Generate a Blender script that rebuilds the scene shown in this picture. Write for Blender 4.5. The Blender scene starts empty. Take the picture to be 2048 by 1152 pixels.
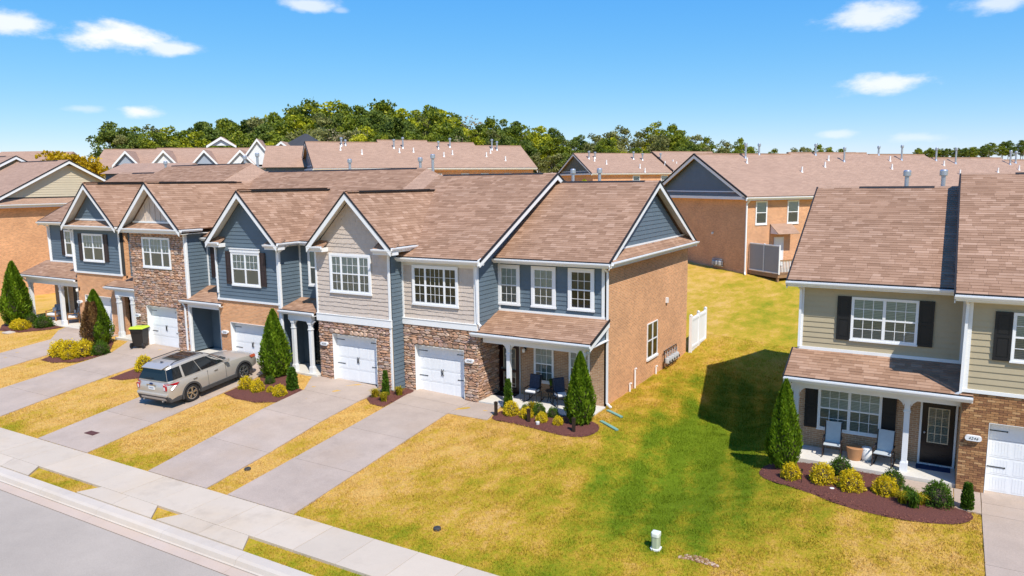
import bpy, bmesh, math, random
import numpy as np
from mathutils import Vector, Matrix
random.seed(7); rng = np.random.default_rng(7)
S = bpy.context.scene
COL = S.collection
R_ = math.radians
# ------------------------------------------------------------------ camera
CAM = Vector((0.0, -24.642, 8.922)); YAW, PITCH, ROLL, FPX = R_(30.228), R_(8.123), R_(-0.634), 1485.46
_f = Vector((-math.sin(YAW)*math.cos(PITCH), math.cos(YAW)*math.cos(PITCH), -math.sin(PITCH)))
_r = Vector((math.cos(YAW), math.sin(YAW), 0)); _u = _r.cross(_f)
CR = _r*math.cos(ROLL) + _u*math.sin(ROLL); CU = _u*math.cos(ROLL) - _r*math.sin(ROLL); CF = _f
cd = bpy.data.cameras.new('camera'); cam = bpy.data.objects.new('camera', cd); COL.objects.link(cam)
cd.sensor_width = 36.0; cd.lens = FPX/2048*36; cd.clip_start = 0.5; cd.clip_end = 4000
M = Matrix((CR, CU, -CF)).transposed().to_4x4(); M.translation = CAM; cam.matrix_world = M
S.camera = cam
def Pd(px, py, d):                       # the point that lies d metres ahead of the camera behind that spot of the photograph
    return CAM + (CF*FPX + CR*(px-1024) + CU*(576-py))*(d/FPX)
def proj(p):
    d = Vector(p)-CAM; z = d.dot(CF)
    return 1024+FPX*d.dot(CR)/z, 576-FPX*d.dot(CU)/z, z
# ------------------------------------------------------------------ light and exposure
SUN_DIR = Vector((0.60, -0.45, 1.0)).normalized()        # towards the sun
sl = bpy.data.lights.new('sun', 'SUN'); sl.energy = 4.8; sl.angle = R_(0.53); sl.color = (1.0, 0.955, 0.88)
so = bpy.data.objects.new('sun', sl); COL.objects.link(so); so.location = (30, -30, 60)
so.rotation_euler = SUN_DIR.to_track_quat('Z', 'Y').to_euler()
W = bpy.data.worlds.new('World'); S.world = W; W.use_nodes = True
wt = W.node_tree; wn = wt.nodes; wl = wt.links; wn.clear()
sky = wn.new('ShaderNodeTexSky'); sky.sky_type = 'NISHITA'; sky.sun_disc = False
sky.sun_elevation = math.asin(SUN_DIR.z); sky.sun_rotation = math.atan2(SUN_DIR.x, SUN_DIR.y)
sky.altitude = 200; sky.air_density = 0.8; sky.dust_density = 0.0; sky.ozone_density = 2.2
tc = wn.new('ShaderNodeTexCoord')
def wmath(op, a, b=None, c=None):
    n = wn.new('ShaderNodeMath'); n.operation = op
    for i, v in enumerate((a, b, c)):
        if v is None: continue
        if isinstance(v, (int, float)): n.inputs[i].default_value = v
        else: wl.new(v, n.inputs[i])
    return n.outputs[0]
def wdot(v):
    n = wn.new('ShaderNodeVectorMath'); n.operation = 'DOT_PRODUCT'; wl.new(tc.outputs['Generated'], n.inputs[0]); n.inputs[1].default_value = v
    return n.outputs['Value']
nz = wn.new('ShaderNodeTexNoise'); nz.inputs['Scale'].default_value = 22; nz.inputs['Detail'].default_value = 7; nz.inputs['Roughness'].default_value = 0.6
mp = wn.new('ShaderNodeMapping'); mp.inputs['Scale'].default_value = (1, 1, 2.2); wl.new(tc.outputs['Generated'], mp.inputs[0]); wl.new(mp.outputs[0], nz.inputs['Vector'])
warp = wmath('MULTIPLY', wmath('SUBTRACT', nz.outputs['Fac'], 0.5), 1.9)
CLOUDS = [(15, 38, 62, 24, .85), (240, 66, 88, 30, 1), (335, 92, 62, 16, .8), (280, 219, 42, 13, .9), (165, 215, 40, 8, .35), (620, 5, 60, 14, .7), (680, 18, 18, 8, .35),
          (1740, 25, 92, 26, .8), (1762, 162, 86, 20, .85), (1670, 266, 40, 10, .5), (1845, 272, 55, 10, .4), (2000, 0, 80, 16, .65), (2350, 120, 120, 34, .8), (-330, 150, 150, 40, .9), (900, -330, 170, 46, .8), (1500, -420, 120, 40, .7)]
cover = None
for (px, py, sx, sy, dens) in CLOUDS:
    d = (Pd(px, py, 1)-CAM).normalized(); rt = d.cross(Vector((0, 0, 1))).normalized(); up = rt.cross(d)
    a = wmath('DIVIDE', wdot(rt), sx/FPX); b = wmath('DIVIDE', wmath('SUBTRACT', wdot(up), -sy*0.25/FPX), sy/FPX)
    r2 = wmath('SQRT', wmath('ADD', wmath('MULTIPLY', a, a), wmath('MULTIPLY', b, b)))
    e = wmath('ADD', r2, warp)
    mr = wn.new('ShaderNodeMapRange'); mr.interpolation_type = 'SMOOTHSTEP'; wl.new(e, mr.inputs[0])
    mr.inputs[1].default_value = 1.08; mr.inputs[2].default_value = 0.20; mr.inputs[3].default_value = 0; mr.inputs[4].default_value = dens
    front = wmath('GREATER_THAN', wdot(d), 0.0)
    m = wmath('MULTIPLY', mr.outputs[0], front)
    cover = m if cover is None else wmath('MAXIMUM', cover, m)
hs = wn.new('ShaderNodeHueSaturation'); hs.inputs['Saturation'].default_value = 1.26; hs.inputs['Value'].default_value = 1.0
wl.new(sky.outputs[0], hs.inputs['Color'])
mx = wn.new('ShaderNodeMix'); mx.data_type = 'RGBA'; wl.new(cover, mx.inputs[0]); tn = wn.new('ShaderNodeMix'); tn.data_type = 'RGBA'; tn.blend_type = 'MULTIPLY'; tn.inputs[0].default_value = 1; wl.new(hs.outputs[0], tn.inputs[6]); tn.inputs[7].default_value = (.97, .925, 1.02, 1); sr = wn.new('ShaderNodeSeparateColor'); wl.new(tn.outputs[2], sr.inputs[0]); cc_ = wn.new('ShaderNodeCombineColor')
for ch, (gm_, sc_) in enumerate(((.95, .88), (.58, 1.86), (.12, 5.3))): wl.new(wmath('MULTIPLY', wmath('POWER', sr.outputs[ch], gm_), sc_), cc_.inputs[ch])
wl.new(cc_.outputs[0], mx.inputs[6]); mx.inputs[7].default_value = (7.0, 7.1, 7.4, 1)
bg = wn.new('ShaderNodeBackground'); bg.inputs['Strength'].default_value = 0.128; wl.new(mx.outputs[2], bg.inputs['Color'])
wo = wn.new('ShaderNodeOutputWorld'); wl.new(bg.outputs[0], wo.inputs['Surface'])
S.view_settings.view_transform = 'Standard'; S.view_settings.look = 'None'; S.view_settings.exposure = 0.22; S.view_settings.gamma = 1.0
S.cycles.use_denoising = True; S.cycles.max_bounces = 6; S.cycles.transparent_max_bounces = 12
# ------------------------------------------------------------------ materials
MATS = {}
class NT:
    def __init__(s, name):
        s.m = bpy.data.materials.new(name); s.m.use_nodes = True; s.t = s.m.node_tree; s.n = s.t.nodes; s.l = s.t.links
        s.p = s.n['Principled BSDF']; s.out = s.n['Material Output']; MATS[name] = s.m
    def new(s, k, **kw):
        n = s.n.new(k)
        for a, b in kw.items(): setattr(n, a, b)
        return n
    def set(s, sock, v):
        if hasattr(v, 'is_output') or isinstance(v, bpy.types.NodeSocket): s.l.new(v, sock)
        else: sock.default_value = v
    def noise(s, vec, scale, detail=4, rough=.6):
        n = s.new('ShaderNodeTexNoise'); n.inputs['Scale'].default_value = scale; n.inputs['Detail'].default_value = detail; n.inputs['Roughness'].default_value = rough
        if vec is not None: s.l.new(vec, n.inputs['Vector'])
        return n.outputs['Fac']
    def math(s, op, a, b=0.0, c=None, clamp=False):
        n = s.new('ShaderNodeMath', operation=op); n.use_clamp = clamp; s.set(n.inputs[0], a); s.set(n.inputs[1], b)
        if c is not None: s.set(n.inputs[2], c)
        return n.outputs[0]
    def mix(s, fac, a, b, mode='MIX'):
        n = s.new('ShaderNodeMix', data_type='RGBA', blend_type=mode); s.set(n.inputs[0], fac)
        for k, v in ((6, a), (7, b)):
            if isinstance(v, tuple): n.inputs[k].default_value = v if len(v) == 4 else (*v, 1)
            else: s.l.new(v, n.inputs[k])
        return n.outputs[2]
    def rng(s, v, a, b, c, d, smooth=False):
        n = s.new('ShaderNodeMapRange'); s.set(n.inputs[0], v)
        if smooth: n.interpolation_type = 'SMOOTHSTEP'
        for i, x in enumerate((a, b, c, d)): s.set(n.inputs[i+1], x)
        return n.outputs[0]
    def bump(s, h, strength, dist):
        n = s.new('ShaderNodeBump'); n.inputs['Strength'].default_value = strength; n.inputs['Distance'].default_value = dist; s.l.new(h, n.inputs['Height']); s.l.new(n.outputs[0], s.p.inputs['Normal'])
    def pos(s): return s.new('ShaderNodeNewGeometry').outputs['Position']
    def obj(s): return s.new('ShaderNodeTexCoord').outputs['Object']
    def uv(s): return s.new('ShaderNodeTexCoord').outputs['UV']
    def ramp(s, fac, stops):
        n = s.new('ShaderNodeValToRGB'); s.set(n.inputs[0], fac); e = n.color_ramp.elements
        while len(e) < len(stops): e.new(0.5)
        for i, (p, c) in enumerate(stops): e[i].position = p; e[i].color = (*c, 1)
        return n.outputs[0]
def pmat(name, col, rough=.6, var=.12, vs=3.0, bump=0.0, bs=60.0, metal=0.0, spec=.4, coat=0.0, space='pos'):
    t = NT(name); v = t.pos() if space == 'pos' else t.obj()
    a = t.noise(v, vs, 5); b = t.noise(v, vs*9, 3)
    f = t.rng(t.math('ADD', t.math('MULTIPLY', a, .65), t.math('MULTIPLY', b, .35)), .3, .7, 1-var, 1+var)
    c = t.mix(1.0, col, (1, 1, 1), 'MULTIPLY'); n = t.new('ShaderNodeVectorMath', operation='SCALE'); t.l.new(c, n.inputs[0]); t.l.new(f, n.inputs['Scale'])
    t.l.new(n.outputs[0], t.p.inputs['Base Color']); t.p.inputs['Roughness'].default_value = rough; t.p.inputs['Metallic'].default_value = metal
    t.p.inputs['Specular IOR Level'].default_value = spec; t.p.inputs['Coat Weight'].default_value = coat
    if bump: t.bump(t.noise(v, bs, 4), bump, .01)
    return t.m
pmat('white_trim', (.78, .775, .75), .45, .05, 1.5, .05, 20)
pmat('white_vinyl', (.80, .80, .79), .4, .04, 1.2)
pmat('porch_white', (.76, .755, .74), .5, .05, 2)
pmat('soffit', (.70, .66, .58), .6, .05, 2)
pmat('siding_blue', (.112, .152, .184), .55, .09, 1.6, .12, 90)
pmat('siding_tan', (.43, .355, .225), .55, .06, 1.6, .1, 90)
pmat('siding_olive', (.13, .125, .095), .6, .08, 1.6)
pmat('siding_cream', (.58, .49, .34), .55, .05, 1.6)
pmat('siding_white', (.72, .72, .70), .55, .05, 1.6)
pmat('siding_grey', (.33, .37, .43), .55, .05, 1.6)
pmat('shake_beige', (.56, .465, .385), .65, .10, 5, .25, 120)
pmat('shutter_plum', (.035, .022, .022), .5, .12, 4)
pmat('shutter_black', (.010, .010, .011), .5, .12, 4)
pmat('black_metal', (.012, .012, .013), .4, .1, 6)
pmat('dark_bronze', (.035, .022, .016), .45, .12, 6)
pmat('door_black', (.010, .008, .010), .3, .1, 4)
pmat('door_brown', (.028, .010, .008), .3, .1, 4)
pmat('galvanised', (.52, .53, .54), .38, .1, 5, 0, 60, .75)
pmat('pvc_white', (.80, .79, .76), .4, .06, 6)
pmat('flashing_black', (.016, .014, .014), .7, .15, 4)
pmat('interior', (.045, .045, .043), .8, .1, 2)
pmat('wood_deck', (.30, .17, .085), .7, .22, 5, .2, 40)
pmat('wood_chair', (.45, .22, .085), .5, .18, 8)
pmat('cushion_white', (.78, .76, .74), .8, .05, 4)
pmat('panel_grey', (.30, .30, .31), .6, .06, 2)
pmat('concrete_porch', (.60, .56, .49), .8, .09, 2.2, .1, 60)
pmat('rubber', (.018, .017, .017), .75, .15, 8)
pmat('cart_black', (.020, .016, .013), .45, .15, 5)
pmat('cart_lime', (.48, .62, .03), .4, .08, 5)
pmat('pedestal_green', (.40, .44, .29), .5, .06, 4)
pmat('pedestal_top', (.66, .68, .58), .45, .05, 4)
pmat('terracotta', (.40, .195, .085), .6, .1, 5)
pmat('ceramic', (.70, .69, .66), .25, .06, 5)
pmat('mat_blue', (.012, .035, .11), .9, .5, 26)
pmat('mat_black', (.014, .013, .013), .9, .3, 10)
pmat('sling', (.48, .52, .53), .7, .06, 9)
pmat('chair_frame', (.040, .026, .022), .4, .1, 8)
pmat('cushion_navy', (.035, .045, .075), .85, .6, 18)
pmat('downspout_green', (.16, .33, .27), .55, .12, 5)
pmat('rock_dark', (.05, .048, .046), .7, .3, 10)
pmat('rust', (.10, .035, .028), .8, .25, 12)
pmat('bark', (.20, .16, .115), .85, .25, 3, .5, 12, space='obj')
pmat('bark_pale', (.36, .30, .22), .85, .2, 3, .5, 12, space='obj')
pmat('stem_or_shade_core', (.06, .042, .028), .9, .2, 6)  # stalk brown, also on the added dark cores inside the shrubs
pmat('roof_charcoal', (.045, .045, .048), .8, .2, 1.2)
pmat('meter_grey', (.42, .42, .41), .45, .1, 6)
pmat('glass_bulb', (.85, .85, .80), .2, .02, 6)
pmat('number_ink', (.02, .03, .028), .5, .05, 6)
def mat_blind(name, c1, c2, pitch):
    t = NT(name); u = t.uv(); sp = t.new('ShaderNodeSeparateXYZ'); t.l.new(u, sp.inputs[0])
    w = t.math('FRACT', t.math('DIVIDE', sp.outputs['Y'], pitch)); k = t.rng(w, .05, .8, 0, 1)
    t.l.new(t.mix(k, c1, c2), t.p.inputs['Base Color']); t.p.inputs['Roughness'].default_value = .7
mat_blind('blind', (.30, .285, .245), (.66, .635, .56), .05)
mat_blind('blind_pale', (.50, .49, .45), (.78, .765, .71), .05)
mat_blind('blind_dark', (.028, .028, .026), (.13, .125, .105), .05)
mat_blind('curtain', (.50, .48, .43), (.62, .60, .54), 3.0)
def mat_glass(name, tint, gloss):
    t = NT(name); t.n.remove(t.p)
    tr = t.new('ShaderNodeBsdfTransparent'); tr.inputs[0].default_value = (*tint, 1)
    gl = t.new('ShaderNodeBsdfGlossy'); gl.inputs['Roughness'].default_value = .03
    fr = t.new('ShaderNodeFresnel'); fr.inputs[0].default_value = 1.5
    ms = t.new('ShaderNodeMixShader'); t.l.new(t.math('ADD', t.math('MULTIPLY', fr.outputs[0], 1.0), gloss, clamp=True), ms.inputs[0])
    nb = t.new('ShaderNodeBump'); nb.inputs['Strength'].default_value = .06; nb.inputs['Distance'].default_value = .02; t.l.new(t.noise(t.pos(), 1.6, 2), nb.inputs['Height']); t.l.new(nb.outputs[0], gl.inputs['Normal'])
    t.l.new(tr.outputs[0], ms.inputs[1]); t.l.new(gl.outputs[0], ms.inputs[2]); t.l.new(ms.outputs[0], t.out.inputs[0])
mat_glass('glass', (.90, .96, .95), .01); mat_glass('glass_screen', (.80, .78, .73), .0); mat_glass('glass_dark', (.60, .64, .63), .02)
def mat_car_glass():
    t = NT('car_glass'); t.p.inputs['Base Color'].default_value = (.008, .011, .013, 1); t.p.inputs['Roughness'].default_value = .04; t.p.inputs['Specular IOR Level'].default_value = .6
mat_car_glass()
def mat_paint():
    t = NT('car_paint'); v = t.obj(); t.p.inputs['Base Color'].default_value = (.50, .455, .39, 1); t.p.inputs['Metallic'].default_value = .35; t.p.inputs['Roughness'].default_value = .34
    t.p.inputs['Coat Weight'].default_value = .6; t.p.inputs['Coat Roughness'].default_value = .08
    t.bump(t.noise(v, 900, 1), .02, .001)
mat_paint()
pmat('car_plastic', (.055, .052, .050), .6, .1, 8, space='obj'); pmat('rim', (.62, .61, .59), .25, .04, 6, metal=.9, space='obj')
def mat_lamp(name, c):
    t = NT(name); t.p.inputs['Base Color'].default_value = (*c, 1); t.p.inputs['Roughness'].default_value = .12; t.p.inputs['Coat Weight'].default_value = .7
mat_lamp('tail_red', (.40, .005, .012)); mat_lamp('lamp_clear', (.7, .68, .66)); mat_lamp('lamp_amber', (.6, .12, .05))
def mat_brick(name, c1, c2, mortar, bw=.2032, rh=.0677, ms=.009, bstr=.6, extra=.22):
    t = NT(name); u = t.uv(); b = t.new('ShaderNodeTexBrick'); t.l.new(u, b.inputs['Vector'])
    for k, v in (('Scale', 1.0), ('Brick Width', bw), ('Row Height', rh), ('Mortar Size', ms), ('Mortar Smooth', .15), ('Bias', 0.0)): b.inputs[k].default_value = v
    b.inputs['Color1'].default_value = (*c1, 1); b.inputs['Color2'].default_value = (*c2, 1); b.inputs['Mortar'].default_value = (*mortar, 1)
    p = t.pos(); n = t.math('ADD', t.math('MULTIPLY', t.noise(p, .55, 4), .5), t.math('MULTIPLY', t.noise(p, 9, 4), .5))
    f = t.rng(n, .3, .7, 1-extra, 1+extra); s = t.new('ShaderNodeVectorMath', operation='SCALE'); t.l.new(b.outputs['Color'], s.inputs[0]); t.l.new(f, s.inputs['Scale'])
    t.l.new(s.outputs[0], t.p.inputs['Base Color']); t.p.inputs['Roughness'].default_value = .85
    inv = t.math('SUBTRACT', 1.0, b.outputs['Fac']); t.bump(t.math('ADD', inv, t.math('MULTIPLY', t.noise(p, 55, 3), .5)), bstr, .006)
mat_brick('brick', (.72, .325, .128), (.52, .215, .078), (.70, .49, .31))
mat_brick('brick_porch', (.46, .26, .135), (.34, .18, .095), (.50, .39, .27))
mat_brick('brick_gold', (.50, .265, .110), (.36, .175, .070), (.46, .33, .20))
mat_brick('brick_far', (.67, .310, .135), (.53, .225, .095), (.66, .47, .31))
mat_brick('shingle_far', (.410, .255, .170), (.340, .207, .136), (.23, .138, .090), .42, .15, .006, .4, .10)
def mat_tab(name, kind):
    t = NT(name)
    if kind == 'obj': r = t.new('ShaderNodeObjectInfo').outputs['Random']
    else: r = t.new('ShaderNodeAttribute', attribute_name='tint').outputs['Fac']
    c = t.ramp(r, [(0, (.268, .150, .090)), (.35, (.325, .188, .116)), (.7, (.365, .216, .136)), (1, (.430, .268, .178))])
    p = t.pos(); f = t.rng(t.math('ADD', t.math('MULTIPLY', t.noise(p, 140, 2), .5), t.math('MULTIPLY', t.noise(p, .5, 3), .5)), .25, .75, .80, 1.18)
    s = t.new('ShaderNodeVectorMath', operation='SCALE'); t.l.new(c, s.inputs[0]); t.l.new(f, s.inputs['Scale']); t.l.new(s.outputs[0], t.p.inputs['Base Color']); t.p.inputs['Roughness'].default_value = .9
    t.p.inputs['Specular IOR Level'].default_value = .25; t.bump(t.noise(p, 200, 2), .4, .004)
mat_tab('shingle_piece', 'obj'); mat_tab('shingle_sheet', 'attr')
def mat_stone(name, kind):
    t = NT(name); r = t.new('ShaderNodeObjectInfo').outputs['Random'] if kind == 'obj' else t.new('ShaderNodeAttribute', attribute_name='tint').outputs['Fac']
    c = t.ramp(r, [(0, (.26, .145, .095)), (.18, (.46, .270, .165)), (.38, (.54, .295, .170)), (.55, (.40, .260, .195)), (.72, (.62, .435, .305)), (.88, (.48, .290, .225)), (1, (.36, .285, .240))])
    p = t.pos(); n = t.noise(p, 7, 6, .7); f = t.rng(n, .25, .75, .62, 1.35); s = t.new('ShaderNodeVectorMath', operation='SCALE'); t.l.new(c, s.inputs[0]); t.l.new(f, s.inputs['Scale'])
    t.l.new(s.outputs[0], t.p.inputs['Base Color']); t.p.inputs['Roughness'].default_value = .88; t.bump(t.noise(p, 22, 6, .7), .8, .03)
mat_stone('stone_piece', 'obj'); mat_stone('stone_sheet', 'attr')
def mat_brickpiece():
    t = NT('brick_piece'); r = t.new('ShaderNodeObjectInfo').outputs['Random']
    c = t.ramp(r, [(0, (.21, .088, .038)), (.4, (.33, .155, .062)), (.75, (.42, .215, .085)), (1, (.52, .300, .135))]); p = t.pos()
    f = t.rng(t.noise(p, 30, 4), .3, .7, .75, 1.2); s = t.new('ShaderNodeVectorMath', operation='SCALE'); t.l.new(c, s.inputs[0]); t.l.new(f, s.inputs['Scale']); t.l.new(s.outputs[0], t.p.inputs['Base Color'])
    t.p.inputs['Roughness'].default_value = .85; t.bump(t.noise(p, 70, 3), .5, .006)
mat_brickpiece(); pmat('mortar', (.40, .29, .18), .9, .12, 12, .3, 60)
def mat_leaf(name, stops, rough=.55, trans=.36):
    t = NT(name); r = t.new('ShaderNodeAttribute', attribute_name='tint').outputs['Fac']; o = t.new('ShaderNodeObjectInfo').outputs['Random']
    k = t.math('ADD', r, t.math('MULTIPLY', t.math('SUBTRACT', o, .5), .16), clamp=True)
    c = t.ramp(k, stops); t.l.new(c, t.p.inputs['Base Color']); t.p.inputs['Roughness'].default_value = rough; t.p.inputs['Specular IOR Level'].default_value = .25
    tl = t.new('ShaderNodeBsdfTranslucent'); t.l.new(c, tl.inputs[0]); ms = t.new('ShaderNodeMixShader'); ms.inputs[0].default_value = trans
    t.l.new(t.p.outputs[0], ms.inputs[1]); t.l.new(tl.outputs[0], ms.inputs[2]); t.l.new(ms.outputs[0], t.out.inputs[0])
mat_leaf('leaf_arbor', [(0, (.055, .105, .005)), (.5, (.150, .250, .010)), (1, (.270, .380, .020))])
mat_leaf('leaf_arbor_brown', [(0, (.10, .045, .018)), (.5, (.24, .125, .045)), (1, (.34, .20, .06))])
mat_leaf('leaf_yellow', [(0, (.20, .21, .008)), (.3, (.62, .46, .008)), (.7, (.80, .60, .014)), (1, (.86, .70, .05))])
mat_leaf('leaf_shrub', [(0, (.030, .070, .006)), (.5, (.075, .150, .010)), (1, (.150, .250, .020))])
mat_leaf('leaf_lily', [(0, (.16, .16, .008)), (.5, (.42, .33, .012)), (1, (.62, .45, .03))])
mat_leaf('leaf_tree', [(0, (0.073, 0.112, 0.012)), (.45, (0.189, 0.232, 0.017)), (.8, (0.305, 0.329, 0.022)), (1, (0.439, 0.415, 0.027))])
mat_leaf('leaf_tree_dark', [(0, (0.055, 0.091, 0.015)), (.5, (0.134, 0.183, 0.024)), (1, (0.244, 0.275, 0.041))])
mat_leaf('leaf_tree_olive', [(0, (0.122, 0.128, 0.027)), (.5, (0.250, 0.250, 0.067)), (1, (0.390, 0.366, 0.134))])
mat_leaf('leaf_tree_lime', [(0, (0.159, 0.183, 0.010)), (.5, (0.390, 0.403, 0.015)), (1, (0.610, 0.561, 0.030))])
mat_leaf('leaf_tree_gold', [(0, (.26, .17, .004)), (.5, (.56, .36, .006)), (1, (.74, .50, .02))])
mat_leaf('leaf_tree_tan', [(0, (0.159, 0.122, 0.055)), (.5, (0.305, 0.244, 0.122)), (1, (0.439, 0.366, 0.195))])
def mat_mulch():
    t = NT('mulch'); p = t.pos(); n = t.noise(p, 34, 5, .75)
    t.l.new(t.ramp(n, [(.25, (.028, .008, .006)), (.5, (.125, .038, .026)), (.75, (.23, .078, .050))]), t.p.inputs['Base Color']); t.p.inputs['Roughness'].default_value = .95; t.bump(n, 1.0, .03)
mat_mulch()
def mat_concrete(name, c, var, fine, seed=0.0):
    t = NT(name); p = t.pos(); o = t.new('ShaderNodeObjectInfo').outputs['Random']
    n = t.math('ADD', t.math('MULTIPLY', t.noise(p, .9, 6, .65), .5), t.math('MULTIPLY', t.noise(p, fine, 2, .8), .5))
    f = t.math('MULTIPLY', t.rng(n, .3, .7, 1-var, 1+var), t.rng(o, 0, 1, .955, 1.045)); s = t.new('ShaderNodeVectorMath', operation='SCALE'); s.inputs[0].default_value = c; t.l.new(f, s.inputs['Scale'])
    st = t.rng(t.noise(p, .35, 5, .6), .50, .68, 0, .35)
    dk = t.rng(t.noise(p, .8, 6, .7), .56, .72, 0, .28); t.l.new(t.mix(dk, t.mix(st, s.outputs[0], (c[0]*1.0, c[1]*.90, c[2]*.74)), (c[0]*.55, c[1]*.52, c[2]*.50)), t.p.inputs['Base Color']); t.p.inputs['Roughness'].default_value = .88; t.bump(t.noise(p, fine, 3), .35, .006)
mat_concrete('concrete_walk', (.545, .445, .335), .08, 60)
mat_concrete('concrete_drive', (.415, .322, .252), .20, 30)
mat_concrete('concrete_curb', (.53, .450, .365), .09, 60)
mat_concrete('concrete_gutter', (.52, .400, .310), .10, 50)
def mat_road():
    t = NT('asphalt'); p = t.pos(); n = t.math('ADD', t.math('MULTIPLY', t.noise(p, .35, 5), .45), t.math('MULTIPLY', t.noise(p, 48, 3, .85), .55))
    s = t.new('ShaderNodeVectorMath', operation='SCALE'); s.inputs[0].default_value = (.385, .318, .250); t.l.new(t.rng(n, .3, .7, .74, 1.26), s.inputs['Scale']); t.l.new(s.outputs[0], t.p.inputs['Base Color'])
    t.p.inputs['Roughness'].default_value = .9; t.bump(t.noise(p, 60, 3), .4, .008)
mat_road()
def mat_lawn():
    t = NT('lawn'); p = t.pos(); sp = t.new('ShaderNodeSeparateXYZ'); t.l.new(p, sp.inputs[0]); X, Y = sp.outputs['X'], sp.outputs['Y']
    sv = t.new('ShaderNodeMapping'); sv.inputs['Scale'].default_value = (1.0, .62, 1); t.l.new(p, sv.inputs[0])
    big = t.noise(sv.outputs[0], .30, 4, .55); mid = t.noise(sv.outputs[0], 1.1, 5, .65); fine = t.noise(p, 6.5, 5, .75); vfine = t.noise(p, 21, 3, .85)
    # damp green swale between the two buildings, fading towards the walk, with mower stripes across it
    bend = t.math('ADD', X, t.math('MULTIPLY', t.math('SUBTRACT', big, .5), 3.0))
    cen = t.math('ADD', bend, 6.5)
    gx = t.math('POWER', 2.718, t.math('MULTIPLY', t.math('MULTIPLY', cen, cen), -.10))
    gy = t.math('MULTIPLY', t.rng(Y, -10, -4, .25, 1, True), t.rng(Y, 6, 13, 1, .22, True))
    sw = t.math('MULTIPLY', gx, gy)
    stripe = t.math('SINE', t.math('MULTIPLY', t.math('ADD', X, t.math('MULTIPLY', Y, .22)), 5.6))
    near = t.math('ADD', t.rng(Y, -10.4, -8.6, .25, 0, True), t.rng(X, -16, -12, .0, .16, True))
    rear = t.math('MULTIPLY', t.rng(Y, 9, 14, 0, 1, True), .10)
    e = t.math('ADD', t.math('ADD', t.math('MULTIPLY', sw, .86), near), rear)
    e = t.math('ADD', e, t.math('MULTIPLY', t.math('SUBTRACT', mid, .5), 1.35)); e = t.math('ADD', e, t.math('MULTIPLY', t.math('SUBTRACT', fine, .5), 1.3)); e = t.math('ADD', e, t.math('MULTIPLY', t.math('MULTIPLY', stripe, sw), .20))
    e = t.math('ADD', e, t.math('MULTIPLY', t.math('SUBTRACT', big, .5), .8))
    col = t.ramp(e, [(0, (.62, .375, .105)), (.16, (.54, .330, .058)), (.36, (.43, .295, .026)), (.58, (.29, .258, .014)), (.90, (.135, .190, .007))])
    f = t.rng(t.math('ADD', t.math('MULTIPLY', fine, .4), t.math('MULTIPLY', vfine, .6)), .30, .70, .64, 1.36)
    s = t.new('ShaderNodeVectorMath', operation='SCALE'); t.l.new(col, s.inputs[0]); t.l.new(f, s.inputs['Scale'])
    t.l.new(s.outputs[0], t.p.inputs['Base Color']); t.p.inputs['Roughness'].default_value = .95; t.p.inputs['Specular IOR Level'].default_value = .12
    t.bump(t.math('ADD', vfine, t.math('MULTIPLY', fine, .6)), .8, .035)
mat_lawn()
pmat('soil', (.33, .19, .095), .95, .3, 6, .6, 30)
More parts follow.
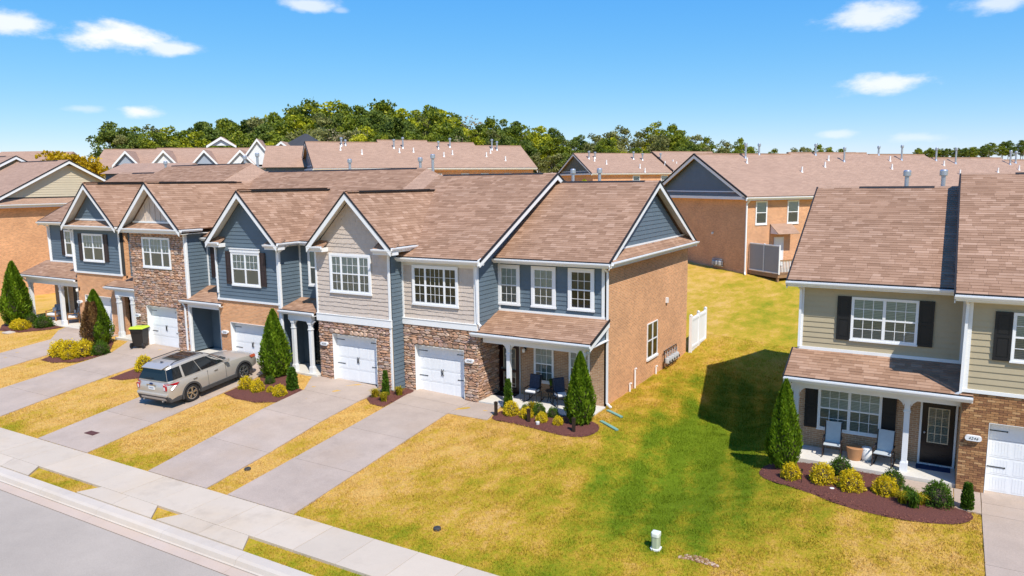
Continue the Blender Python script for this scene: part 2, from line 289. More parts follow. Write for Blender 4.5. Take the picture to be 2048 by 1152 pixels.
# ------------------------------------------------------------------ mesh helpers
ORG = {}                                  # world origin of each thing's Empty (parts are written in world metres)
class MB:
    def __init__(s): s.v = []; s.f = []; s.t = []
    def add(s, vs, fs, tint=.5):
        o = len(s.v); s.v += [tuple(v) for v in vs]; s.f += [tuple(i+o for i in f) for f in fs]; s.t += [tint]*len(fs); return s
    def box(s, x0, y0, z0, x1, y1, z1, tint=.5):
        return s.add([(x0, y0, z0), (x1, y0, z0), (x1, y1, z0), (x0, y1, z0), (x0, y0, z1), (x1, y0, z1), (x1, y1, z1), (x0, y1, z1)],
                     [(0, 3, 2, 1), (4, 5, 6, 7), (0, 1, 5, 4), (1, 2, 6, 5), (2, 3, 7, 6), (3, 0, 4, 7)], tint)
    def hexa(s, b, t, tint=.5):           # bottom four and top four corners
        return s.add(list(b)+list(t), [(0, 3, 2, 1), (4, 5, 6, 7), (0, 1, 5, 4), (1, 2, 6, 5), (2, 3, 7, 6), (3, 0, 4, 7)], tint)
    def prism(s, poly, vec, tint=.5):
        n = len(poly); vec = Vector(vec); a = [Vector(p) for p in poly]; b = [p+vec for p in a]
        return s.add(a+b, [tuple(range(n))[::-1], tuple(range(n, 2*n))]+[(i, (i+1) % n, n+(i+1) % n, n+i) for i in range(n)], tint)
    def bar(s, p0, p1, w, h, up=(0, 0, 1), tint=.5):      # rectangular bar from p0 to p1
        p0, p1 = Vector(p0), Vector(p1); d = (p1-p0).normalized(); up = Vector(up)
        sd = d.cross(up)
        if sd.length < 1e-4: sd = d.cross(Vector((1, 0, 0)))
        sd.normalize(); u = sd.cross(d); a, b = sd*w/2, u*h/2
        return s.hexa([p0-a-b, p0+a-b, p0+a+b, p0-a+b], [p1-a-b, p1+a-b, p1+a+b, p1-a+b], tint)
    def cyl(s, p0, p1, r0, r1=None, n=10, tint=.5):
        r1 = r0 if r1 is None else r1; p0, p1 = Vector(p0), Vector(p1); d = (p1-p0).normalized(); a = d.orthogonal().normalized(); b = d.cross(a)
        c = [(math.cos(2*math.pi*i/n), math.sin(2*math.pi*i/n)) for i in range(n)]
        vs = [p0+a*x*r0+b*y*r0 for x, y in c]+[p1+a*x*r1+b*y*r1 for x, y in c]
        return s.add(vs, [tuple(range(n))[::-1], tuple(range(n, 2*n))]+[(i, (i+1) % n, n+(i+1) % n, n+i) for i in range(n)], tint)
    def tube(s, pts, r, n=8):
        for a, b in zip(pts, pts[1:]): s.cyl(a, b, r, r, n)
        return s
    def lathe(s, c, prof, n=16, tint=.5):
        vs = [(c[0]+r*math.cos(2*math.pi*i/n), c[1]+r*math.sin(2*math.pi*i/n), c[2]+z) for r, z in prof for i in range(n)]; m = len(prof)
        fs = [(j*n+i, j*n+(i+1) % n, (j+1)*n+(i+1) % n, (j+1)*n+i) for j in range(m-1) for i in range(n)]
        return s.add(vs, fs+[tuple(range(n))[::-1], tuple(range((m-1)*n, m*n))], tint)
    def build(s, name, mat, parent=None, smooth=False, uv=False, fix=True, tint=False, local=False, bevel=0.0, sharp=35, prop=None):
        vs = np.array(s.v, dtype=float).reshape(-1, 3)
        if parent is not None and not local:
            r = parent
            while r.parent is not None: r = r.parent
            vs = vs-np.array(ORG.get(r.name, (0, 0, 0)))
        me = bpy.data.meshes.new(name); me.from_pydata(vs.tolist(), [], s.f)
        if fix or bevel:
            bm = bmesh.new(); bm.from_mesh(me); bmesh.ops.recalc_face_normals(bm, faces=bm.faces)
            if bevel:
                es = [e for e in bm.edges if len(e.link_faces) == 2 and e.calc_face_angle(0) > .5]
                bmesh.ops.bevel(bm, geom=es, offset=bevel, segments=2, profile=.6, affect='EDGES', clamp_overlap=True)
            bm.to_mesh(me); bm.free()
        if tint and not bevel:
            a = me.attributes.new('tint', 'FLOAT', 'FACE'); a.data.foreach_set('value', s.t)
        if uv: auto_uv(me)
        if smooth:
            me.shade_smooth(); me.set_sharp_from_angle(angle=R_(sharp))
        me.materials.append(MATS[mat])
        o = bpy.data.objects.new(name, me); COL.objects.link(o)
        if parent is not None: o.parent = parent
        if prop:
            for k, v in prop.items(): o[k] = v
        return o
def auto_uv(me):
    nl = len(me.loops); vi = np.empty(nl, int); me.loops.foreach_get('vertex_index', vi)
    co = np.empty(len(me.vertices)*3); me.vertices.foreach_get('co', co); co = co.reshape(-1, 3)
    npoly = len(me.polygons); nm = np.empty(npoly*3); me.polygons.foreach_get('normal', nm); nm = nm.reshape(-1, 3)
    tot = np.empty(npoly, int); me.polygons.foreach_get('loop_total', tot); pn = np.repeat(nm, tot, axis=0)
    t = np.stack([-pn[:, 1], pn[:, 0], np.zeros(nl)], 1); ln = np.linalg.norm(t, axis=1); flat = ln < .05
    t[flat] = (1, 0, 0); t /= np.linalg.norm(t, axis=1)[:, None]; b = np.cross(pn, t); b[flat] = (0, 1, 0)
    p = co[vi]; uv = np.stack([(p*t).sum(1), (p*b).sum(1)], 1)
    me.uv_layers.new(name='UVMap').data.foreach_set('uv', uv.astype(np.float32).ravel())
def thing(name, label, cat, loc=(0, 0, 0), group=None, rot=None):
    o = bpy.data.objects.new(name, None); COL.objects.link(o); o.empty_display_size = .3; o.location = loc
    if rot is not None: o.rotation_euler = rot; ORG[o.name] = (0, 0, 0)
    else: ORG[o.name] = tuple(loc)
    o['label'] = label; o['category'] = cat
    if group: o['group'] = group
    return o
def tag(o, label, cat=None, group=None, kind=None):
    o['label'] = label
    if cat: o['category'] = cat
    if group: o['group'] = group
    if kind: o['kind'] = kind
    return o
def struct(o): o['kind'] = 'structure'; return o
def copy_tree(root, loc, rotz=0.0, scale=(1, 1, 1), label=None):
    r = root.copy(); COL.objects.link(r); r.location = loc; r.rotation_euler = (0, 0, rotz); r.scale = scale
    if label: r['label'] = label
    for ch in root.children:
        c = ch.copy(); COL.objects.link(c); c.parent = r
        for g in ch.children:
            d = g.copy(); COL.objects.link(d); d.parent = c
    return r
def quads_mesh(name, c, U, V, tint, mat, parent=None):      # many small leaf-shaped faces (diamonds)
    n = len(c); vs = np.empty((n, 4, 3)); vs[:, 0] = c-U; vs[:, 1] = c-V; vs[:, 2] = c+U; vs[:, 3] = c+V
    me = bpy.data.meshes.new(name); me.vertices.add(n*4); me.vertices.foreach_set('co', vs.ravel())
    me.loops.add(n*4); me.loops.foreach_set('vertex_index', np.arange(n*4)); me.polygons.add(n)
    me.polygons.foreach_set('loop_start', np.arange(n)*4); me.update(calc_edges=True)
    a = me.attributes.new('tint', 'FLOAT', 'FACE'); a.data.foreach_set('value', np.clip(tint, 0, 1).astype(np.float32)); me.materials.append(MATS[mat])
    o = bpy.data.objects.new(name, me); COL.objects.link(o)
    if parent is not None: o.parent = parent
    return o
def rand_dirs(n):
    v = rng.normal(size=(n, 3)); return v/np.linalg.norm(v, axis=1)[:, None]
# ------------------------------------------------------------------ terrain
ZFX = [-90, -50, -42, -35, -28.3, -21.7, -17.5, -11, -4, 8, 60]; ZFZ = [.5, .5, .5, .52, .42, .27, 0, .05, -.2, -.25, -.25]
def sm(a, b, x): t = np.clip((x-a)/(b-a), 0, 1); return t*t*(3-2*t)
def tz(x, y):
    x = np.asarray(x, float); y = np.asarray(y, float); fz = np.interp(x, ZFX, ZFZ)
    z = fz+(-.4-fz)*np.clip((-.8-y)/9.8, 0, 1)
    z = z-.58*np.exp(-((x+6.6)/1.9)**2)*sm(-8, -2, y)*(1-sm(8, 20, y))
    z = z+np.interp(y, [12, 20, 30, 60, 110, 160, 260, 500], [0, .7, 2.0, 3.8, 5.5, 9, 14, 16])
    ins = ((x > -49.8) & (x < -44.2) & (y > .3)) | ((x > -44.2) & (x < -39.4) & (y > .35)) | ((x >= -39.4) & (x < -19.85) & (y > -.45)) | ((x >= -19.85) & (x < -11.3) & (y > .35)) | ((x > -3.9) & (x < 7.9) & (y > .4))
    z = np.where(ins & (y < 12.1), z-.45, z)
    z = np.where(y < -11.9, -.455, z)
    z = np.where(y < -12.60, -.455-.40*np.clip((-12.62-y)/.35, 0, 1), z)
    return z
def gz(x, y): return float(tz(x, y))
xs = np.concatenate([np.linspace(-900, -110, 22), np.arange(-104, -60, 2.0), np.arange(-60, 12, .4), np.arange(12, 40, 2.0), np.linspace(44, 700, 20)])
ys = np.concatenate([np.linspace(-400, -40, 10), [-34, -28, -24, -20, -16, -13.6, -13.2, -12.97, -12.75, -12.62], np.arange(-12.4, 14, .4), np.arange(14, 60, 1.5), np.linspace(62, 300, 30), np.linspace(330, 1500, 14)])
GX, GY = np.meshgrid(xs, ys); GZ = tz(GX, GY)
bumpy = rng.normal(size=GX.shape)*.012; GZ = GZ+np.where((GY > -10.2) & (GY < 60), bumpy, 0)
nx, ny = len(xs), len(ys)
m = MB(); m.v = np.stack([GX.ravel(), GY.ravel(), GZ.ravel()], 1).tolist()
m.f = [(j*nx+i, j*nx+i+1, (j+1)*nx+i+1, (j+1)*nx+i) for j in range(ny-1) for i in range(nx-1)]; m.t = []
g = m.build('ground', 'lawn', fix=False, smooth=True, sharp=60); struct(g); g['label'] = 'patchy dry yellow and green lawn ground'
m = MB(); m.add([(-900, -13.38, -.640), (700, -13.38, -.640), (700, -24, -.60), (-900, -24, -.60)], [(0, 1, 2, 3)])
struct(m.build('road', 'asphalt'))
# curb with gutter, cast in three metre lengths
cr = bpy.data.objects.new('curb', None); COL.objects.link(cr); struct(cr)
prof = [(-12.60, -.85), (-12.60, -.425), (-12.86, -.440), (-12.94, -.480), (-12.99, -.595), (-13.03, -.612), (-13.06, -.85)]
gut = [(-13.065, -.85), (-13.065, -.612), (-13.36, -.632), (-13.36, -.85)]
c0 = {}
for k in range(-20, 6):
    x = k*3.0
    for nm, pf, mt in (('curb_length', prof, 'concrete_curb'), ('gutter_pan', gut, 'concrete_gutter')):
        if nm not in c0:
            b = MB(); b.prism([(0.004, y, z) for y, z in pf], (2.992, 0, 0)); c0[nm] = b.build(nm, mt, cr, local=True); o = c0[nm]
        else: o = c0[nm].copy(); COL.objects.link(o)
        o.location = (x, 0, 0)
# sidewalk: one slab per panel
sw = bpy.data.objects.new('sidewalk', None); COL.objects.link(sw); struct(sw); s0 = None
for k in range(-30, 8):
    x = -18.36+k*1.46
    if s0 is None:
        b = MB(); b.box(.007, -12.0, -.62, 1.453, -10.52, -.372); s0 = b.build('sidewalk_slab', 'concrete_walk', sw, local=True, bevel=.006); o = s0
    else: o = s0.copy(); COL.objects.link(o)
    o.location = (x, 0, random.uniform(-.003, .003))
def slab(name, poly, parent, mat, lift=.035, thick=.25):
    b = MB(); top = [Vector((x, y, gz(x, y)+lift)) for x, y in poly]; b.prism(top, (0, 0, -thick)); return b.build(name, mat, parent)
# driveway aprons between walk and curb
ap = bpy.data.objects.new('driveway_apron', None); COL.objects.link(ap); struct(ap)
APR = [[(-33.5, -25.9), (-33.9, -25.4)], [(-22.3, -19.5), (-22.65, -18.95)], [(-18.35, -15.6), (-18.75, -15.15)], [(-44, -33.6), (-44, -33.6)], [(.5, 4.6), (.1, 5.0)]]
for top, bot in APR:
    n = max(1, round((top[1]-top[0])/1.6))
    for i in range(n):
        f0, f1 = i/n, (i+1)/n; L = lambda a, q: a[0]+(a[1]-a[0])*q; e = .006
        b = MB(); b.hexa([(L(bot, f0)+e, -12.59, -.7), (L(bot, f1)-e, -12.59, -.7), (L(top, f1)-e, -12.01, -.7), (L(top, f0)+e, -12.01, -.7)],
                         [(L(bot, f0)+e, -12.59, -.392), (L(bot, f1)-e, -12.59, -.392), (L(top, f1)-e, -12.01, -.378), (L(top, f0)+e, -12.01, -.378)])
        b.build('apron_slab', 'concrete_walk', ap)
# driveways, each cast in slabs with open joints
DRIVE = {}                                 # name -> outline for keeping grass off
def driveway(label, edges):
    d = bpy.data.objects.new('driveway', None); COL.objects.link(d); struct(d); d['label'] = label
    for (y0, l0, r0), (y1, l1, r1) in zip(edges, edges[1:]):
        e = .007; slab('driveway_slab', [(l0, y0+e), (r0, y0+e), (r1, y1-e), (l1, y1-e)], d, 'concrete_drive')
    DRIVE[label] = [(l, y) for y, l, r in edges]+[(r, y) for y, l, r in edges[::-1]]
    return d
dA = driveway('exposed aggregate driveway of the end townhouse', [(-10.51, -18.30, -15.52), (-7.6, -18.53, -15.80), (-4.6, -18.77, -16.08), (-1.75, -19.0, -16.33), (-.80, -19.1, -16.31), (.28, -19.22, -16.30)])
slab('driveway_slab', [(-16.32, -1.70), (-14.52, -1.70), (-14.9, -.03), (-16.29, -.03)], dA, 'concrete_drive'); DRIVE['walkA'] = [(-16.4, -1.7), (-14.5, -1.7), (-14.5, 0), (-16.4, 0)]
driveway('empty exposed aggregate driveway of the beige gabled townhouse', [(-10.51, -22.18, -19.28), (-7.7, -22.65, -19.62), (-4.8, -23.15, -20.08), (-2.45, -23.3, -20.28), (-.80, -24.4, -20.28), (-.46, -24.6, -20.28)])
driveway('exposed aggregate driveway with the parked vehicle on it', [(-10.51, -28.81, -25.67), (-7.7, -29.1, -25.93), (-4.8, -29.4, -26.2), (-2.4, -29.7, -26.45), (-.80, -29.85, -26.85), (-.46, -29.9, -26.9)])
driveway('pale concrete driveway of the stone fronted townhouse', [(-10.51, -36.5, -32.75), (-7.7, -36.7, -33.1), (-4.9, -36.85, -33.4), (-2.5, -37.0, -33.5), (-.80, -38.2, -33.6), (-.46, -38.4, -33.6)])
driveway('pale concrete driveway of the far end townhouse', [(-10.51, -43.2, -39.85), (-7.7, -43.25, -40.0), (-4.9, -43.3, -40.15), (-2.2, -43.3, -40.25), (-.80, -45.0, -40.3), (.28, -45.8, -40.3)])
dR = driveway('aggregate driveway of the tan house', [(-10.51, 1.30, 4.4), (-7.6, 1.32, 4.4), (-4.6, 1.34, 4.4), (-1.6, 1.37, 4.4), (-.80, 1.39, 4.4), (.28, 1.40, 4.4)])
slab('driveway_slab', [(-.62, -1.0), (.70, -1.55), (.70, -.05), (-.62, .02)], dR, 'concrete_drive'); slab('driveway_slab', [(.72, -1.55), (1.36, -1.6), (1.38, -.05), (.72, -.05)], dR, 'concrete_drive')
DRIVE['walkR'] = [(-.6, -1.1), (1.4, -1.6), (1.4, 0), (-.6, 0)]
# ------------------------------------------------------------------ building parts
class Face:                                # a wall plane: u runs along it, w up, n out of it
    def __init__(s, kind, c): s.k, s.c = kind, c
    def P(s, u, w, n=0.0):
        if s.k == 'front': return Vector((u, s.c-n, w))
        if s.k == 'right': return Vector((s.c+n, u, w))
        if s.k == 'left': return Vector((s.c-n, u, w))
    def sheet(s, mb, u0, w0, u1, w1, n): P = s.P; return mb.add([P(u0, w0, n), P(u1, w0, n), P(u1, w1, n), P(u0, w1, n)], [(3, 2, 1, 0) if s.k == 'left' else (0, 1, 2, 3)])
    def box(s, mb, u0, w0, n0, u1, w1, n1):
        P = s.P; return mb.hexa([P(u0, w0, n0), P(u1, w0, n0), P(u1, w0, n1), P(u0, w0, n1)], [P(u0, w1, n0), P(u1, w1, n0), P(u1, w1, n1), P(u0, w1, n1)])
front = lambda y: Face('front', y)
right = lambda x: Face('right', x)
left = lambda x: Face('left', x)
def boards(root, fc, mat, z0, z1, ur, expo=.18, name='siding_board', local=False):
    if not callable(ur): a = ur; ur = lambda z: a
    n = max(1, round((z1-z0)/expo)); h = (z1-z0)/n
    for k in range(n):
        za, zb = z0+k*h, z0+(k+1)*h; a0, a1 = ur(za); b0, b1 = ur(zb)
        if a1-a0 < .06: continue
        if b1-b0 < .02: c = (b0+b1)/2; b0, b1 = c-.01, c+.01
        t0, t1 = .030, .007; P = fc.P; m = MB()
        m.hexa([P(a0, za, -.004), P(a1, za, -.004), P(a1, za, t0), P(a0, za, t0)], [P(b0, zb+.012, -.004), P(b1, zb+.012, -.004), P(b1, zb+.012, t1), P(b0, zb+.012, t1)])
        m.build(name, mat, root, fix=False, local=local)
def shakes(root, fc, mat, z0, z1, ur, expo=.185):
    if not callable(ur): a = ur; ur = lambda z: a
    n = max(1, round((z1-z0)/expo)); h = (z1-z0)/n
    for k in range(n):
        za, zb = z0+k*h, z0+(k+1)*h; a0, a1 = ur(za); b0, b1 = ur(zb); m = MB(); u = a0; off = 0.0
        while u < a1-.02:
            w = min(random.uniform(.11, .24), a1-u); off = max(-.05, min(.012, off+random.uniform(-.022, .022))); t = random.uniform(.026, .036)
            f0, f1 = (u-a0)/(a1-a0), (u+w-a0)/(a1-a0); tb0, tb1 = b0+(b1-b0)*f0, b0+(b1-b0)*f1; P = fc.P; g_ = .003; zz = za+off if k else za+abs(off)*.3
            m.hexa([P(u+g_, zz, -.004), P(u+w-g_, zz, -.004), P(u+w-g_, zz, t), P(u+g_, zz, t)], [P(tb0, zb+.01, -.004), P(tb1, zb+.01, -.004), P(tb1, zb+.01, .006), P(tb0, zb+.01, .006)])
            u += w
        if m.v: m.build('shake_course', mat, root, fix=False)
STONES = []
for k in range(10):
    m = MB(); n = 8; ang = [2*math.pi*(i+.5)/n for i in range(n)]; pts = []
    for a in ang:
        c, s_ = math.cos(a), math.sin(a); q = 1/max(abs(c), abs(s_)); q = min(q, 1.28)*random.uniform(.90, 1.0); pts.append((c*q*.5, s_*q*.5))
    back = [(x, 0, z) for x, z in pts]; mid = [(x*random.uniform(.97, 1), -.6*random.uniform(.7, 1.1), z) for x, z in pts]; fr = [(x*.80+random.uniform(-.03, .03), -random.uniform(.75, 1.1), z*.74+random.uniform(-.03, .03)) for x, z in pts]
    m.v = back+mid+fr; m.f = [(i, (i+1) % n, n+(i+1) % n, n+i) for i in range(n)]+[(n+i, n+(i+1) % n, 2*n+(i+1) % n, 2*n+i) for i in range(n)]+[tuple(range(2*n, 3*n))]
    me = bpy.data.meshes.new('stone'); me.from_pydata(m.v, [], m.f); bm = bmesh.new(); bm.from_mesh(me); bmesh.ops.recalc_face_normals(bm, faces=bm.faces); bm.to_mesh(me); bm.free(); me.materials.append(MATS['stone_piece']); STONES.append(me)
def stonework(root, fc, u0, u1, z0, z1, holes=(), soldier=None, limit=300, bucket=None):
    """coursed ledge stone: every stone is a piece of its own"""
    lst = []; z = z0
    while z < z1-.02:
        h = min(random.choice((.075, .09, .105, .12, .15)), z1-z)
        if z1-z-h < .05: h = z1-z
        u = u0-random.uniform(0, .15)
        while u < u1:
            w = random.uniform(.16, .50); a, b = max(u, u0), min(u+w, u1); u += w
            segs = [(a, b)]
            for (h0, h1, k0, k1) in holes:
                if z+h > k0+.01 and z < k1-.01:
                    ns = []
                    for a_, b_ in segs:
                        if b_ <= h0 or a_ >= h1: ns.append((a_, b_))
                        else:
                            if a_ < h0: ns.append((a_, h0))
                            if b_ > h1: ns.append((h1, b_))
                    segs = ns
            for a_, b_ in segs:
                if b_-a_ > .05: lst.append(((a_+b_)/2, z+h/2+random.uniform(-.006, .006), b_-a_, h))
        z += h
    if soldier:
        a, b, zz, h = soldier; lst = [s for s in lst if not (a-.05 < s[0] < b+.05 and zz-.02 < s[1] < zz+h)]
        u = a
        while u < b-.05:
            w = min(random.uniform(.20, .36), b-u); lst.append((u+w/2, zz+h/2, w, h*random.uniform(.9, 1))); u += w
    lst.sort(key=lambda s: -s[2]*s[3]); o0 = Vector(ORG[root.name])
    for i, (u, z, w, h) in enumerate(lst[:limit]):
        o = bpy.data.objects.new('stone', random.choice(STONES)); COL.objects.link(o); o.parent = root
        o.location = fc.P(u, z, .004)-o0; o.scale = (w*.985*random.choice((-1, 1)), random.uniform(.045, .085), h*.97)
        if fc.k == 'right': o.rotation_euler = (0, 0, math.pi/2)
    if len(lst) > limit:
        m = MB()
        for (u, z, w, h) in lst[limit:]:
            t = random.uniform(.04, .075); a, b = w*.48, h*.46; P = fc.P
            m.hexa([P(u-a, z-b, 0), P(u+a, z-b, 0), P(u+a, z+b, 0), P(u-a, z+b, 0)], [P(u-a*.86, z-b*.8, t), P(u+a*.84, z-b*.8, t), P(u+a*.86, z+b*.75, t), P(u-a*.85, z+b*.8, t)], random.random())
        m.build('small_stones', 'stone_sheet', root, fix=False, tint=True, prop={'kind': 'stuff'})
# unit shingle: x along the course, y up the slope, z out
TAB = MB(); EX = .148
TAB.hexa([(-.5, 0, -.002), (.5, 0, -.002), (.5, EX+.03, -.004), (-.5, EX+.03, -.004)], [(-.5, 0, .016), (.5, 0, .016), (.5, EX+.03, .003), (-.5, EX+.03, .003)])
TABME = bpy.data.meshes.new('shingle'); TABME.from_pydata(TAB.v, [], TAB.f); TABME.materials.append(MATS['shingle_piece'])
def span(poly, v):
    us = []
    for (a, b), (c, d) in zip(poly, poly[1:]+poly[:1]):
        if (b-v)*(d-v) <= 0 and abs(b-d) > 1e-9: us.append(a+(c-a)*(v-b)/(d-b))
    return (min(us), max(us)) if len(us) >= 2 else None
def roof_plane(root, o, u, v, poly, pieces=None, tabs=True, deck='roof_deck', local=False, under='soffit', thick=.06):
    """one roof slope: a deck slab plus laid shingles. poly is in (u, v) metres on the slope"""
    o, u, v = Vector(o), Vector(u).normalized(), Vector(v).normalized(); n = u.cross(v)
    if n.z < 0: n = -n
    m = MB(); m.prism([o+u*a+v*b-n*.004 for a, b in poly], -n*thick); m.build(deck, 'shingle_far', root, uv=True, local=local)
    if not tabs: return
    v0, v1 = min(p[1] for p in poly), max(p[1] for p in poly); k = 0; sheet = MB(); vv = v0+.0005
    while vv < v1-.02:
        top = min(vv+EX, v1-.001); s0 = span(poly, vv+.001); s1 = span(poly, top)
        if not s0 or not s1: vv += EX; continue
        a = min(s0[0], s1[0])-random.uniform(0, .3)
        lo, hi = min(s0[0], s1[0]), max(s0[1], s1[1]); run = random.random()
        while a < hi:
            w = random.choice((.17, .24, .30, .36, .43)); b = a+w; c0_, c1_ = max(a, s0[0]), min(b, s0[1]); d0, d1 = max(a, s1[0]), min(b, s1[1]); a = b
            if random.random() < .8: run = random.random()
            tint = min(1, max(0, .5+(run-.5)*.85+random.uniform(-.12, .12)))
            if c1_-c0_ < .02 and d1-d0 < .02: continue
            full = abs(c0_-d0) < 1e-6 and abs(c1_-d1) < 1e-6
            if full and pieces is not None:
                c = o+u*((c0_+c1_)/2)+v*vv; pieces.append((c, c1_-c0_, u, v, n, tint)); continue
            if c1_-c0_ < .01: c0_ = c1_ = min(max(c0_, s0[0]), s0[1])
            if d1-d0 < .01: d0 = d1 = min(max(d0, s1[0]), s1[1])
            tab(sheet, o, u, v, n, c0_, c1_, d0, d1, vv, top, tint)
        vv += EX
    if sheet.v: sheet.build('shingle_cover', 'shingle_sheet', root, fix=False, tint=True, local=local, prop={'kind': 'stuff'})
def tab(sheet, o, u, v, n, a0, a1, b0, b1, v0, v1, tint, lift=None):
    t = random.uniform(.013, .019); p = o+v*v0; q = o+v*(v1+.02)
    sheet.add([p+u*a0-n*.003, p+u*a1-n*.003, p+u*a1+n*t, p+u*a0+n*t, q+u*b1+n*.003, q+u*b0+n*.003], [(0, 1, 2, 3), (3, 2, 4, 5), (0, 3, 5), (1, 4, 2)], tint)
def lay_pieces(root, pieces, limit=300):
    """the shingles that show largest become pieces of their own, the others one cover"""
    sc = []
    for i, (c, w, u, v, n, t) in enumerate(pieces):
        px, py, d = proj(c); vis = n.dot((CAM-c).normalized())
        ok = d > 1 and -10 < px < 2058 and -10 < py < 1162 and vis > .02
        sc.append((w*vis/d**2*1000 if ok else -1, i))
    sc.sort(reverse=True); top = set(i for s_, i in sc[:limit] if s_ > 0); sheet = MB(); o0 = Vector(ORG[root.name])
    for i, (c, w, u, v, n, t) in enumerate(pieces):
        if i in top:
            ob = bpy.data.objects.new('shingle', TABME); COL.objects.link(ob); ob.parent = root; mt = Matrix((u, v, n)).transposed()
            ob.rotation_euler = mt.to_euler(); ob.location = c-o0; ob.scale = (w-.006, 1, random.uniform(.85, 1.2))
        else: tab(sheet, c, u, v, n, -w/2, w/2, -w/2, w/2, 0, EX, t)
    if sheet.v: sheet.build('shingle_cover', 'shingle_sheet', root, fix=False, tint=True, prop={'kind': 'stuff'})
def trim(root, fc, u0, z0, u1, z1, n=.045, mat='white_trim', name='trim_board', n0=-.01, local=False):
    m = MB(); fc.box(m, u0, z0, n0, u1, z1, n); return m.build(name, mat, root, local=local)
def barpart(root, p0, p1, w, h, mat='white_trim', name='rake_board', up=(0, 0, 1), local=False):
    m = MB(); m.bar(p0, p1, w, h, up); return m.build(name, mat, root, local=local)
def gutter(root, p0, p1, out, local=False, mat='white_vinyl'):
    """K-style gutter: a channel with back, floor and rolled lip"""
    p0, p1, out = Vector(p0), Vector(p1), Vector(out); up = Vector((0, 0, 1)); m = MB()
    pf = [(0, .02), (.0, -.10), (.075, -.10), (.115, -.03), (.118, .015), (.100, .015), (.096, -.02), (.068, -.088), (.012, -.088), (.012, .02)]
    m.prism([p0+out*a+up*b for a, b in pf], p1-p0); return m.build('gutter', mat, root, local=local)
def downspout(root, pts, local=False, mat='white_vinyl', w=.075):
    m = MB()
    for a, b in zip(pts, pts[1:]): m.bar(a, b, w, w*.8, (0, 1, 0) if abs(Vector(b)[2]-Vector(a)[2]) > .3 else (0, 0, 1))
    return m.build('downspout', mat, root, local=local)
def window(root, fc, u0, u1, z0, z1, sashes=(1,), grid=(3, 2), lower_grid=True, casing=.09, sill=.05, blind='blind', lower='glass_screen', head=0.0, frame_mat='white_vinyl', local=False, upper='glass'):
    """double hung window: casing and sash frame, upper and lower panes, muntins, blind behind"""
    m = MB(); B = lambda a, b, c, d, n0, n1: fc.box(m, a, b, n0, c, d, n1); fr = .045
    if casing:
        B(u0-casing, z0-.02, u0, z1+casing, .0, .05); B(u1, z0-.02, u1+casing, z1+casing, .0, .05); B(u0, z1, u1, z1+casing, .0, .05); B(u0-casing-.02, z0-.02-sill*1.6, u1+casing+.02, z0-.02, .0, .06); B(u0, z0-.02, u1, z0, 0, .05)
        if head: B(u0-casing-.03, z1+casing, u1+casing+.03, z1+casing+head, .0, .07); B(u0-casing-.06, z1+casing+head, u1+casing+.06, z1+casing+head+.035, .0, .10)
    elif sill: B(u0-.05, z0-sill, u1+.05, z0, .0, .075)
    B(u0, z0, u0+fr, z1, .0, .042); B(u1-fr, z0, u1, z1, .0, .042); B(u0+fr, z1-fr, u1-fr, z1, .0, .042); B(u0+fr, z0, u1-fr, z0+fr, .0, .042)
    tot = sum(sashes); us = [u0+fr]
    for s_ in sashes: us.append(us[-1]+(u1-u0-2*fr)*s_/tot)
    zm = (z0+z1)/2
    for k in range(1, len(us)-1): B(us[k]-.045, z0+fr, us[k]+.045, z1-fr, .0, .044)
    B(u0+fr, zm-.025, u1-fr, zm+.025, .0, .040)
    wobj = m.build('window', frame_mat, root, local=local)
    for k in range(len(sashes)):
        a = us[k]+(.045 if k else 0); b = us[k+1]-(.045 if k < len(sashes)-1 else 0)
        q = MB(); fc.sheet(q, a, z0+fr, b, z1-fr, .004); q.build('blind', blind, wobj, uv=True, local=local, fix=False)
        q = MB(); fc.sheet(q, a, zm+.025, b, z1-fr, .020); q.build('pane', upper, wobj, local=local, fix=False)
        q = MB(); fc.sheet(q, a, z0+fr, b, zm-.025, .020); q.build('pane', lower, wobj, local=local, fix=False)
        if grid:
            gx, gy = grid; gx = max(1, round(gx*sashes[k]/max(sashes))) if len(set(sashes)) > 1 else gx; q = MB(); t = .009
            for lo, hi in (((zm+.025, z1-fr), (z0+fr, zm-.025)) if lower_grid else ((zm+.025, z1-fr),)):
                for i in range(1, gx): x = a+(b-a)*i/gx; fc.box(q, x-t, lo, .012, x+t, hi, .026)
                for i in range(1, gy): z = lo+(hi-lo)*i/gy; fc.box(q, a, z-t, .012, b, z+t, .025)
            if q.v: q.build('muntin', frame_mat, wobj, local=local)
    return wobj
def shutter(root, fc, u0, u1, z0, z1, mat='shutter_plum', local=False):
    m = MB(); st = .055; fc.box(m, u0, z0, .0, u1, z1, .032)
    sh = m.build('shutter', mat, root, local=local); zm = z0+(z1-z0)*.5
    q = MB(); fc.box(q, u0, z0, .033, u0+st, z1, .048); fc.box(q, u1-st, z0, .033, u1, z1, .048)
    for a, b in ((z0, z0+.09), (zm-.04, zm+.04), (z1-.08, z1)): fc.box(q, u0+st, a, .033, u1-st, b, .048)
    for a, b in ((z0+.13, zm-.08), (zm+.08, z1-.12)): fc.box(q, u0+st+.035, a, .033, u1-st-.035, b, .043)
    q.build('shutter_rail', mat, sh, local=local); return sh
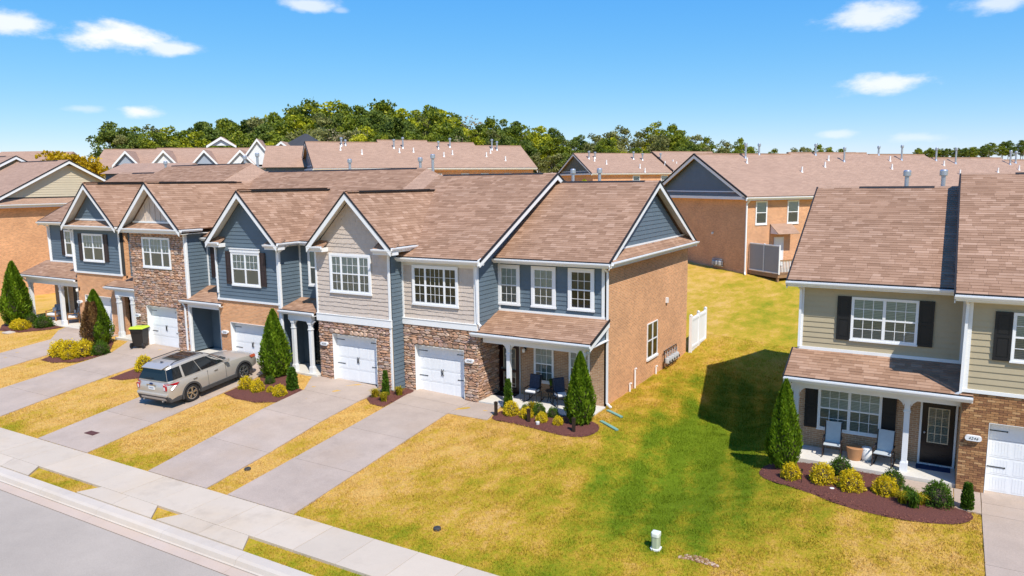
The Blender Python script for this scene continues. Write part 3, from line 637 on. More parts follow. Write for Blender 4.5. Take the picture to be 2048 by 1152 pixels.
def garage_door(root, fc, u0, u1, z0, z1, depth=.22):
    """sectional door set back in its opening, with strap hinges and pull handles"""
    m = MB(); n = -depth; fr = .07
    fc.box(m, u0, z0, n, u0+.012, z1, .035); fc.box(m, u1-.012, z0, n, u1, z1, .035); fc.box(m, u0+.012, z1-.012, n, u1-.012, z1, .035)
    d = m.build('garage_door', 'white_trim', root); h = (z1-z0-.02)/4; a0, a1 = u0+.014, u1-.014
    for k in range(4):
        q = MB(); za, zb = z0+.004+k*h, z0+(k+1)*h-.006; fc.box(q, a0, za, n-.04, a1, zb, n+.0)
        W_ = (a1-a0)/4
        for j in range(4):
            x0, x1 = a0+j*W_+.05, a0+(j+1)*W_-.05; nn = 7
            for i in range(nn): c0_, c1_ = x0+(x1-x0)*i/nn, x0+(x1-x0)*(i+1)/nn; fc.box(q, c0_+.004, za+.05, n, c1_-.004, zb-.05, n+.005)
        q.build('panel', 'white_vinyl', d)
    for uu, sgn in ((a0+.02, 1), (a1-.02, -1)):
        for zz in (z0+h*1.45, z0+h*3.52):
            q = MB(); b = uu+sgn*.42; fc.box(q, min(uu, b), zz-.014, n+.012, max(uu, b), zz+.014, n+.02)
            tip = uu+sgn*.45; fc.box(q, min(b, tip), zz-.022, n+.012, max(b, tip), zz+.022, n+.021); q.build('strap_hinge', 'black_metal', d)
    um = (u0+u1)/2
    for dx in (-.055, .055):
        q = MB(); P = fc.P; q.tube([P(um+dx, z0+h*1.62, n+.03), P(um+dx*.5, z0+h*1.74, n+.045), P(um+dx*.5, z0+h*2.02, n+.045), P(um+dx, z0+h*2.14, n+.03)], .016, 6); q.build('pull_handle', 'black_metal', d)
    return d
def text_mesh(s, size, extr=.004):
    c = bpy.data.curves.new('txt', 'FONT'); c.body = s; c.size = size; c.align_x = 'CENTER'; c.align_y = 'CENTER'; c.extrude = extr; c.shear = .25; c.space_character = 1.15
    o = bpy.data.objects.new('txt', c); COL.objects.link(o); dg = bpy.context.evaluated_depsgraph_get(); me = bpy.data.meshes.new_from_object(o.evaluated_get(dg)); bpy.data.objects.remove(o); bpy.data.curves.remove(c); return me
def plate(root, fc, u, z, s, w=.42, h=.155, ink=.105):
    m = MB(); P = fc.P; n = 8; pts = []
    for cx, a0 in ((w/2-h/2, -90), (-(w/2-h/2), 90)):
        for i in range(n+1): a = R_(a0+180*i/n); pts.append(P(u+cx+math.cos(a)*h/2, z+math.sin(a)*h/2, .0))
    m.prism(pts, fc.P(0, 0, .10)-fc.P(0, 0, .0)); o = m.build('number_plate', 'porch_white', root)
    me = text_mesh(s, ink); me.materials.append(MATS['number_ink']); t = bpy.data.objects.new('house_number', me); COL.objects.link(t); t.parent = o; t.rotation_euler = (math.pi/2, 0, 0); t.location = fc.P(u, z, .102)-Vector(ORG[root.name])
def post(root, x, y, z0, z1, w=.16, bracket=1):
    m = MB(); h = w/2; m.box(x-h, y-h, z0, x+h, y+h, z1-.001); p = m.build('porch_post', 'porch_white', root, bevel=.008)
    q = MB(); b = h+.03; q.box(x-b, y-b, z0-.002, x+b, y+b, z0+.28); q.box(x-h-.015, y-h-.015, z0+.28, x+h+.015, y+h+.015, z0+.31); q.build('post_base', 'porch_white', p)
    q = MB(); b = h+.022; zc = z1-.40; q.box(x-b, y-b, zc, x+b, y+b, zc+.04); q.box(x-b, y-b, z1-.14, x+b, y+b, z1-.002)
    for sx in (-1, 1):
        q.prism([(x+sx*(b), y-.04, z1-.003), (x+sx*(b+.20), y-.04, z1-.003), (x+sx*(b+.13), y-.04, z1-.05), (x+sx*(b+.05), y-.04, z1-.12), (x+sx*b, y-.04, z1-.22)], (0, .08, 0))
    q.build('post_cap', 'porch_white', p); return p
def vent_pipe(root, p, h, r=.075, cap=True, mat='galvanised', name='vent_pipe', local=False):
    m = MB(); x, y, z = p; m.cyl((x, y, z-.4), (x, y, z+h), r, r, 12); m.lathe((x, y, z-.02), [(r*2.0, -.1), (r*1.6, 0), (r*1.05, .14)], 12)
    o = m.build(name, mat, root, smooth=True, local=local)
    if cap: q = MB(); q.lathe((x, y, z+h-.05), [(r*1.2, 0), (r*1.75, .02), (r*1.75, .19), (r*1.2, .24)], 12); q.build('vent_cap', mat, o, smooth=True, local=local)
    return o
def wall(root, x0, y0, z0, x1, y1, z1, mat, name='wall', local=False):
    m = MB(); m.box(x0, y0, z0, x1, y1, z1); return m.build(name, mat, root, uv=True, fix=False, local=local)
def wall_lamp(root, fc, u, z):
    m = MB(); fc.box(m, u-.05, z-.09, 0, u+.05, z+.09, .025); P = fc.P; m.tube([P(u, z+.05, .02), P(u, z+.13, .09), P(u, z+.06, .15)], .012, 6); o = m.build('wall_lamp', 'black_metal', root)
    q = MB(); c = P(u, z-.14, .15); q.lathe(c, [(.035, .16), (.075, .13), (.06, .0), (.03, -.02)], 10); q.build('lamp_glass', 'glass_bulb', o, smooth=True)
    return o
def front_gable(root, xc, half, zf, za, yf, yb, ym, wall_y, pieces, wallfn, ext=None):
    """cross gable over a bay: two slopes, soffits, rake boards; ridge runs back from yf to ym, feet to yb"""
    L = math.hypot(half, za-zf); 
    for s in (-1, 1):
        o = Vector((xc+s*half, yf, zf)); v = Vector((-s*half, 0, za-zf)); u = Vector((0, 1, 0))
        eb, em = ext if ext and s > 0 else (yb, ym)
        roof_plane(root, o, u, v, [(0, 0), (eb-yf, 0), (em-yf, L), (0, L)], pieces)
        # white rake board with dark drip edge above it, soffit under the overhang
        dn = Vector((s*(za-zf), 0, half)).normalized()          # outward normal of the slope
        a = Vector((xc+s*(half+.02), yf-.022, zf-.02))-dn*.10; b = Vector((xc, yf-.022, za))-Vector((0, 0, .10*L/half))
        m = MB(); e = v.normalized(); d = Vector((0, 0, -1)); hh = .20*L/half*.92
        m.prism([Vector((xc+s*(half+.04), yf-.03, zf-.04*(za-zf)/half-.065)), Vector((xc, yf-.03, za-.068)), Vector((xc, yf-.03, za-.068-hh)), Vector((xc+s*(half+.04), yf-.03, zf-.04*(za-zf)/half-.065-hh))], (0, .028, 0)); m.build('rake_board', 'white_trim', root)
        m = MB(); m.prism([Vector((xc+s*(half+.05), yf-.05, zf-.05*(za-zf)/half-.062)), Vector((xc, yf-.05, za-.062)), Vector((xc, yf-.05, za+.022)), Vector((xc+s*(half+.05), yf-.05, zf-.05*(za-zf)/half+.022))], (0, .045, 0)); m.build('drip_edge', 'flashing_black', root)
        m = MB(); m.prism([Vector((xc+s*half, yf, zf-.09)), Vector((xc, yf, za-.09)), Vector((xc, yf, za-.075)), Vector((xc+s*half, yf, zf-.075))], (0, wall_y-yf+.01, 0)); m.build('soffit', 'soffit', root)
    m = MB(); m.box(xc-.13, yf+.1, za-.01, xc+.13, ym+.2, za+.028); r_ = m.build('ridge_cap', 'shingle_far', root, uv=True)
    m = MB(); m.box(xc+.02, yf+.75, za-.03, xc+.15, ym-.2, za+.030); m.build('ridge_vent', 'flashing_black', root)
    wallfn()
# ------------------------------------------------------------------ the row of five townhouses
def rake_end(root, X, s, y0, z0, yr, zr, y1, z1, both=True, over=.35, soff=True):
    """gable-end rake facing s*X at plane X: white boards, dark drip edge, soffit strip back to the wall"""
    for (ya, za) in ((y0, z0),) + (((y1, z1),) if both else ()):
        k = (zr-za)/(yr-ya); h = .20
        m = MB(); m.prism([(X, ya, za-.065), (X, yr, zr-.068), (X, yr, zr-.068-h*1.1), (X, ya, za-.065-h)], (s*.028, 0, 0)); m.build('rake_board', 'white_trim', root)
        m = MB(); m.prism([(X, ya, za-.062), (X, yr, zr-.062), (X, yr, zr+.024), (X, ya, za+.024)], (s*.05, 0, 0)); m.build('drip_edge', 'flashing_black', root)
        if soff: m = MB(); m.prism([(X, ya, za-.10), (X, yr, zr-.10), (X, yr, zr-.085), (X, ya, za-.085)], (-s*(over+.02), 0, 0)); m.build('soffit', 'soffit', root)
def eave(root, x0, x1, y, z, wall_y, g=True):
    m = MB(); m.box(x0, y-.02, z-.21, x1, y, z-.035); m.build('fascia', 'white_trim', root)
    m = MB(); m.box(x0, y+.002, z-.21, x1, wall_y, z-.19); m.build('soffit', 'soffit', root)
    m = MB(); m.box(x0, y-.025, z-.03, x1, y+.03, z+.018); m.build('drip_edge', 'flashing_black', root)
    if g: gutter(root, (x0, y-.022, z-.05), (x1, y-.022, z-.05), (0, -1, 0))
def ridge(root, x0, x1, y, z, vent=None):
    m = MB(); m.prism([(x0, y-.15, z-.075), (x0, y, z+.022), (x0, y+.15, z-.075)], (x1-x0, 0, 0)); m.build('ridge_cap', 'shingle_far', root, uv=True)
    if vent: a, b = vent; m = MB(); m.prism([(a, y-.12, z-.045), (a, y-.01, z+.030), (a, y+.12, z-.045)], (b-a, 0, 0)); m.build('ridge_vent', 'flashing_black', root)
def slopes(root, x0, x1, ye, ze, yr, zr, yb, zb, pieces, tabs=True):
    L = math.hypot(yr-ye, zr-ze); roof_plane(root, (x0, ye, ze), (1, 0, 0), (0, yr-ye, zr-ze), [(0, 0), (x1-x0, 0), (x1-x0, L), (0, L)], pieces, tabs=tabs)
    L = math.hypot(yb-yr, zr-zb); roof_plane(root, (x0, yb, zb), (1, 0, 0), (0, yr-yb, zr-zb), [(0, 0), (x1-x0, 0), (x1-x0, L), (0, L)], None, tabs=False)
def porch_roof(root, x0, x1, ye, ze, yw, zw, pieces, side=None):
    L = math.hypot(yw-ye, zw-ze); roof_plane(root, (x0, ye, ze), (1, 0, 0), (0, yw-ye, zw-ze), [(0, 0), (x1-x0, 0), (x1-x0, L), (0, L)], pieces)
    m = MB(); m.box(x0, ye-.02, ze-.19, x1, ye, ze-.035); m.build('fascia', 'white_trim', root)
    m = MB(); m.box(x0, ye-.024, ze-.028, x1, ye+.02, ze+.018); m.build('drip_edge', 'flashing_black', root)
    gutter(root, (x0, ye-.022, ze-.04), (x1, ye-.022, ze-.04), (0, -1, 0))
    m = MB(); m.box(x0+.02, ye+.002, ze-.19, x1-.02, yw, ze-.17); m.build('porch_ceiling', 'porch_white', root)
def bay_shell(root, x0, x1, y, z0, zs, door, mat, back=1.2):
    """garage storey: two piers and a lintel round the opening"""
    a, b, zt = door; wall(root, x0, y, z0-.4, a, y+.30, zs, mat); wall(root, b, y, z0-.4, x1, y+.30, zs, mat); wall(root, a, y, zt, b, y+.30, zs, mat)
def corner(root, fc, u, z0, z1, w=.10): trim(root, fc, u-w/2, z0, u+w/2, z1, .048, name='corner_board')
def entry_door(root, fc, u0, u1, z0, z1, mat='door_black', glass=None):
    m = MB(); f = .06; fc.box(m, u0-f, z0, 0, u0, z1+f, .05); fc.box(m, u1, z0, 0, u1+f, z1+f, .05); fc.box(m, u0, z1, 0, u1, z1+f, .05); fc.box(m, u0-f, z0-.04, 0, u1+f, z0, .09); fr = m.build('door_frame', 'white_trim', root)
    m = MB(); fc.box(m, u0+.003, z0+.002, 0, u1-.003, z1-.003, .03); d = m.build('door', mat, root)
    P = fc.P; q = MB()
    if glass:
        g0, g1, gz0, gz1 = u0+(u1-u0)*glass[0], u0+(u1-u0)*glass[1], z0+(z1-z0)*glass[2], z0+(z1-z0)*glass[3]
        fc.box(q, g0-.03, gz0-.03, .031, g1+.03, gz0, .045); fc.box(q, g0-.03, gz1, .031, g1+.03, gz1+.03, .045); fc.box(q, g0-.03, gz0, .031, g0, gz1, .045); fc.box(q, g1, gz0, .031, g1+.03, gz1, .045)
        for i in (1, 2): x = g0+(g1-g0)*i/3; fc.box(q, x-.01, gz0, .033, x+.01, gz1, .042)
        for i in (1, 2, 3): z = gz0+(gz1-gz0)*i/4; fc.box(q, g0, z-.01, .033, g1, z+.01, .0415)
        q.build('door_lite_frame', 'siding_cream', d); q = MB(); fc.sheet(q, g0, gz0, g1, gz1, .036); q.build('pane', 'glass_dark', d, fix=False); q = MB(); fc.sheet(q, g0, gz0, g1, gz1, .032); q.build('blind', 'blind', d, uv=True, fix=False)
        q = MB()
        for a, b in ((.12, .42), (.58, .88)):
            for c, e in ((.06, .16), (.19, .30)): fc.box(q, u0+(u1-u0)*a, z0+(z1-z0)*c, .031, u0+(u1-u0)*b, z0+(z1-z0)*e, .041)
        q.build('door_panel', mat, d)
    q = MB(); q.lathe(P(u0+.09, z0+1.0, .06), [(.02, -.03), (.035, 0), (.02, .03)], 10); q.cyl(P(u0+.09, z0+1.0, .03), P(u0+.09, z0+1.0, .09), .022, .022, 8); q.build('door_knob', 'galvanised', d)
    return d
GRP = 'attached townhouses of the row'
PA = []
A = thing('townhouse', 'right end townhouse of the row with brick side wall and stone garage front', 'townhouse', (-15.5, 1.7, 0), GRP)
bay_shell(A, -19.75, -16.0, 0, 0, 3.0, (-19.15, -16.65, 2.13), 'mortar')
wall(A, -16.2, .31, -.4, -16.003, 1.7, 3.0, 'mortar')
stonework(A, front(0), -19.75, -15.96, .0, 3.0, [(-19.16, -16.64, 0, 2.14)], (-19.3, -16.5, 2.15, .24), limit=190)
stonework(A, right(-16.0), .02, 1.7, .0, 3.0, limit=110)
garage_door(A, front(0), -19.15, -16.65, .02, 2.13)
trim(A, front(0), -19.76, 3.0, -15.96, 3.25, .09); m = MB(); m.box(-19.75, -.11, 3.25, -15.95, .0, 3.275); m.build('band_cap', 'white_trim', A)
wall(A, -19.75, 0, 3.0, -16.0, .2, 5.75, 'interior'); wall(A, -16.2, .2, 3.0, -16.0, 1.7, 5.75, 'interior')
shakes(A, front(0), 'shake_beige', 3.275, 5.70, (-19.68, -16.06)); corner(A, front(0), -19.70, 3.27, 5.72); corner(A, front(0), -16.05, 3.27, 5.72); corner(A, right(-16.0), .06, 3.0, 5.75); trim(A, front(0), -19.65, 5.52, -16.1, 5.72, .04, 'soffit', 'frieze_board')
window(A, front(-.04), -19.07, -16.93, 3.96, 5.46, (1, 1.75, 1), (4, 2), blind='blind_dark', lower='glass')
boards(A, right(-16.0), 'siding_blue', 3.0, 5.85, (.11, 1.72))
# strip of siding between the two roof levels
m = MB(); m.prism([(-16.0, .2, 5.70), (-16.0, 6.3, 9.10), (-16.0, 6.3, 8.30), (-16.0, 1.7, 5.60)], (-.12, 0, 0)); m.build('wall', 'interior', A)
boards(A, right(-16.0), 'siding_blue', 5.85, 9.10, lambda z: (max(.0, (z-5.80)/.504), 1.30+max(0, z-5.86)/.545))
slopes(A, -22.4, -15.60, -.35, 5.90, 6.40, 9.30, 13.0, 5.90, PA); eave(A, -19.75, -15.62, -.35, 5.90, .0); ridge(A, -22.2, -15.62, 6.40, 9.30, (-22.0, -16.3)); rake_end(A, -15.60, 1, -.37, 5.89, 6.40, 9.30, 13.0, 5.9, over=.38)
m = MB(); m.prism([(-15.60, -.45, 5.90), (-15.60, -.45, 5.68), (-15.60, -.05, 5.68), (-15.60, .1, 6.08)], (-.05, 0, 0)); m.build('rake_return', 'white_trim', A)
slopes(A, -15.97, -10.85, 1.25, 5.85, 6.85, 8.90, 12.6, 5.85, PA); eave(A, -15.96, -10.80, 1.25, 5.85, 1.7); ridge(A, -15.95, -10.86, 6.85, 8.90, (-15.6, -11.5)); rake_end(A, -10.85, 1, 1.23, 5.84, 6.85, 8.90, 12.62, 5.84)
wall(A, -16.0, 1.7, 3.2, -11.2, 1.9, 5.72, 'interior'); boards(A, front(1.7), 'siding_blue', 3.66, 5.66, (-15.92, -11.26)); corner(A, front(1.7), -15.95, 3.62, 5.66, .13); corner(A, front(1.7), -11.25, 3.62, 5.66, .12); trim(A, front(1.7), -15.9, 5.58, -11.3, 5.68, .045, 'soffit', 'frieze_board'); trim(A, front(1.7), -15.95, 3.60, -11.15, 3.68, .07, name='skirt_board')
for a, b in ((-15.86, -15.06), (-14.29, -13.41), (-12.63, -11.73)): window(A, front(1.664), a, b, 3.95, 5.43, (1,), (3, 2), casing=.115, blind='blind_dark' if a > -14 else 'blind', lower='glass_screen')
wall(A, -16.0, 1.7, -.4, -11.2, 1.95, 3.2, 'brick_porch'); wall(A, -11.45, 1.955, -.5, -11.2, 12.2, 5.72, 'brick', 'side_wall'); wall(A, -19.75, 12.2, -.5, -11.2, 12.4, 5.7, 'brick')
wall(A, -11.45, 1.702, -.4, -11.2, 1.954, 5.72, 'brick')
window(A, right(-11.198), 6.5, 7.85, .98, 2.58, (1, 1), None, casing=0, sill=.10, blind='blind', lower='glass_screen')
m = MB(); m.prism([(-11.205, 1.7, 5.7), (-11.205, 12.2, 5.7), (-11.205, 6.85, 8.72)], (-.15, 0, 0)); m.build('gable_wall', 'interior', A)
boards(A, right(-11.2), 'siding_blue', 6.26, 8.66, lambda z: (1.7+(z-5.72)/.545, 12.1-(z-5.72)/.535)); trim(A, right(-11.2), 2.2, 6.20, 11.6, 6.27, .055)
roof_plane(A, (-10.76, 1.45, 5.86), (0, 1, 0), (-.44, 0, .36), [(0, 0), (10.9, 0), (10.35, .565), (.55, .565)], PA); gutter(A, (-10.765, 1.3, 5.84), (-10.765, 12.5, 5.84), (1, 0, 0)); m = MB(); m.box(-11.2, 1.3, 5.64, -10.77, 12.5, 5.66); m.build('soffit', 'soffit', A); m = MB(); m.box(-10.785, 1.3, 5.66, -10.765, 12.5, 5.82); m.build('fascia', 'white_trim', A)
porch_roof(A, -16.22, -10.97, -.12, 2.97, 1.69, 3.61, PA)
m = MB(); m.box(-15.85, .18, 2.52, -11.2, .40, 2.78); m.build('porch_beam', 'porch_white', A)
m = MB(); m.prism([(-11.16, -.02, 2.76), (-11.16, 1.68, 2.76), (-11.16, 1.68, 3.50), (-11.16, -.02, 2.91)], (-.05, 0, 0)); m.build('gable_wall', 'interior', A); boards(A, right(-11.16), 'siding_blue', 2.76, 3.5, lambda z: (max(.02, (z-2.91)/.35), 1.68)); rake_end(A, -11.0, 1, -.13, 2.97, 1.68, 3.60, 0, 0, both=False, over=.16)
post(A, -14.70, .29, .10, 2.53); post(A, -11.50, .29, .10, 2.53)
m = MB(); m.box(-16.0, .0, -.3, -11.12, 1.7, .10); m.build('porch_slab', 'concrete_porch', A, bevel=.01)
entry_door(A, front(1.698), -15.93, -15.03, .14, 2.20, 'door_brown', (.2, .8, .12, .9))
m = MB(); front(1.60).box(m, -15.97, .12, 0, -15.88, 2.24, .04); front(1.60).box(m, -15.08, .12, 0, -14.99, 2.24, .04); front(1.60).box(m, -15.88, 2.14, 0, -15.08, 2.24, .04); front(1.60).box(m, -15.88, .12, 0, -15.08, .32, .04); front(1.60).box(m, -15.88, 1.02, .002, -15.08, 1.12, .038); m.build('storm_door', 'door_brown', A)
window(A, front(1.698), -14.28, -13.45, .78, 2.26, (1,), (3, 2), casing=.04, sill=.04, blind='blind', lower='glass_dark'); window(A, front(1.698), -12.68, -11.85, .78, 2.26, (1,), (3, 2), casing=.04, sill=.04, blind='blind', lower='glass_dark')
wall_lamp(A, front(1.70), -14.74, 2.08); plate(A, front(-.04), -16.34, 1.745, '4240')
downspout(A, [(-15.98, -.36, 5.80), (-15.93, -.10, 5.62), (-15.93, -.06, 3.35), (-15.80, -.02, 3.22)]); downspout(A, [(-11.10, 1.23, 5.75), (-11.05, 1.62, 5.45), (-11.05, 1.64, .25), (-10.85, 1.60, .12)]); downspout(A, [(-11.07, -.14, 2.86), (-11.33, .10, 2.62), (-11.33, .12, .3)])
for y, z, h in ((4.3, .05, .34), (4.9, .05, .85), (7.6, .05, .36)): m = MB(); m.tube([(-11.13, y, z), (-11.13, y, z+h), (-11.06, y, z+h+.04)], .04, 8); m.build('drain_pipe', 'pvc_white', A)
m = MB(); m.box(-11.2, 9.0, 3.18, -11.10, 9.16, 3.42); m.build('vent_hood', 'porch_white', A)
for px, y in ((1146, 8.2), (1199, 8.2)): p = Pd(px, 362, 0); d = (Pd(px, 362, 1)-CAM); q = CAM+d*((y-CAM.y)/d.y); vent_pipe(A, (q.x, y, 8.25), 1.08)
lay_pieces(A, PA)
# ---- beige gabled townhouse with the small columned entry
PB = []
B = thing('townhouse', 'townhouse with beige shake gable over stone garage front', 'townhouse', (-22.5, -.8, .28), GRP)
bay_shell(B, -23.9, -19.75, -.8, .28, 2.93, (-23.08, -20.58, 2.38), 'mortar')
stonework(B, front(-.8), -23.86, -19.79, .2, 2.93, [(-23.09, -20.57, 0, 2.39)], (-23.25, -20.4, 2.40, .22))
garage_door(B, front(-.8), -23.08, -20.58, .29, 2.38)
trim(B, front(-.8), -23.92, 2.93, -19.70, 3.24, .09); m = MB(); m.box(-23.93, -.91, 3.24, -19.69, -.8, 3.265); m.build('band_cap', 'white_trim', B)
wall(B, -23.9, -.8, 2.93, -19.75, -.6, 6.2, 'interior'); m = MB(); m.prism([(-23.9, -.795, 6.2), (-19.75, -.795, 6.2), (-19.75, -.795, 6.55), (-21.6, -.795, 8.38), (-23.9, -.795, 6.3)], (0, .2, 0)); m.build('gable_wall', 'interior', B)
gw = lambda xc, a, b, za, k: (lambda z: (max(a, xc-(za-z)/k), min(b, xc+(za-z)/k)))
shakes(B, front(-.8), 'shake_beige', 3.265, 8.30, gw(-21.6, -23.84, -19.81, 8.42, .974))
corner(B, front(-.8), -23.88, 3.26, 6.1, .09); corner(B, front(-.8), -19.78, .25, 6.1, .10)
window(B, front(-.842), -22.92, -20.80, 4.33, 5.86, (1, 1.9, 1), (3, 2), blind='blind_pale', casing=.10)
wall(B, -19.95, -.6, -.1, -19.75, .3, 6.2, 'interior'); boards(B, right(-19.75), 'siding_blue', .15, 6.2, (-.73, .15))
front_gable(B, -21.6, 2.3, 6.35, 8.59, -1.28, .60, 5.05, -.8, PB, lambda: None)
for s, xe in ((-1, -23.9), (1, -19.3)):     # boxed eave returns at the feet of the gable
    x0, x1 = (xe-.05, xe+.78) if s < 0 else (xe-1.0, xe+.05)
    m = MB(); m.box(x0, -1.18, 6.02, x1, -.8, 6.20); m.build('eave_return', 'porch_white', B); roof_plane(B, (x0, -1.2, 6.24), (1, 0, 0), (0, .40, .25), [(0, 0), (x1-x0, 0), (x1-x0, .47), (0, .47)], PB); gutter(B, (x0, -1.2, 6.24), (x1, -1.2, 6.24), (0, -1, 0))
gutter(B, (-19.28, -1.25, 6.31), (-19.28, .45, 6.31), (1, 0, 0)); m = MB(); m.box(-19.75, -1.15, 6.12, -19.29, .5, 6.14); m.build('soffit', 'soffit', B); m = MB(); m.box(-19.31, -1.2, 6.14, -19.29, .5, 6.28); m.build('fascia', 'white_trim', B)
gutter(B, (-23.92, -1.25, 6.31), (-23.92, .35, 6.31), (-1, 0, 0))
slopes(B, -29.4, -23.3, .15, 6.33, 6.75, 9.68, 13.3, 6.33, PB); ridge(B, -29.4, -23.3, 6.75, 9.68, (-29.4, -23.9)); eave(B, -26.3, -23.95, .15, 6.33, .5)
m = MB(); m.add([(-23.31, .15, 6.328), (-22.2, .15, 6.155), (-22.2, 6.42, 9.305), (-23.31, 6.75, 9.682), (-23.31, 8.2, 8.95), (-22.2, 8.0, 8.45)], [(0, 1, 2, 3), (3, 2, 5, 4)]); m.build('roof_saddle', 'shingle_far', B, uv=True)
wall(B, -26.25, .5, 3.2, -23.9, .7, 6.2, 'interior'); boards(B, front(.5), 'siding_blue', 3.60, 6.12, (-26.15, -23.9)); corner(B, front(.5), -26.18, 3.6, 6.12, .09)
window(B, front(.464), -25.55, -24.75, 4.28, 5.88, (1,), None, casing=.09, blind='blind')
wall(B, -26.25, .5, -.1, -23.9, .75, 3.2, 'siding_blue'); wall(B, -23.9, -.5, -.1, -23.7, .5, 6.2, 'siding_blue')
porch_roof(B, -26.22, -24.05, -.92, 3.25, .49, 3.62, PB); m = MB(); m.box(-25.75, -.86, 2.80, -24.28, -.66, 3.06); m.build('porch_beam', 'porch_white', B)
post(B, -25.52, -.76, .42, 2.81); post(B, -24.45, -.76, .42, 2.81)
m = MB(); m.box(-26.2, -1.0, -.1, -23.95, .5, .42); m.build('porch_slab', 'concrete_porch', B, bevel=.01)
entry_door(B, front(.498), -25.05, -24.2, .44, 2.5, 'door_black'); m = MB(); front(.498).box(m, -25.5, .44, 0, -25.15, 2.5, .03); m.build('sidelight', 'glass_dark', B)
plate(B, front(-.84), -23.52, 1.90, '4238')
for px, h in ((700, 1.05), (841, 1.0), (866, 1.15)): d = (Pd(px, 340, 1)-CAM); q = CAM+d*((8.1-CAM.y)/d.y); vent_pipe(B, (q.x, 8.1, 9.1), h)
downspout(B, [(-26.06, -.9, 3.15), (-26.12, -.85, 2.95), (-26.12, -.84, .3)])
lay_pieces(B, PB)
# ---- blue gabled townhouse
PC = []
Cc = thing('townhouse', 'townhouse with blue gable and plum shutters over brick garage front', 'townhouse', (-29.0, -.8, .35), GRP)
bay_shell(Cc, -30.5, -26.25, -.8, .35, 3.40, (-29.75, -27.25, 2.34), 'brick'); garage_door(Cc, front(-.8), -29.75, -27.25, .36, 2.34)
trim(Cc, front(-.8), -30.52, 3.40, -26.22, 3.49, .07)
wall(Cc, -30.5, -.8, 3.40, -26.25, -.6, 6.2, 'interior'); m = MB(); m.prism([(-30.5, -.795, 6.2), (-26.25, -.795, 6.2), (-26.25, -.795, 6.5), (-28.2, -.795, 8.45), (-30.5, -.795, 6.25)], (0, .2, 0)); m.build('gable_wall', 'interior', Cc)
boards(Cc, front(-.8), 'siding_blue', 3.49, 8.40, gw(-28.2, -30.44, -26.31, 8.48, .983)); corner(Cc, front(-.8), -30.46, 3.48, 6.1); corner(Cc, front(-.8), -26.29, .3, 6.1)
window(Cc, front(-.836), -29.30, -27.50, 4.25, 5.70, (1, 1), (3, 2), lower_grid=False, blind='blind_pale', casing=.07, head=.16); shutter(Cc, front(-.83), -29.76, -29.40, 4.22, 5.80); shutter(Cc, front(-.83), -27.40, -27.04, 4.22, 5.80)
wall(Cc, -26.45, -.6, -.1, -26.25, .7, 6.2, 'interior'); boards(Cc, right(-26.25), 'siding_blue', .3, 6.16, (-.73, .5)); corner(Cc, right(-26.25), -.75, .3, 6.1, .09)
front_gable(Cc, -28.2, 2.36, 6.33, 8.65, -1.28, .35, 4.80, -.8, PC, lambda: None)
for s, xe in ((-1, -30.56), (1, -25.84)):
    x0, x1 = (xe-.05, xe+.80) if s < 0 else (xe-.85, xe+.05)
    m = MB(); m.box(x0, -1.18, 6.0, x1, -.8, 6.18); m.build('eave_return', 'porch_white', Cc); roof_plane(Cc, (x0, -1.2, 6.22), (1, 0, 0), (0, .40, .25), [(0, 0), (x1-x0, 0), (x1-x0, .47), (0, .47)], PC); gutter(Cc, (x0, -1.2, 6.22), (x1, -1.2, 6.22), (0, -1, 0))
gutter(Cc, (-25.82, -1.25, 6.29), (-25.82, .15, 6.29), (1, 0, 0)); gutter(Cc, (-30.58, -1.25, 6.29), (-30.58, .2, 6.29), (-1, 0, 0)); m = MB(); m.box(-26.25, -1.15, 6.12, -25.85, .5, 6.14); m.build('soffit', 'soffit', Cc)
slopes(Cc, -36.2, -29.4, .15, 6.33, 6.75, 9.68, 13.3, 6.33, PC); ridge(Cc, -36.2, -29.4, 6.75, 9.68, (-34.9, -29.4)); eave(Cc, -32.85, -30.6, .15, 6.33, .45)
wall(Cc, -32.8, .45, 3.2, -30.5, .65, 6.2, 'interior'); boards(Cc, front(.45), 'siding_blue', 3.75, 6.12, (-32.7, -30.5)); corner(Cc, front(.45), -32.72, 3.75, 6.1, .09); shutter(Cc, front(.42), -32.45, -32.14, 4.25, 5.95); window(Cc, front(.414), -32.02, -31.2, 4.3, 5.88, (1,), None, blind='blind')
wall(Cc, -32.8, .45, -.1, -30.5, .7, 3.2, 'siding_blue'); wall(Cc, -30.5, -.5, -.1, -30.3, .45, 6.2, 'siding_blue'); entry_door(Cc, front(.448), -31.9, -31.0, .5, 2.55)
m = MB(); m.box(-32.75, -1.0, -.1, -30.52, .45, .48); m.build('porch_slab', 'concrete_porch', Cc)
porch_roof(Cc, -33.25, -30.2, -.95, 3.22, .44, 3.80, PC); m = MB(); m.box(-32.8, -.87, 2.86, -30.5, -.83, 3.03); m.build('porch_beam', 'porch_white', Cc)
plate(Cc, front(-.80), -30.15, 1.80, '4236'); downspout(Cc, [(-30.55, -1.28, 6.18), (-30.42, -.9, 5.95), (-30.42, -.88, 3.75)]); downspout(Cc, [(-33.15, -.98, 3.12), (-33.02, -.9, 2.85), (-33.02, -.9, .6)]); downspout(Cc, [(-25.80, -.6, 6.2), (-26.18, -.84, 5.85), (-26.16, -.86, 3.6), (-26.16, -.86, .4)])
trim(Cc, front(.446), -32.1, .5, -32.02, 2.9, .05)
lay_pieces(Cc, PC)
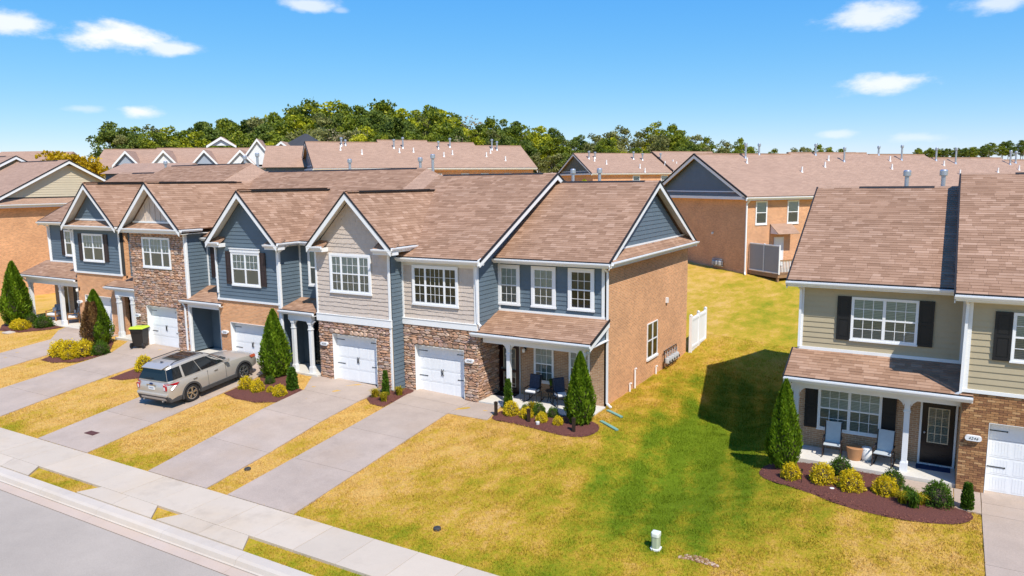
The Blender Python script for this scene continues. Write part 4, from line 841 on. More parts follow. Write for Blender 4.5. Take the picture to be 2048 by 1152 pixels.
# ---- stone fronted townhouse
PD = []
D = thing('townhouse', 'townhouse with full height stone front and batten gable', 'townhouse', (-35.5, -.8, .5), GRP)
bay_shell(D, -37.3, -32.8, -.8, .5, 3.0, (-36.3, -33.8, 2.66), 'mortar'); wall(D, -37.3, -.8, 3.0, -32.8, -.5, 6.7, 'mortar')
stonework(D, front(-.8), -37.28, -32.86, .4, 6.52, [(-36.31, -33.79, 0, 2.67), (-36.26, -33.9, 4.66, 6.32)], (-36.45, -33.65, 2.68, .22)); garage_door(D, front(-.8), -36.3, -33.8, .52, 2.66); corner(D, front(-.8), -32.83, .45, 6.5, .11)
window(D, front(-.83), -36.16, -34.0, 4.78, 6.24, (1, 1.7, 1), (3, 2), lower_grid=False, blind='blind_pale', casing=.06)
front_gable(D, -35.0, 2.45, 6.79, 9.10, -1.28, .0, 4.5, -.8, PD, lambda: None, (1.25, 5.75))
m = MB(); m.prism([(-37.2, -.80, 6.75), (-32.8, -.80, 6.75), (-35.0, -.80, 8.86)], (0, .2, 0)); m.build('gable_wall', 'shake_beige', D)
for i in range(-4, 5): x = -35.0+i*.42; zt = 8.80-abs(i*.42)*.96; m = MB(); front(-.80).box(m, x-.022, 7.12, 0, x+.022, zt, .03); m.build('batten', 'shake_beige', D)
trim(D, front(-.8), -36.85, 7.03, -33.15, 7.12, .06)
roof_plane(D, (-37.4, -1.2, 6.74), (1, 0, 0), (0, .40, .30), [(0, 0), (4.8, 0), (4.4, .5), (.4, .5)], PD); gutter(D, (-37.55, -1.2, 6.74), (-32.45, -1.2, 6.74), (0, -1, 0)); m = MB(); m.box(-37.5, -1.19, 6.52, -32.5, -.8, 6.55); m.build('soffit', 'soffit', D); m = MB(); m.box(-37.5, -1.195, 6.55, -32.5, -1.175, 6.70); m.build('fascia', 'white_trim', D)
gutter(D, (-32.52, -1.2, 6.74), (-32.52, .0, 6.74), (1, 0, 0)); m = MB(); m.box(-32.8, -1.18, 6.52, -32.53, .4, 6.55); m.build('soffit', 'soffit', D)
wall(D, -33.0, -.5, .1, -32.8, .7, 6.5, 'interior'); boards(D, right(-32.8), 'siding_blue', .55, 6.5, (-.73, .45)); corner(D, right(-32.8), -.75, .5, 6.5, .09)
slopes(D, -39.3, -36.3, -.05, 6.98, 6.75, 10.2, 13.5, 6.85, PD); ridge(D, -39.3, -36.5, 6.75, 10.2, (-39.3, -36.9))
m = MB(); m.add([(-36.31, -.05, 6.978), (-35.2, .15, 6.335), (-35.2, 6.76, 9.69), (-36.31, 6.75, 10.202), (-36.31, 8.2, 9.47), (-35.2, 8.2, 8.96)], [(0, 1, 2, 3), (3, 2, 5, 4)]); m.build('roof_saddle', 'shingle_far', D, uv=True)
wall(D, -39.5, .5, 0, -37.3, .7, 6.6, 'siding_blue'); boards(D, front(.5), 'siding_blue', 3.9, 6.5, (-39.5, -37.3)); wall(D, -37.3, -.5, .2, -37.1, .5, 6.5, 'siding_blue'); corner(D, front(.5), -38.6, 3.9, 6.5, .09)
porch_roof(D, -40.25, -37.45, -.62, 3.44, .49, 3.90, PD); m = MB(); m.box(-39.45, -.58, 2.95, -37.5, -.40, 3.24); m.build('porch_beam', 'porch_white', D)
post(D, -39.22, -.50, .62, 2.96, .20); post(D, -37.95, -.50, .62, 2.96, .20); m = MB(); m.box(-39.5, -.75, .0, -37.32, .5, .62); m.build('porch_slab', 'concrete_porch', D)
entry_door(D, front(.498), -38.9, -38.0, .64, 2.7, 'door_black'); plate(D, front(-.85), -37.02, 2.09, '4234')
for px, h in ((491, .95), (516, 1.1), (332, .8)): d = (Pd(px, 340, 1)-CAM); q = CAM+d*((8.0-CAM.y)/d.y); vent_pipe(D, (q.x, 8.0, 9.6), h)
lay_pieces(D, PD, 0)
# ---- far end townhouse with the broad porch
PE = []
E_ = thing('townhouse', 'left end townhouse of the row with blue siding and broad porch', 'townhouse', (-44.5, .5, .5), GRP)
bay_shell(E_, -44.0, -39.5, 0, .5, 3.95, (-43.3, -40.8, 2.66), 'brick'); garage_door(E_, front(0), -43.3, -40.8, .52, 2.66); trim(E_, front(0), -44.02, 3.95, -39.46, 4.05, .07)
wall(E_, -44.0, 0, 3.95, -39.5, .2, 6.6, 'interior'); boards(E_, front(0), 'siding_blue', 4.05, 6.52, (-43.92, -39.58)); corner(E_, front(0), -43.95, 4.04, 6.52); corner(E_, front(0), -39.55, 4.04, 6.52)
window(E_, front(-.036), -42.95, -41.05, 4.74, 6.20, (1, 1), (3, 2), lower_grid=False, blind='blind_pale', casing=.06); shutter(E_, front(-.03), -43.42, -43.05, 4.70, 6.26); shutter(E_, front(-.03), -40.95, -40.58, 4.70, 6.26)
m = MB(); m.prism([(-44.0, 0, 6.72), (-39.4, 0, 6.72), (-41.7, 0, 8.85)], (0, .2, 0)); m.build('gable_wall', 'interior', E_); boards(E_, front(0), 'siding_blue', 7.10, 8.78, gw(-41.7, -43.6, -39.8, 8.84, .914)); trim(E_, front(0), -43.55, 7.02, -39.85, 7.11, .06)
front_gable(E_, -41.7, 2.55, 6.77, 9.10, -.48, .3, 4.5, 0, PE, lambda: None)
roof_plane(E_, (-44.2, -.4, 6.72), (1, 0, 0), (0, .40, .30), [(0, 0), (5.0, 0), (4.6, .5), (.4, .5)], PE); gutter(E_, (-44.35, -.4, 6.72), (-39.05, -.4, 6.72), (0, -1, 0)); m = MB(); m.box(-44.3, -.39, 6.50, -39.1, .0, 6.53); m.build('soffit', 'soffit', E_); m = MB(); m.box(-44.3, -.395, 6.53, -39.1, -.375, 6.68); m.build('fascia', 'white_trim', E_)
wall(E_, -39.7, .2, .1, -39.5, .7, 6.6, 'brick')
slopes(E_, -44.25, -39.3, -.05, 6.98, 6.75, 10.2, 13.5, 6.85, PE); ridge(E_, -44.25, -39.3, 6.75, 10.2, (-43.9, -39.3))
slopes(E_, -49.95, -44.2, 1.2, 6.78, 6.85, 9.80, 12.6, 6.78, PE); ridge(E_, -49.9, -44.3, 6.85, 9.80, (-48.3, -45.9)); eave(E_, -49.98, -44.3, 1.2, 6.78, 1.6); rake_end(E_, -49.95, -1, 1.18, 6.77, 6.85, 9.80, 12.62, 6.77)
wall(E_, -49.5, 1.6, 3.4, -44.0, 1.8, 6.6, 'interior'); boards(E_, front(1.6), 'siding_blue', 4.28, 6.56, (-49.44, -44.0)); corner(E_, front(1.6), -49.45, 4.25, 6.56, .12); trim(E_, front(1.6), -49.55, 4.20, -44.0, 4.29, .07)
window(E_, front(1.564), -47.68, -45.9, 4.70, 6.20, (1, 1), (3, 2), lower_grid=False, blind='blind_pale', casing=.06); shutter(E_, front(1.57), -48.15, -47.78, 4.66, 6.24)
wall(E_, -49.5, 1.6, 0, -44.0, 1.85, 3.4, 'brick_porch'); wall(E_, -49.5, 1.86, 0, -49.25, 12.2, 6.6, 'brick'); wall(E_, -44.2, .2, 0, -44.0, 1.6, 6.6, 'brick'); wall(E_, -49.5, 12.2, 0, -19.75, 12.4, 6.2, 'brick')
m = MB(); m.prism([(-49.5, 1.86, 6.6), (-49.5, 12.2, 6.6), (-49.5, 6.85, 9.55)], (.15, 0, 0)); m.build('gable_wall', 'siding_blue', E_)
porch_roof(E_, -50.25, -44.05, -.10, 3.53, 1.59, 4.20, PE); m = MB(); m.box(-49.9, .12, 3.02, -44.1, .30, 3.32); m.build('porch_beam', 'porch_white', E_)
post(E_, -49.62, .22, .55, 3.03, .20); post(E_, -46.20, .22, .55, 3.03, .20); m = MB(); m.box(-50.0, -.05, .0, -44.05, 1.6, .55); m.build('porch_slab', 'concrete_porch', E_, bevel=.01)
window(E_, front(1.598), -46.9, -45.1, 1.1, 2.9, (1, 1), None, casing=.05, blind='blind', lower='glass_dark'); shutter(E_, front(1.598), -47.35, -46.98, 1.05, 2.95); entry_door(E_, front(1.598), -48.9, -48.0, .57, 2.65)
wall_lamp(E_, front(0), -43.86, 2.98); plate(E_, front(.0), -43.86, 2.20, '4232'); downspout(E_, [(-49.85, 1.15, 6.68), (-49.52, 1.5, 6.45), (-49.52, 1.54, 4.2)]); downspout(E_, [(-44.2, -.42, 6.62), (-44.05, -.1, 6.4), (-44.03, -.07, 4.0)]); downspout(E_, [(-50.15, -.12, 3.42), (-49.85, .1, 3.1)])
lay_pieces(E_, PE, 0)
# ------------------------------------------------------------------ the tan house on the right
PR = []
H = thing('townhouse', 'tan sided house with brick porch and black shutters on the right', 'townhouse', (-1.5, 1.4, -.2))
slopes(H, -4.38, .80, 1.0, 5.62, 6.8, 8.58, 12.6, 5.6, PR); eave(H, -4.42, .73, 1.0, 5.62, 1.4); ridge(H, -4.36, .78, 6.8, 8.58, (-2.9, -.4)); rake_end(H, -4.38, -1, .98, 5.61, 6.8, 8.58, 12.62, 5.6)
slopes(H, .40, 8.2, -.35, 5.66, 6.40, 9.03, 13.0, 5.66, PR); eave(H, .38, 8.2, -.35, 5.66, .0); ridge(H, .42, 8.2, 6.40, 9.03, (2.0, 7.0)); rake_end(H, .40, -1, -.37, 5.65, 6.4, 9.03, 13.0, 5.66)
wall(H, -4.0, 1.4, 2.9, .75, 1.6, 5.5, 'interior'); boards(H, front(1.4), 'siding_tan', 3.36, 5.44, (-3.93, .75)); corner(H, front(1.4), -3.95, 3.3, 5.44, .12); trim(H, front(1.4), -4.03, 3.27, .76, 3.37, .06, name='skirt_board'); trim(H, front(1.4), -3.9, 5.38, .72, 5.46, .045, 'soffit', 'frieze_board'); corner(H, front(1.4), .69, 3.3, 5.44, .10)
wall(H, -4.0, 1.601, -.5, -3.78, 12.4, 5.5, 'brick'); wall(H, -4.0, 12.2, -.5, 8.2, 12.4, 5.6, 'brick'); m = MB(); m.prism([(-4.0, 1.4, 5.5), (-4.0, 12.2, 5.5), (-4.0, 6.8, 8.4)], (.15, 0, 0)); m.build('gable_wall', 'siding_tan', H)
wall(H, -4.0, 1.4, -.5, .75, 1.6, 2.9, 'brick_porch')
m = MB(); m.prism([(.76, .1, 5.55), (.76, 6.4, 8.80), (.76, 6.4, 8.2), (.76, 1.4, 5.4)], (.12, 0, 0)); m.build('wall', 'siding_tan', H)
window(H, front(1.362), -2.40, -.56, 3.76, 5.10, (1, 1), (3, 2), lower_grid=True, blind='blind', casing=.035, sill=.03, lower='glass_screen'); shutter(H, front(1.37), -2.86, -2.45, 3.70, 5.14, 'shutter_black'); shutter(H, front(1.37), -.51, -.10, 3.70, 5.14, 'shutter_black')
window(H, front(1.398), -3.27, -1.42, .62, 2.04, (1, 1), (3, 2), lower_grid=True, blind='blind', casing=.04, sill=.03, lower='glass_dark'); shutter(H, front(1.398), -3.72, -3.32, .60, 2.10, 'shutter_black'); shutter(H, front(1.398), -1.37, -.97, .60, 2.10, 'shutter_black')
entry_door(H, front(1.398), -.24, .66, -.03, 1.96, 'door_black', (.22, .80, .36, .90))
# garage bay
bay_shell(H, .75, 8.0, 0, -.2, 2.80, (1.46, 3.96, 1.93), 'mortar'); garage_door(H, front(0), 1.46, 3.96, -.19, 1.93); wall(H, .75, .31, -.5, .95, 1.4, 2.8, 'brick_gold'); wall(H, .75, 0, 2.80, 8.0, .2, 5.55, 'interior'); wall(H, .75, .2, 2.80, .95, 1.4, 5.5, 'interior')
trim(H, front(0), .72, 2.76, 8.0, 2.86, .07); boards(H, front(0), 'siding_tan', 2.86, 5.44, (.83, 8.0)); corner(H, front(0), .80, 2.84, 5.46, .12); trim(H, front(0), .86, 5.38, 8.0, 5.48, .045, 'soffit', 'frieze_board'); boards(H, left(.75), 'siding_tan', 2.86, 5.44, (0.0, 1.4)); corner(H, left(.75), .06, 2.84, 5.46, .10)
window(H, front(-.038), 1.86, 3.6, 3.82, 5.14, (1, 1), (3, 2), blind='blind', casing=.035, sill=.03); shutter(H, front(-.03), 1.40, 1.81, 3.78, 5.18, 'shutter_black'); shutter(H, front(-.03), 3.65, 4.06, 3.78, 5.18, 'shutter_black')
bm_ = bpy.data.meshes.new('brick'); q = MB(); q.box(-.5, -.5, -.5, .5, .5, .5); bm_.from_pydata(q.v, [], q.f); bm_.materials.append(MATS['brick_piece']); rows = []
for r in range(44):
    z = -.24+r*.0677; off = .0 if r % 2 else .1016; u = .76-off
    while u < 2.7:
        a, b = max(u, .755), u+.2032; u = b
        if b-a < .04: continue
        zc = z+.034
        if zc < 1.95 and a > 1.45: break
        if zc < 1.95: b = min(b, 1.455)
        if b-a > .03: rows.append((a, b, zc))
rows.sort(key=lambda t_: t_[0])
for a, b, zc in rows[:300]:
    o = bpy.data.objects.new('brick', bm_); COL.objects.link(o); o.parent = H; o.scale = (b-a-.010, .05, .0677-.010); o.location = Vector(((a+b)/2, -.004+random.uniform(-.003, .003), zc))-Vector(ORG[H.name])
wall(H, 2.72, -.012, 1.95, 8.0, .0, 2.76, 'brick_gold', 'brick_facing')
plate(H, front(-.03), 1.10, 1.43, '4246', .42, .155, .11)
porch_roof(H, -4.18, 1.02, -.12, 2.66, 1.39, 3.28, PR); m = MB(); m.box(-4.0, .36, 2.20, .74, .58, 2.46); m.build('porch_beam', 'porch_white', H); rake_end(H, -4.17, -1, -.13, 2.66, 1.38, 3.27, 0, 0, both=False, over=.15)
m = MB(); m.prism([(-4.02, -.02, 2.46), (-4.02, 1.38, 2.46), (-4.02, 1.38, 3.18), (-4.02, -.02, 2.60)], (.05, 0, 0)); m.build('gable_wall', 'siding_tan', H)
post(H, -3.86, .47, -.08, 2.21); post(H, -.64, .47, -.08, 2.21)
m = MB(); m.box(-4.0, .05, -.5, .745, 1.4, -.08); m.build('porch_slab', 'concrete_porch', H, bevel=.01)
downspout(H, [(-4.08, .98, 5.52), (-3.99, 1.3, 5.3), (-3.99, 1.33, 3.35)]); downspout(H, [(.66, -.38, 5.55), (.72, -.10, 5.35), (.70, -.08, 2.75), (.50, -.05, 2.62)]); downspout(H, [(-4.10, -.14, 2.56), (-4.02, .22, 2.3), (-4.02, .24, -.1)])
for px, y in ((1813, 8.0), (1886, 8.0)): d = (Pd(px, 370, 1)-CAM); q = CAM+d*((y-CAM.y)/d.y); vent_pipe(H, (q.x, y, 8.0), 1.02, .08)
lay_pieces(H, PR)
# ------------------------------------------------------------------ buildings behind (built in their own axes: x along the long wall, y into the depth)
def on_slope(root, px, py, yE, zE, yR, zR):
    """where the line of sight through that spot of the photograph meets a roof slope of a turned building, in its own axes"""
    M_ = Matrix.Rotation(root.rotation_euler.z, 4, 'Z'); M_.translation = root.location; I = M_.inverted(); o = I @ CAM; d = (I.to_3x3() @ (Pd(px, py, 1)-CAM))
    n = Vector((0, -(zR-zE), (yR-yE))); p0 = Vector((0, yE, zE)); t = n.dot(p0-o)/n.dot(d); return o+d*t
def far_slopes(root, x0, x1, ye, ze, yr, zr, yb):
    L = math.hypot(yr-ye, zr-ze); roof_plane(root, (x0, ye, ze), (1, 0, 0), (0, yr-ye, zr-ze), [(0, 0), (x1-x0, 0), (x1-x0, L), (0, L)], None, tabs=False, thick=.1)
    L = math.hypot(yb-yr, zr-ze); roof_plane(root, (x0, yb, ze), (1, 0, 0), (0, yr-yb, zr-ze), [(0, 0), (x1-x0, 0), (x1-x0, L), (0, L)], None, tabs=False, thick=.1)
def far_rake(root, X, s, ye, ze, yr, zr, yb, mat='white_trim'):
    for y in (ye, yb):
        m = MB(); m.prism([(X, y, ze-.10), (X, yr, zr-.10), (X, yr, zr-.36), (X, y, ze-.34)], (s*.05, 0, 0)); m.build('rake_board', mat, root)
        m = MB(); m.prism([(X, y, ze-.09), (X, yr, zr-.09), (X, yr, zr+.03), (X, y, ze+.03)], (s*.09, 0, 0)); m.build('drip_edge', 'flashing_black', root)
def far_window(root, fc, u0, u1, z0, z1, blind='blind_pale', sashes=(1,)):
    return window(root, fc, u0, u1, z0, z1, sashes, None, casing=.05, sill=.06, blind=blind, lower='glass_screen', local=True)
def row_building(name, label, loc, rot, segs, depth, ze, rise, wallmat, gable, wins=(), zbase=-2.0, gutter_mat='white_vinyl', group='townhouse blocks behind the row', step=False):
    """a block of townhouses seen from the back: segs = (x0, x1, dz) roof steps"""
    r = thing(name, label, 'building', loc, group, rot=(0, 0, rot)); X0, X1 = segs[0][0], segs[-1][1]; yr = depth/2
    wall(r, X0, 0, zbase, X1, .25, ze-.12, wallmat, local=True); wall(r, X0, .26, zbase, X0+.25, depth, ze-.12, wallmat, local=True); wall(r, X1-.25, .26, zbase, X1, depth, ze-.12, wallmat, local=True)
    k = rise/(yr+.4)
    for i, (a, b, dz) in enumerate(segs):
        a_, b_ = (a-.35 if i == 0 else a), (b+.35 if i == len(segs)-1 else b); st = step and i and dz > segs[i-1][2]
        y2, z2 = (yr, ze+rise+dz) if step else (yr+dz/k, ze+rise+dz); e0 = ze+dz if step else ze
        far_slopes(r, a_, b_, -.40, e0, y2, z2, 2*y2+.4); m = MB(); m.box(a_, y2-.12, z2-.05, b_, y2+.12, z2+.035); m.build('ridge_cap', 'shingle_far', r, uv=True)
        m = MB(); m.box(a_+1.2, y2-.11, z2-.05, b_-1.2, y2+.11, z2+.05); m.build('ridge_vent', 'flashing_black', r)
        m = MB(); m.box(a_, -.42, e0-.30, b_, -.40, e0-.08); m.build('fascia', 'white_trim', r); m = MB(); m.box(a_, -.40, e0-.30, b_, .0, e0-.28); m.build('soffit', 'soffit', r); gutter(r, (a_, -.42, e0-.10), (b_, -.42, e0-.10), (0, -1, 0), mat=gutter_mat)
        if i and step: m = MB(); h0 = min(dz, segs[i-1][2]); h1 = max(dz, segs[i-1][2]); m.prism([(a, -.4, ze+h0-.1), (a, yr, ze+h0+rise-.1), (a, yr, ze+h1+rise+.02), (a, -.4, ze+h1+.02)], (.06, 0, 0)); m.build('step_flashing', 'flashing_black', r)
    dz = segs[0][2]; far_rake(r, X0-.35, -1, -.42, ze+dz, yr, ze+dz+rise, depth+.42); far_rake(r, X1+.35, 1, -.42, ze+segs[-1][2], yr, ze+segs[-1][2]+rise, depth+.42)
    m = MB(); m.prism([(X0, .05, ze-.2), (X0, depth-.05, ze-.2), (X0, yr, ze+rise-.3)], (.2, 0, 0)); m.build('gable_wall', gable, r); k = rise/(yr+.4)
    boards(r, left(X0), gable, ze+.35, ze+dz+rise-.45, lambda z: ((z-ze)/k+.15, depth-(z-ze)/k-.15), .22)
    roof_plane(r, (X0-.38, -.3, ze-.02), (0, 1, 0), (.38, 0, .30), [(0, 0), (depth+.6, 0), (depth, .48), (.6, .48)], None, tabs=False); trim(r, left(X0), .5, ze+.27, depth-.5, ze+.35, .05, local=True); m = MB(); m.box(X0-.40, -.35, ze-.24, X0, depth+.35, ze-.03); m.build('eave_box', 'white_trim', r)
    for (u0, u1, z0, z1) in wins: far_window(r, front(0), u0, u1, z0, z1)
    return r
ROT = math.atan2(.775, .632)
G = row_building('brick_townhouse_block', 'large brick block with shaded blue gable behind the tan house', (-12.40, 30.45, 2.0), ROT, [(0, 9, 0), (9, 17.5, .14), (17.5, 24, .0), (24, 33, -.3), (33, 46, -.5)], 12.4, 5.72, 3.25, 'brick_far', 'siding_blue',
                 [(.80, 1.72, 3.72, 5.30), (3.65, 4.60, 3.72, 5.30)])
far_window(G, left(-.002), 7.6, 9.6, 1.0, 3.2, 'blind', (1, 1)); downspout(G, [(.05, -.48, 5.6), (-.10, -.1, 5.2), (-.06, -.06, .2), (-.2, -.3, .05)], local=True, w=.10)
entry_door(G, front(-.002), 2.55, 3.30, .60, 2.62, 'white_vinyl')
aw = [(2.15, -.95, 2.95), (3.95, -.95, 2.95), (3.95, -.02, 3.62), (2.15, -.02, 3.62)]; m = MB(); m.prism([(2.15, -.95, 2.95), (2.15, -.02, 3.62), (2.15, -.02, 2.95)], (1.8, 0, 0)); m.build('door_awning', 'porch_white', G); roof_plane(G, (2.08, -1.0, 2.97), (1, 0, 0), (0, 1.0, .72), [(0, 0), (1.94, 0), (1.94, 1.22), (0, 1.22)], None, tabs=False, thick=.03)
m = MB(); m.box(.25, -3.2, .12, 5.2, -.02, .34); dk = m.build('deck', 'wood_deck', G)
for i in range(14): q = MB(); q.box(.25+i*.354, -3.22, .345, .25+i*.354+.335, -.03, .375); q.build('deck_board', 'wood_deck', dk)
for x in (.35, 2.7, 5.1): q = MB(); q.box(x-.07, -3.15, -1.2, x+.07, -3.01, .12); q.build('deck_post', 'wood_deck', dk)
for k in range(2):
    y0, y1 = -.10-k*1.58, -.10-(k+1)*1.58+.05; q = MB(); q.box(.28, y1, .50, .32, y0, 2.30); pn = q.build('privacy_panel', 'panel_grey', G); q = MB(); q.box(.25, y1-.06, .38, .35, y1, 2.42); q.box(.25, y1, 2.30, .35, y0, 2.38); q.box(.25, y1, .42, .35, y0, .50); q.build('panel_frame', 'porch_white', pn)
q = MB(); q.box(.36, -3.2, 1.30, 5.2, -3.08, 1.37); q.box(.36, -3.18, .45, 5.2, -3.10, .51); q.box(.30, -3.2, .38, .42, -3.08, 1.42); q.box(2.6, -3.2, .38, 2.72, -3.08, 1.40); rl = q.build('deck_railing', 'wood_deck', G)
for i in range(36): q = MB(); x = .55+i*.13; q.box(x-.025, -3.165, .512, x+.025, -3.115, 1.298); q.build('baluster', 'porch_white', rl)
q = MB(); q.box(-.16, 2.55, .35, -.02, 3.7, .42)
for y in (2.7, 3.1, 3.5): q.lathe((-.18, y, .42), [(.05, 0), (.17, .05), (.17, .32), (.1, .40)], 10)
q.tube([(-.12, 2.6, .9), (-.12, 3.8, .9), (-.12, 3.8, .1)], .03, 6); q.build('gas_meter', 'meter_grey', G)
q = MB(); q.box(-.10, 3.9, 2.75, -.0, 4.05, 2.92); q.build('vent_hood', 'porch_white', G)
def vents(root, tall, short, ye, ze, yr, zr, s=1.0):
    for px, py, h in tall: p = on_slope(root, px, py, ye, ze, yr, zr); vent_pipe(root, p, h, .075*s, True)
    for px, py in short: p = on_slope(root, px, py, ye, ze, yr, zr); vent_pipe(root, p, .42*s, .06*s, False, 'pvc_white', 'plumbing_vent')
vents(G, [(1491, 316, 1.0), (1518, 309, .7), (1631, 310, .75), (1688, 323, 1.0), (1757, 310, .6), (1803, 320, 1.1), (1872, 321, .95), (1911, 327, 1.2), (2020, 329, 1.1), (2031, 326, .9)],
      [(1494, 326), (1604, 344), (1650, 334), (1657, 321), (1780, 322), (1784, 338), (1888, 331), (1996, 345), (2038, 340), (1920, 349)], -.4, 5.72, 6.2, 8.97)
K = row_building('brick_townhouse_block', 'long brown roofed block with many vents in front of the wood', (-60.65, 36.55, 4.75), math.atan2(.795, .607), [(0, 8.2, 0), (8.2, 14.5, .32), (14.5, 20.5, .1), (20.5, 26.4, -.3)], 10.6, 5.95, 3.15, 'brick_far', 'siding_blue',
                 [(x, x+.9, 3.6, 5.2) for x in (1.2, 4.6, 7.6, 10.6, 13.6, 17.0, 19.5, 22.5, 24.9)])
vents(K, [(683, 291, .75), (691, 290, .45), (788, 296, .85), (806, 296, 1.1), (877, 297, .7), (900, 294, .9), (984, 299, 1.1), (994, 300, .9)], [(681, 300), (724, 308), (799, 305), (827, 304), (888, 313), (905, 309), (973, 313), (981, 306), (1011, 321)], -.4, 5.95, 5.3, 9.1, 1.25)
Hh = row_building('brick_townhouse_block', 'distant brick block with olive gable seen over the end townhouse roof', (-43.6, 73.3, 4.3), ROT, [(0, 13, 0), (13, 24, .3), (24, 31, -.1), (31, 37, -.4)], 11.4, 5.75, 3.0, 'brick_far', 'siding_olive', [(6.5, 7.6, 4.0, 5.3), (11.2, 12.3, 4.0, 5.3), (16, 17, 4.0, 5.3), (21, 22, 4, 5.3)], step=True)
vents(Hh, [(1178, 317, .9), (1190, 316, .7), (1267, 318, .9), (1285, 320, .8), (1321, 321, .9)], [(1189, 322), (1213, 328), (1280, 336), (1290, 344), (1330, 330), (1346, 327), (1353, 331)], -.4, 5.75, 5.7, 8.75, 1.4)
# ---- block whose fronts face us, with a row of small gables
def far_gable(r, xc, half, zf, rise, y0, yb, mat, board=True):
    for s in (-1, 1):
        L = math.hypot(half, rise); roof_plane(r, (xc+s*half, y0, zf), (0, 1, 0), (-s*half, 0, rise), [(0, 0), (.2, 0), (yb-y0, L), (0, L)], None, tabs=False, thick=.08)
        m = MB(); m.prism([(xc+s*half, y0-.04, zf-.05), (xc, y0-.04, zf+rise-.06), (xc, y0-.04, zf+rise-.42), (xc+s*half, y0-.04, zf-.38)], (0, .04, 0)); m.build('rake_board', 'white_trim', r)
    m = MB(); m.prism([(xc-half+.1, y0+.3, zf), (xc+half-.1, y0+.3, zf), (xc, y0+.3, zf+rise-.15)], (0, .2, 0)); m.build('gable_wall', mat, r)
J = row_building('brick_townhouse_block', 'distant block with a row of small gables left of the wood', (-99.3, 34.9, 5.5), math.atan2(.655, .755), [(0, 6.5, -.15), (6.5, 24.5, 0)], 10.2, 6.0, 2.75, 'siding_grey', 'siding_grey', [(1.6, 2.5, 3.8, 5.3)])
for xc, half, zf, rise, mt in ((4.0, 1.75, 6.25, 1.95, 'siding_grey'), (8.8, 1.75, 6.35, 1.95, 'siding_white'), (14.0, 1.75, 6.35, 1.95, 'siding_grey'), (18.7, 1.9, 6.3, 2.0, 'siding_white'), (21.0, 2.7, 6.2, 3.6, 'siding_white')): far_gable(J, xc, half, zf, rise, -.9, 5.0, mt)
trim(J, front(-.02), 2.55, 2.5, 2.8, 5.9, .06, 'siding_white', local=True); far_gable(J, 14.9, 2.1, 9.2, 1.3, 7.0, 9.5, 'siding_white')
def small_house(label, px, py, d, rot, w, dep, ze, rise, roofmat, wallmat, gables=(), hip=True, wins=()):
    p = Pd(px, py, d); r = thing('distant_house', label, 'house', (p.x, p.y, p.z-ze), 'houses between the blocks and the wood', rot=(0, 0, rot))
    wall(r, -w/2, 0, -3, w/2, dep, ze, wallmat, local=True); m = MB(); e = .4; a = dep/2 if hip else 0
    m.add([(-w/2-e, -e, ze-.1), (w/2+e, -e, ze-.1), (w/2+e, dep+e, ze-.1), (-w/2-e, dep+e, ze-.1), (-w/2+a, dep/2, ze+rise), (w/2-a, dep/2, ze+rise)], [(0, 1, 5, 4), (1, 2, 5), (2, 3, 4, 5), (3, 0, 4), (0, 3, 2, 1)]); m.build('roof', roofmat, r, uv=True)
    for (xc, half, zf, rs, mt) in gables: far_gable(r, xc, half, zf, rs, -1.2, dep/2, mt)
    for (u0, u1, z0, z1) in wins: far_window(r, front(0 if not gables else -.9), u0, u1, z0, z1)
    return r
small_house('dark hip roofed white house at the foot of the wood', 600, 303, 118, ROT-.35, 8.5, 8, 5.6, 3.0, 'roof_charcoal', 'siding_white', [(1.9, 1.5, 5.0, 1.4, 'siding_white'), (-2.6, 2.6, 5.2, 2.0, 'brick_far')], True, [(1.4, 2.4, 2.7, 4.3)])
small_house('brown roofed unit with a blue gable end between two blocks', 572, 333, 88, ROT-.1, 4.6, 7.5, 5.6, 2.6, 'shingle_far', 'siding_blue', (), False)
small_house('white dormered house with dark roof beside the wood', 1100, 345, 150, ROT-.3, 8, 8, 5.6, 3.4, 'roof_charcoal', 'siding_white', [(-3.2, 1.3, 5.0, 1.6, 'siding_white'), (0, 1.0, 4.8, 1.3, 'siding_white'), (3.3, 1.6, 5.3, 2.0, 'siding_white')], True, [(-3.6, -2.8, 3.2, 4.6), (2.8, 3.8, 3.2, 4.6)])
small_house('low brown roof behind the left end townhouse', 285, 345, 80, math.atan2(.5, .86), 8.0, 8, 6.0, 1.1, 'shingle_far', 'siding_blue', (), False)
small_house('far brown roof at the left edge of the street', 25, 325, 150, math.atan2(.45, .89), 11, 9, 6.0, 2.4, 'shingle_far', 'siding_tan', (), False)
small_house('far brown roof with two chimneys beside the golden tree', 80, 326, 138, math.atan2(.45, .89), 8, 8, 6.0, 2.2, 'shingle_far', 'siding_tan', (), False)
# ---- next block along the street, gable end towards us
L_ = thing('brick_townhouse_block', 'tan gabled brick block at the left edge across the side yard', 'building', (-61.5, 9.8, .4), 'townhouse blocks behind the row')
yr, zr, ye, ze = 9.8, 11.06, 3.25, 7.62; yb = 2*yr-ye
wall(L_, -61.8, ye+.4, -.5, -61.5, yb-.4, ze-.2, 'brick'); wall(L_, -90, ye+.4, -.5, -61.8, ye+.65, ze-.2, 'brick')
for x0, x1, dz in ((-69.0, -61.1, 0), (-92, -69.0, .55)):
    L = math.hypot(yr-ye, zr-ze)
    for y_, s in ((ye, 1), (yb, -1)): roof_plane(L_, (x0, y_, ze+dz), (1, 0, 0), (0, s*(yr-ye), zr-ze), [(0, 0), (x1-x0, 0), (x1-x0, L), (0, L)], None, tabs=False, thick=.1)
    rake_end(L_, x1, 1, ye-.02, ze+dz, yr, zr+dz, yb, ze+dz, over=.42); ridge(L_, x0, x1, yr, zr+dz, (x0+.6, x1-1.5)); eave(L_, x0, x1, ye, ze+dz, ye+.4)
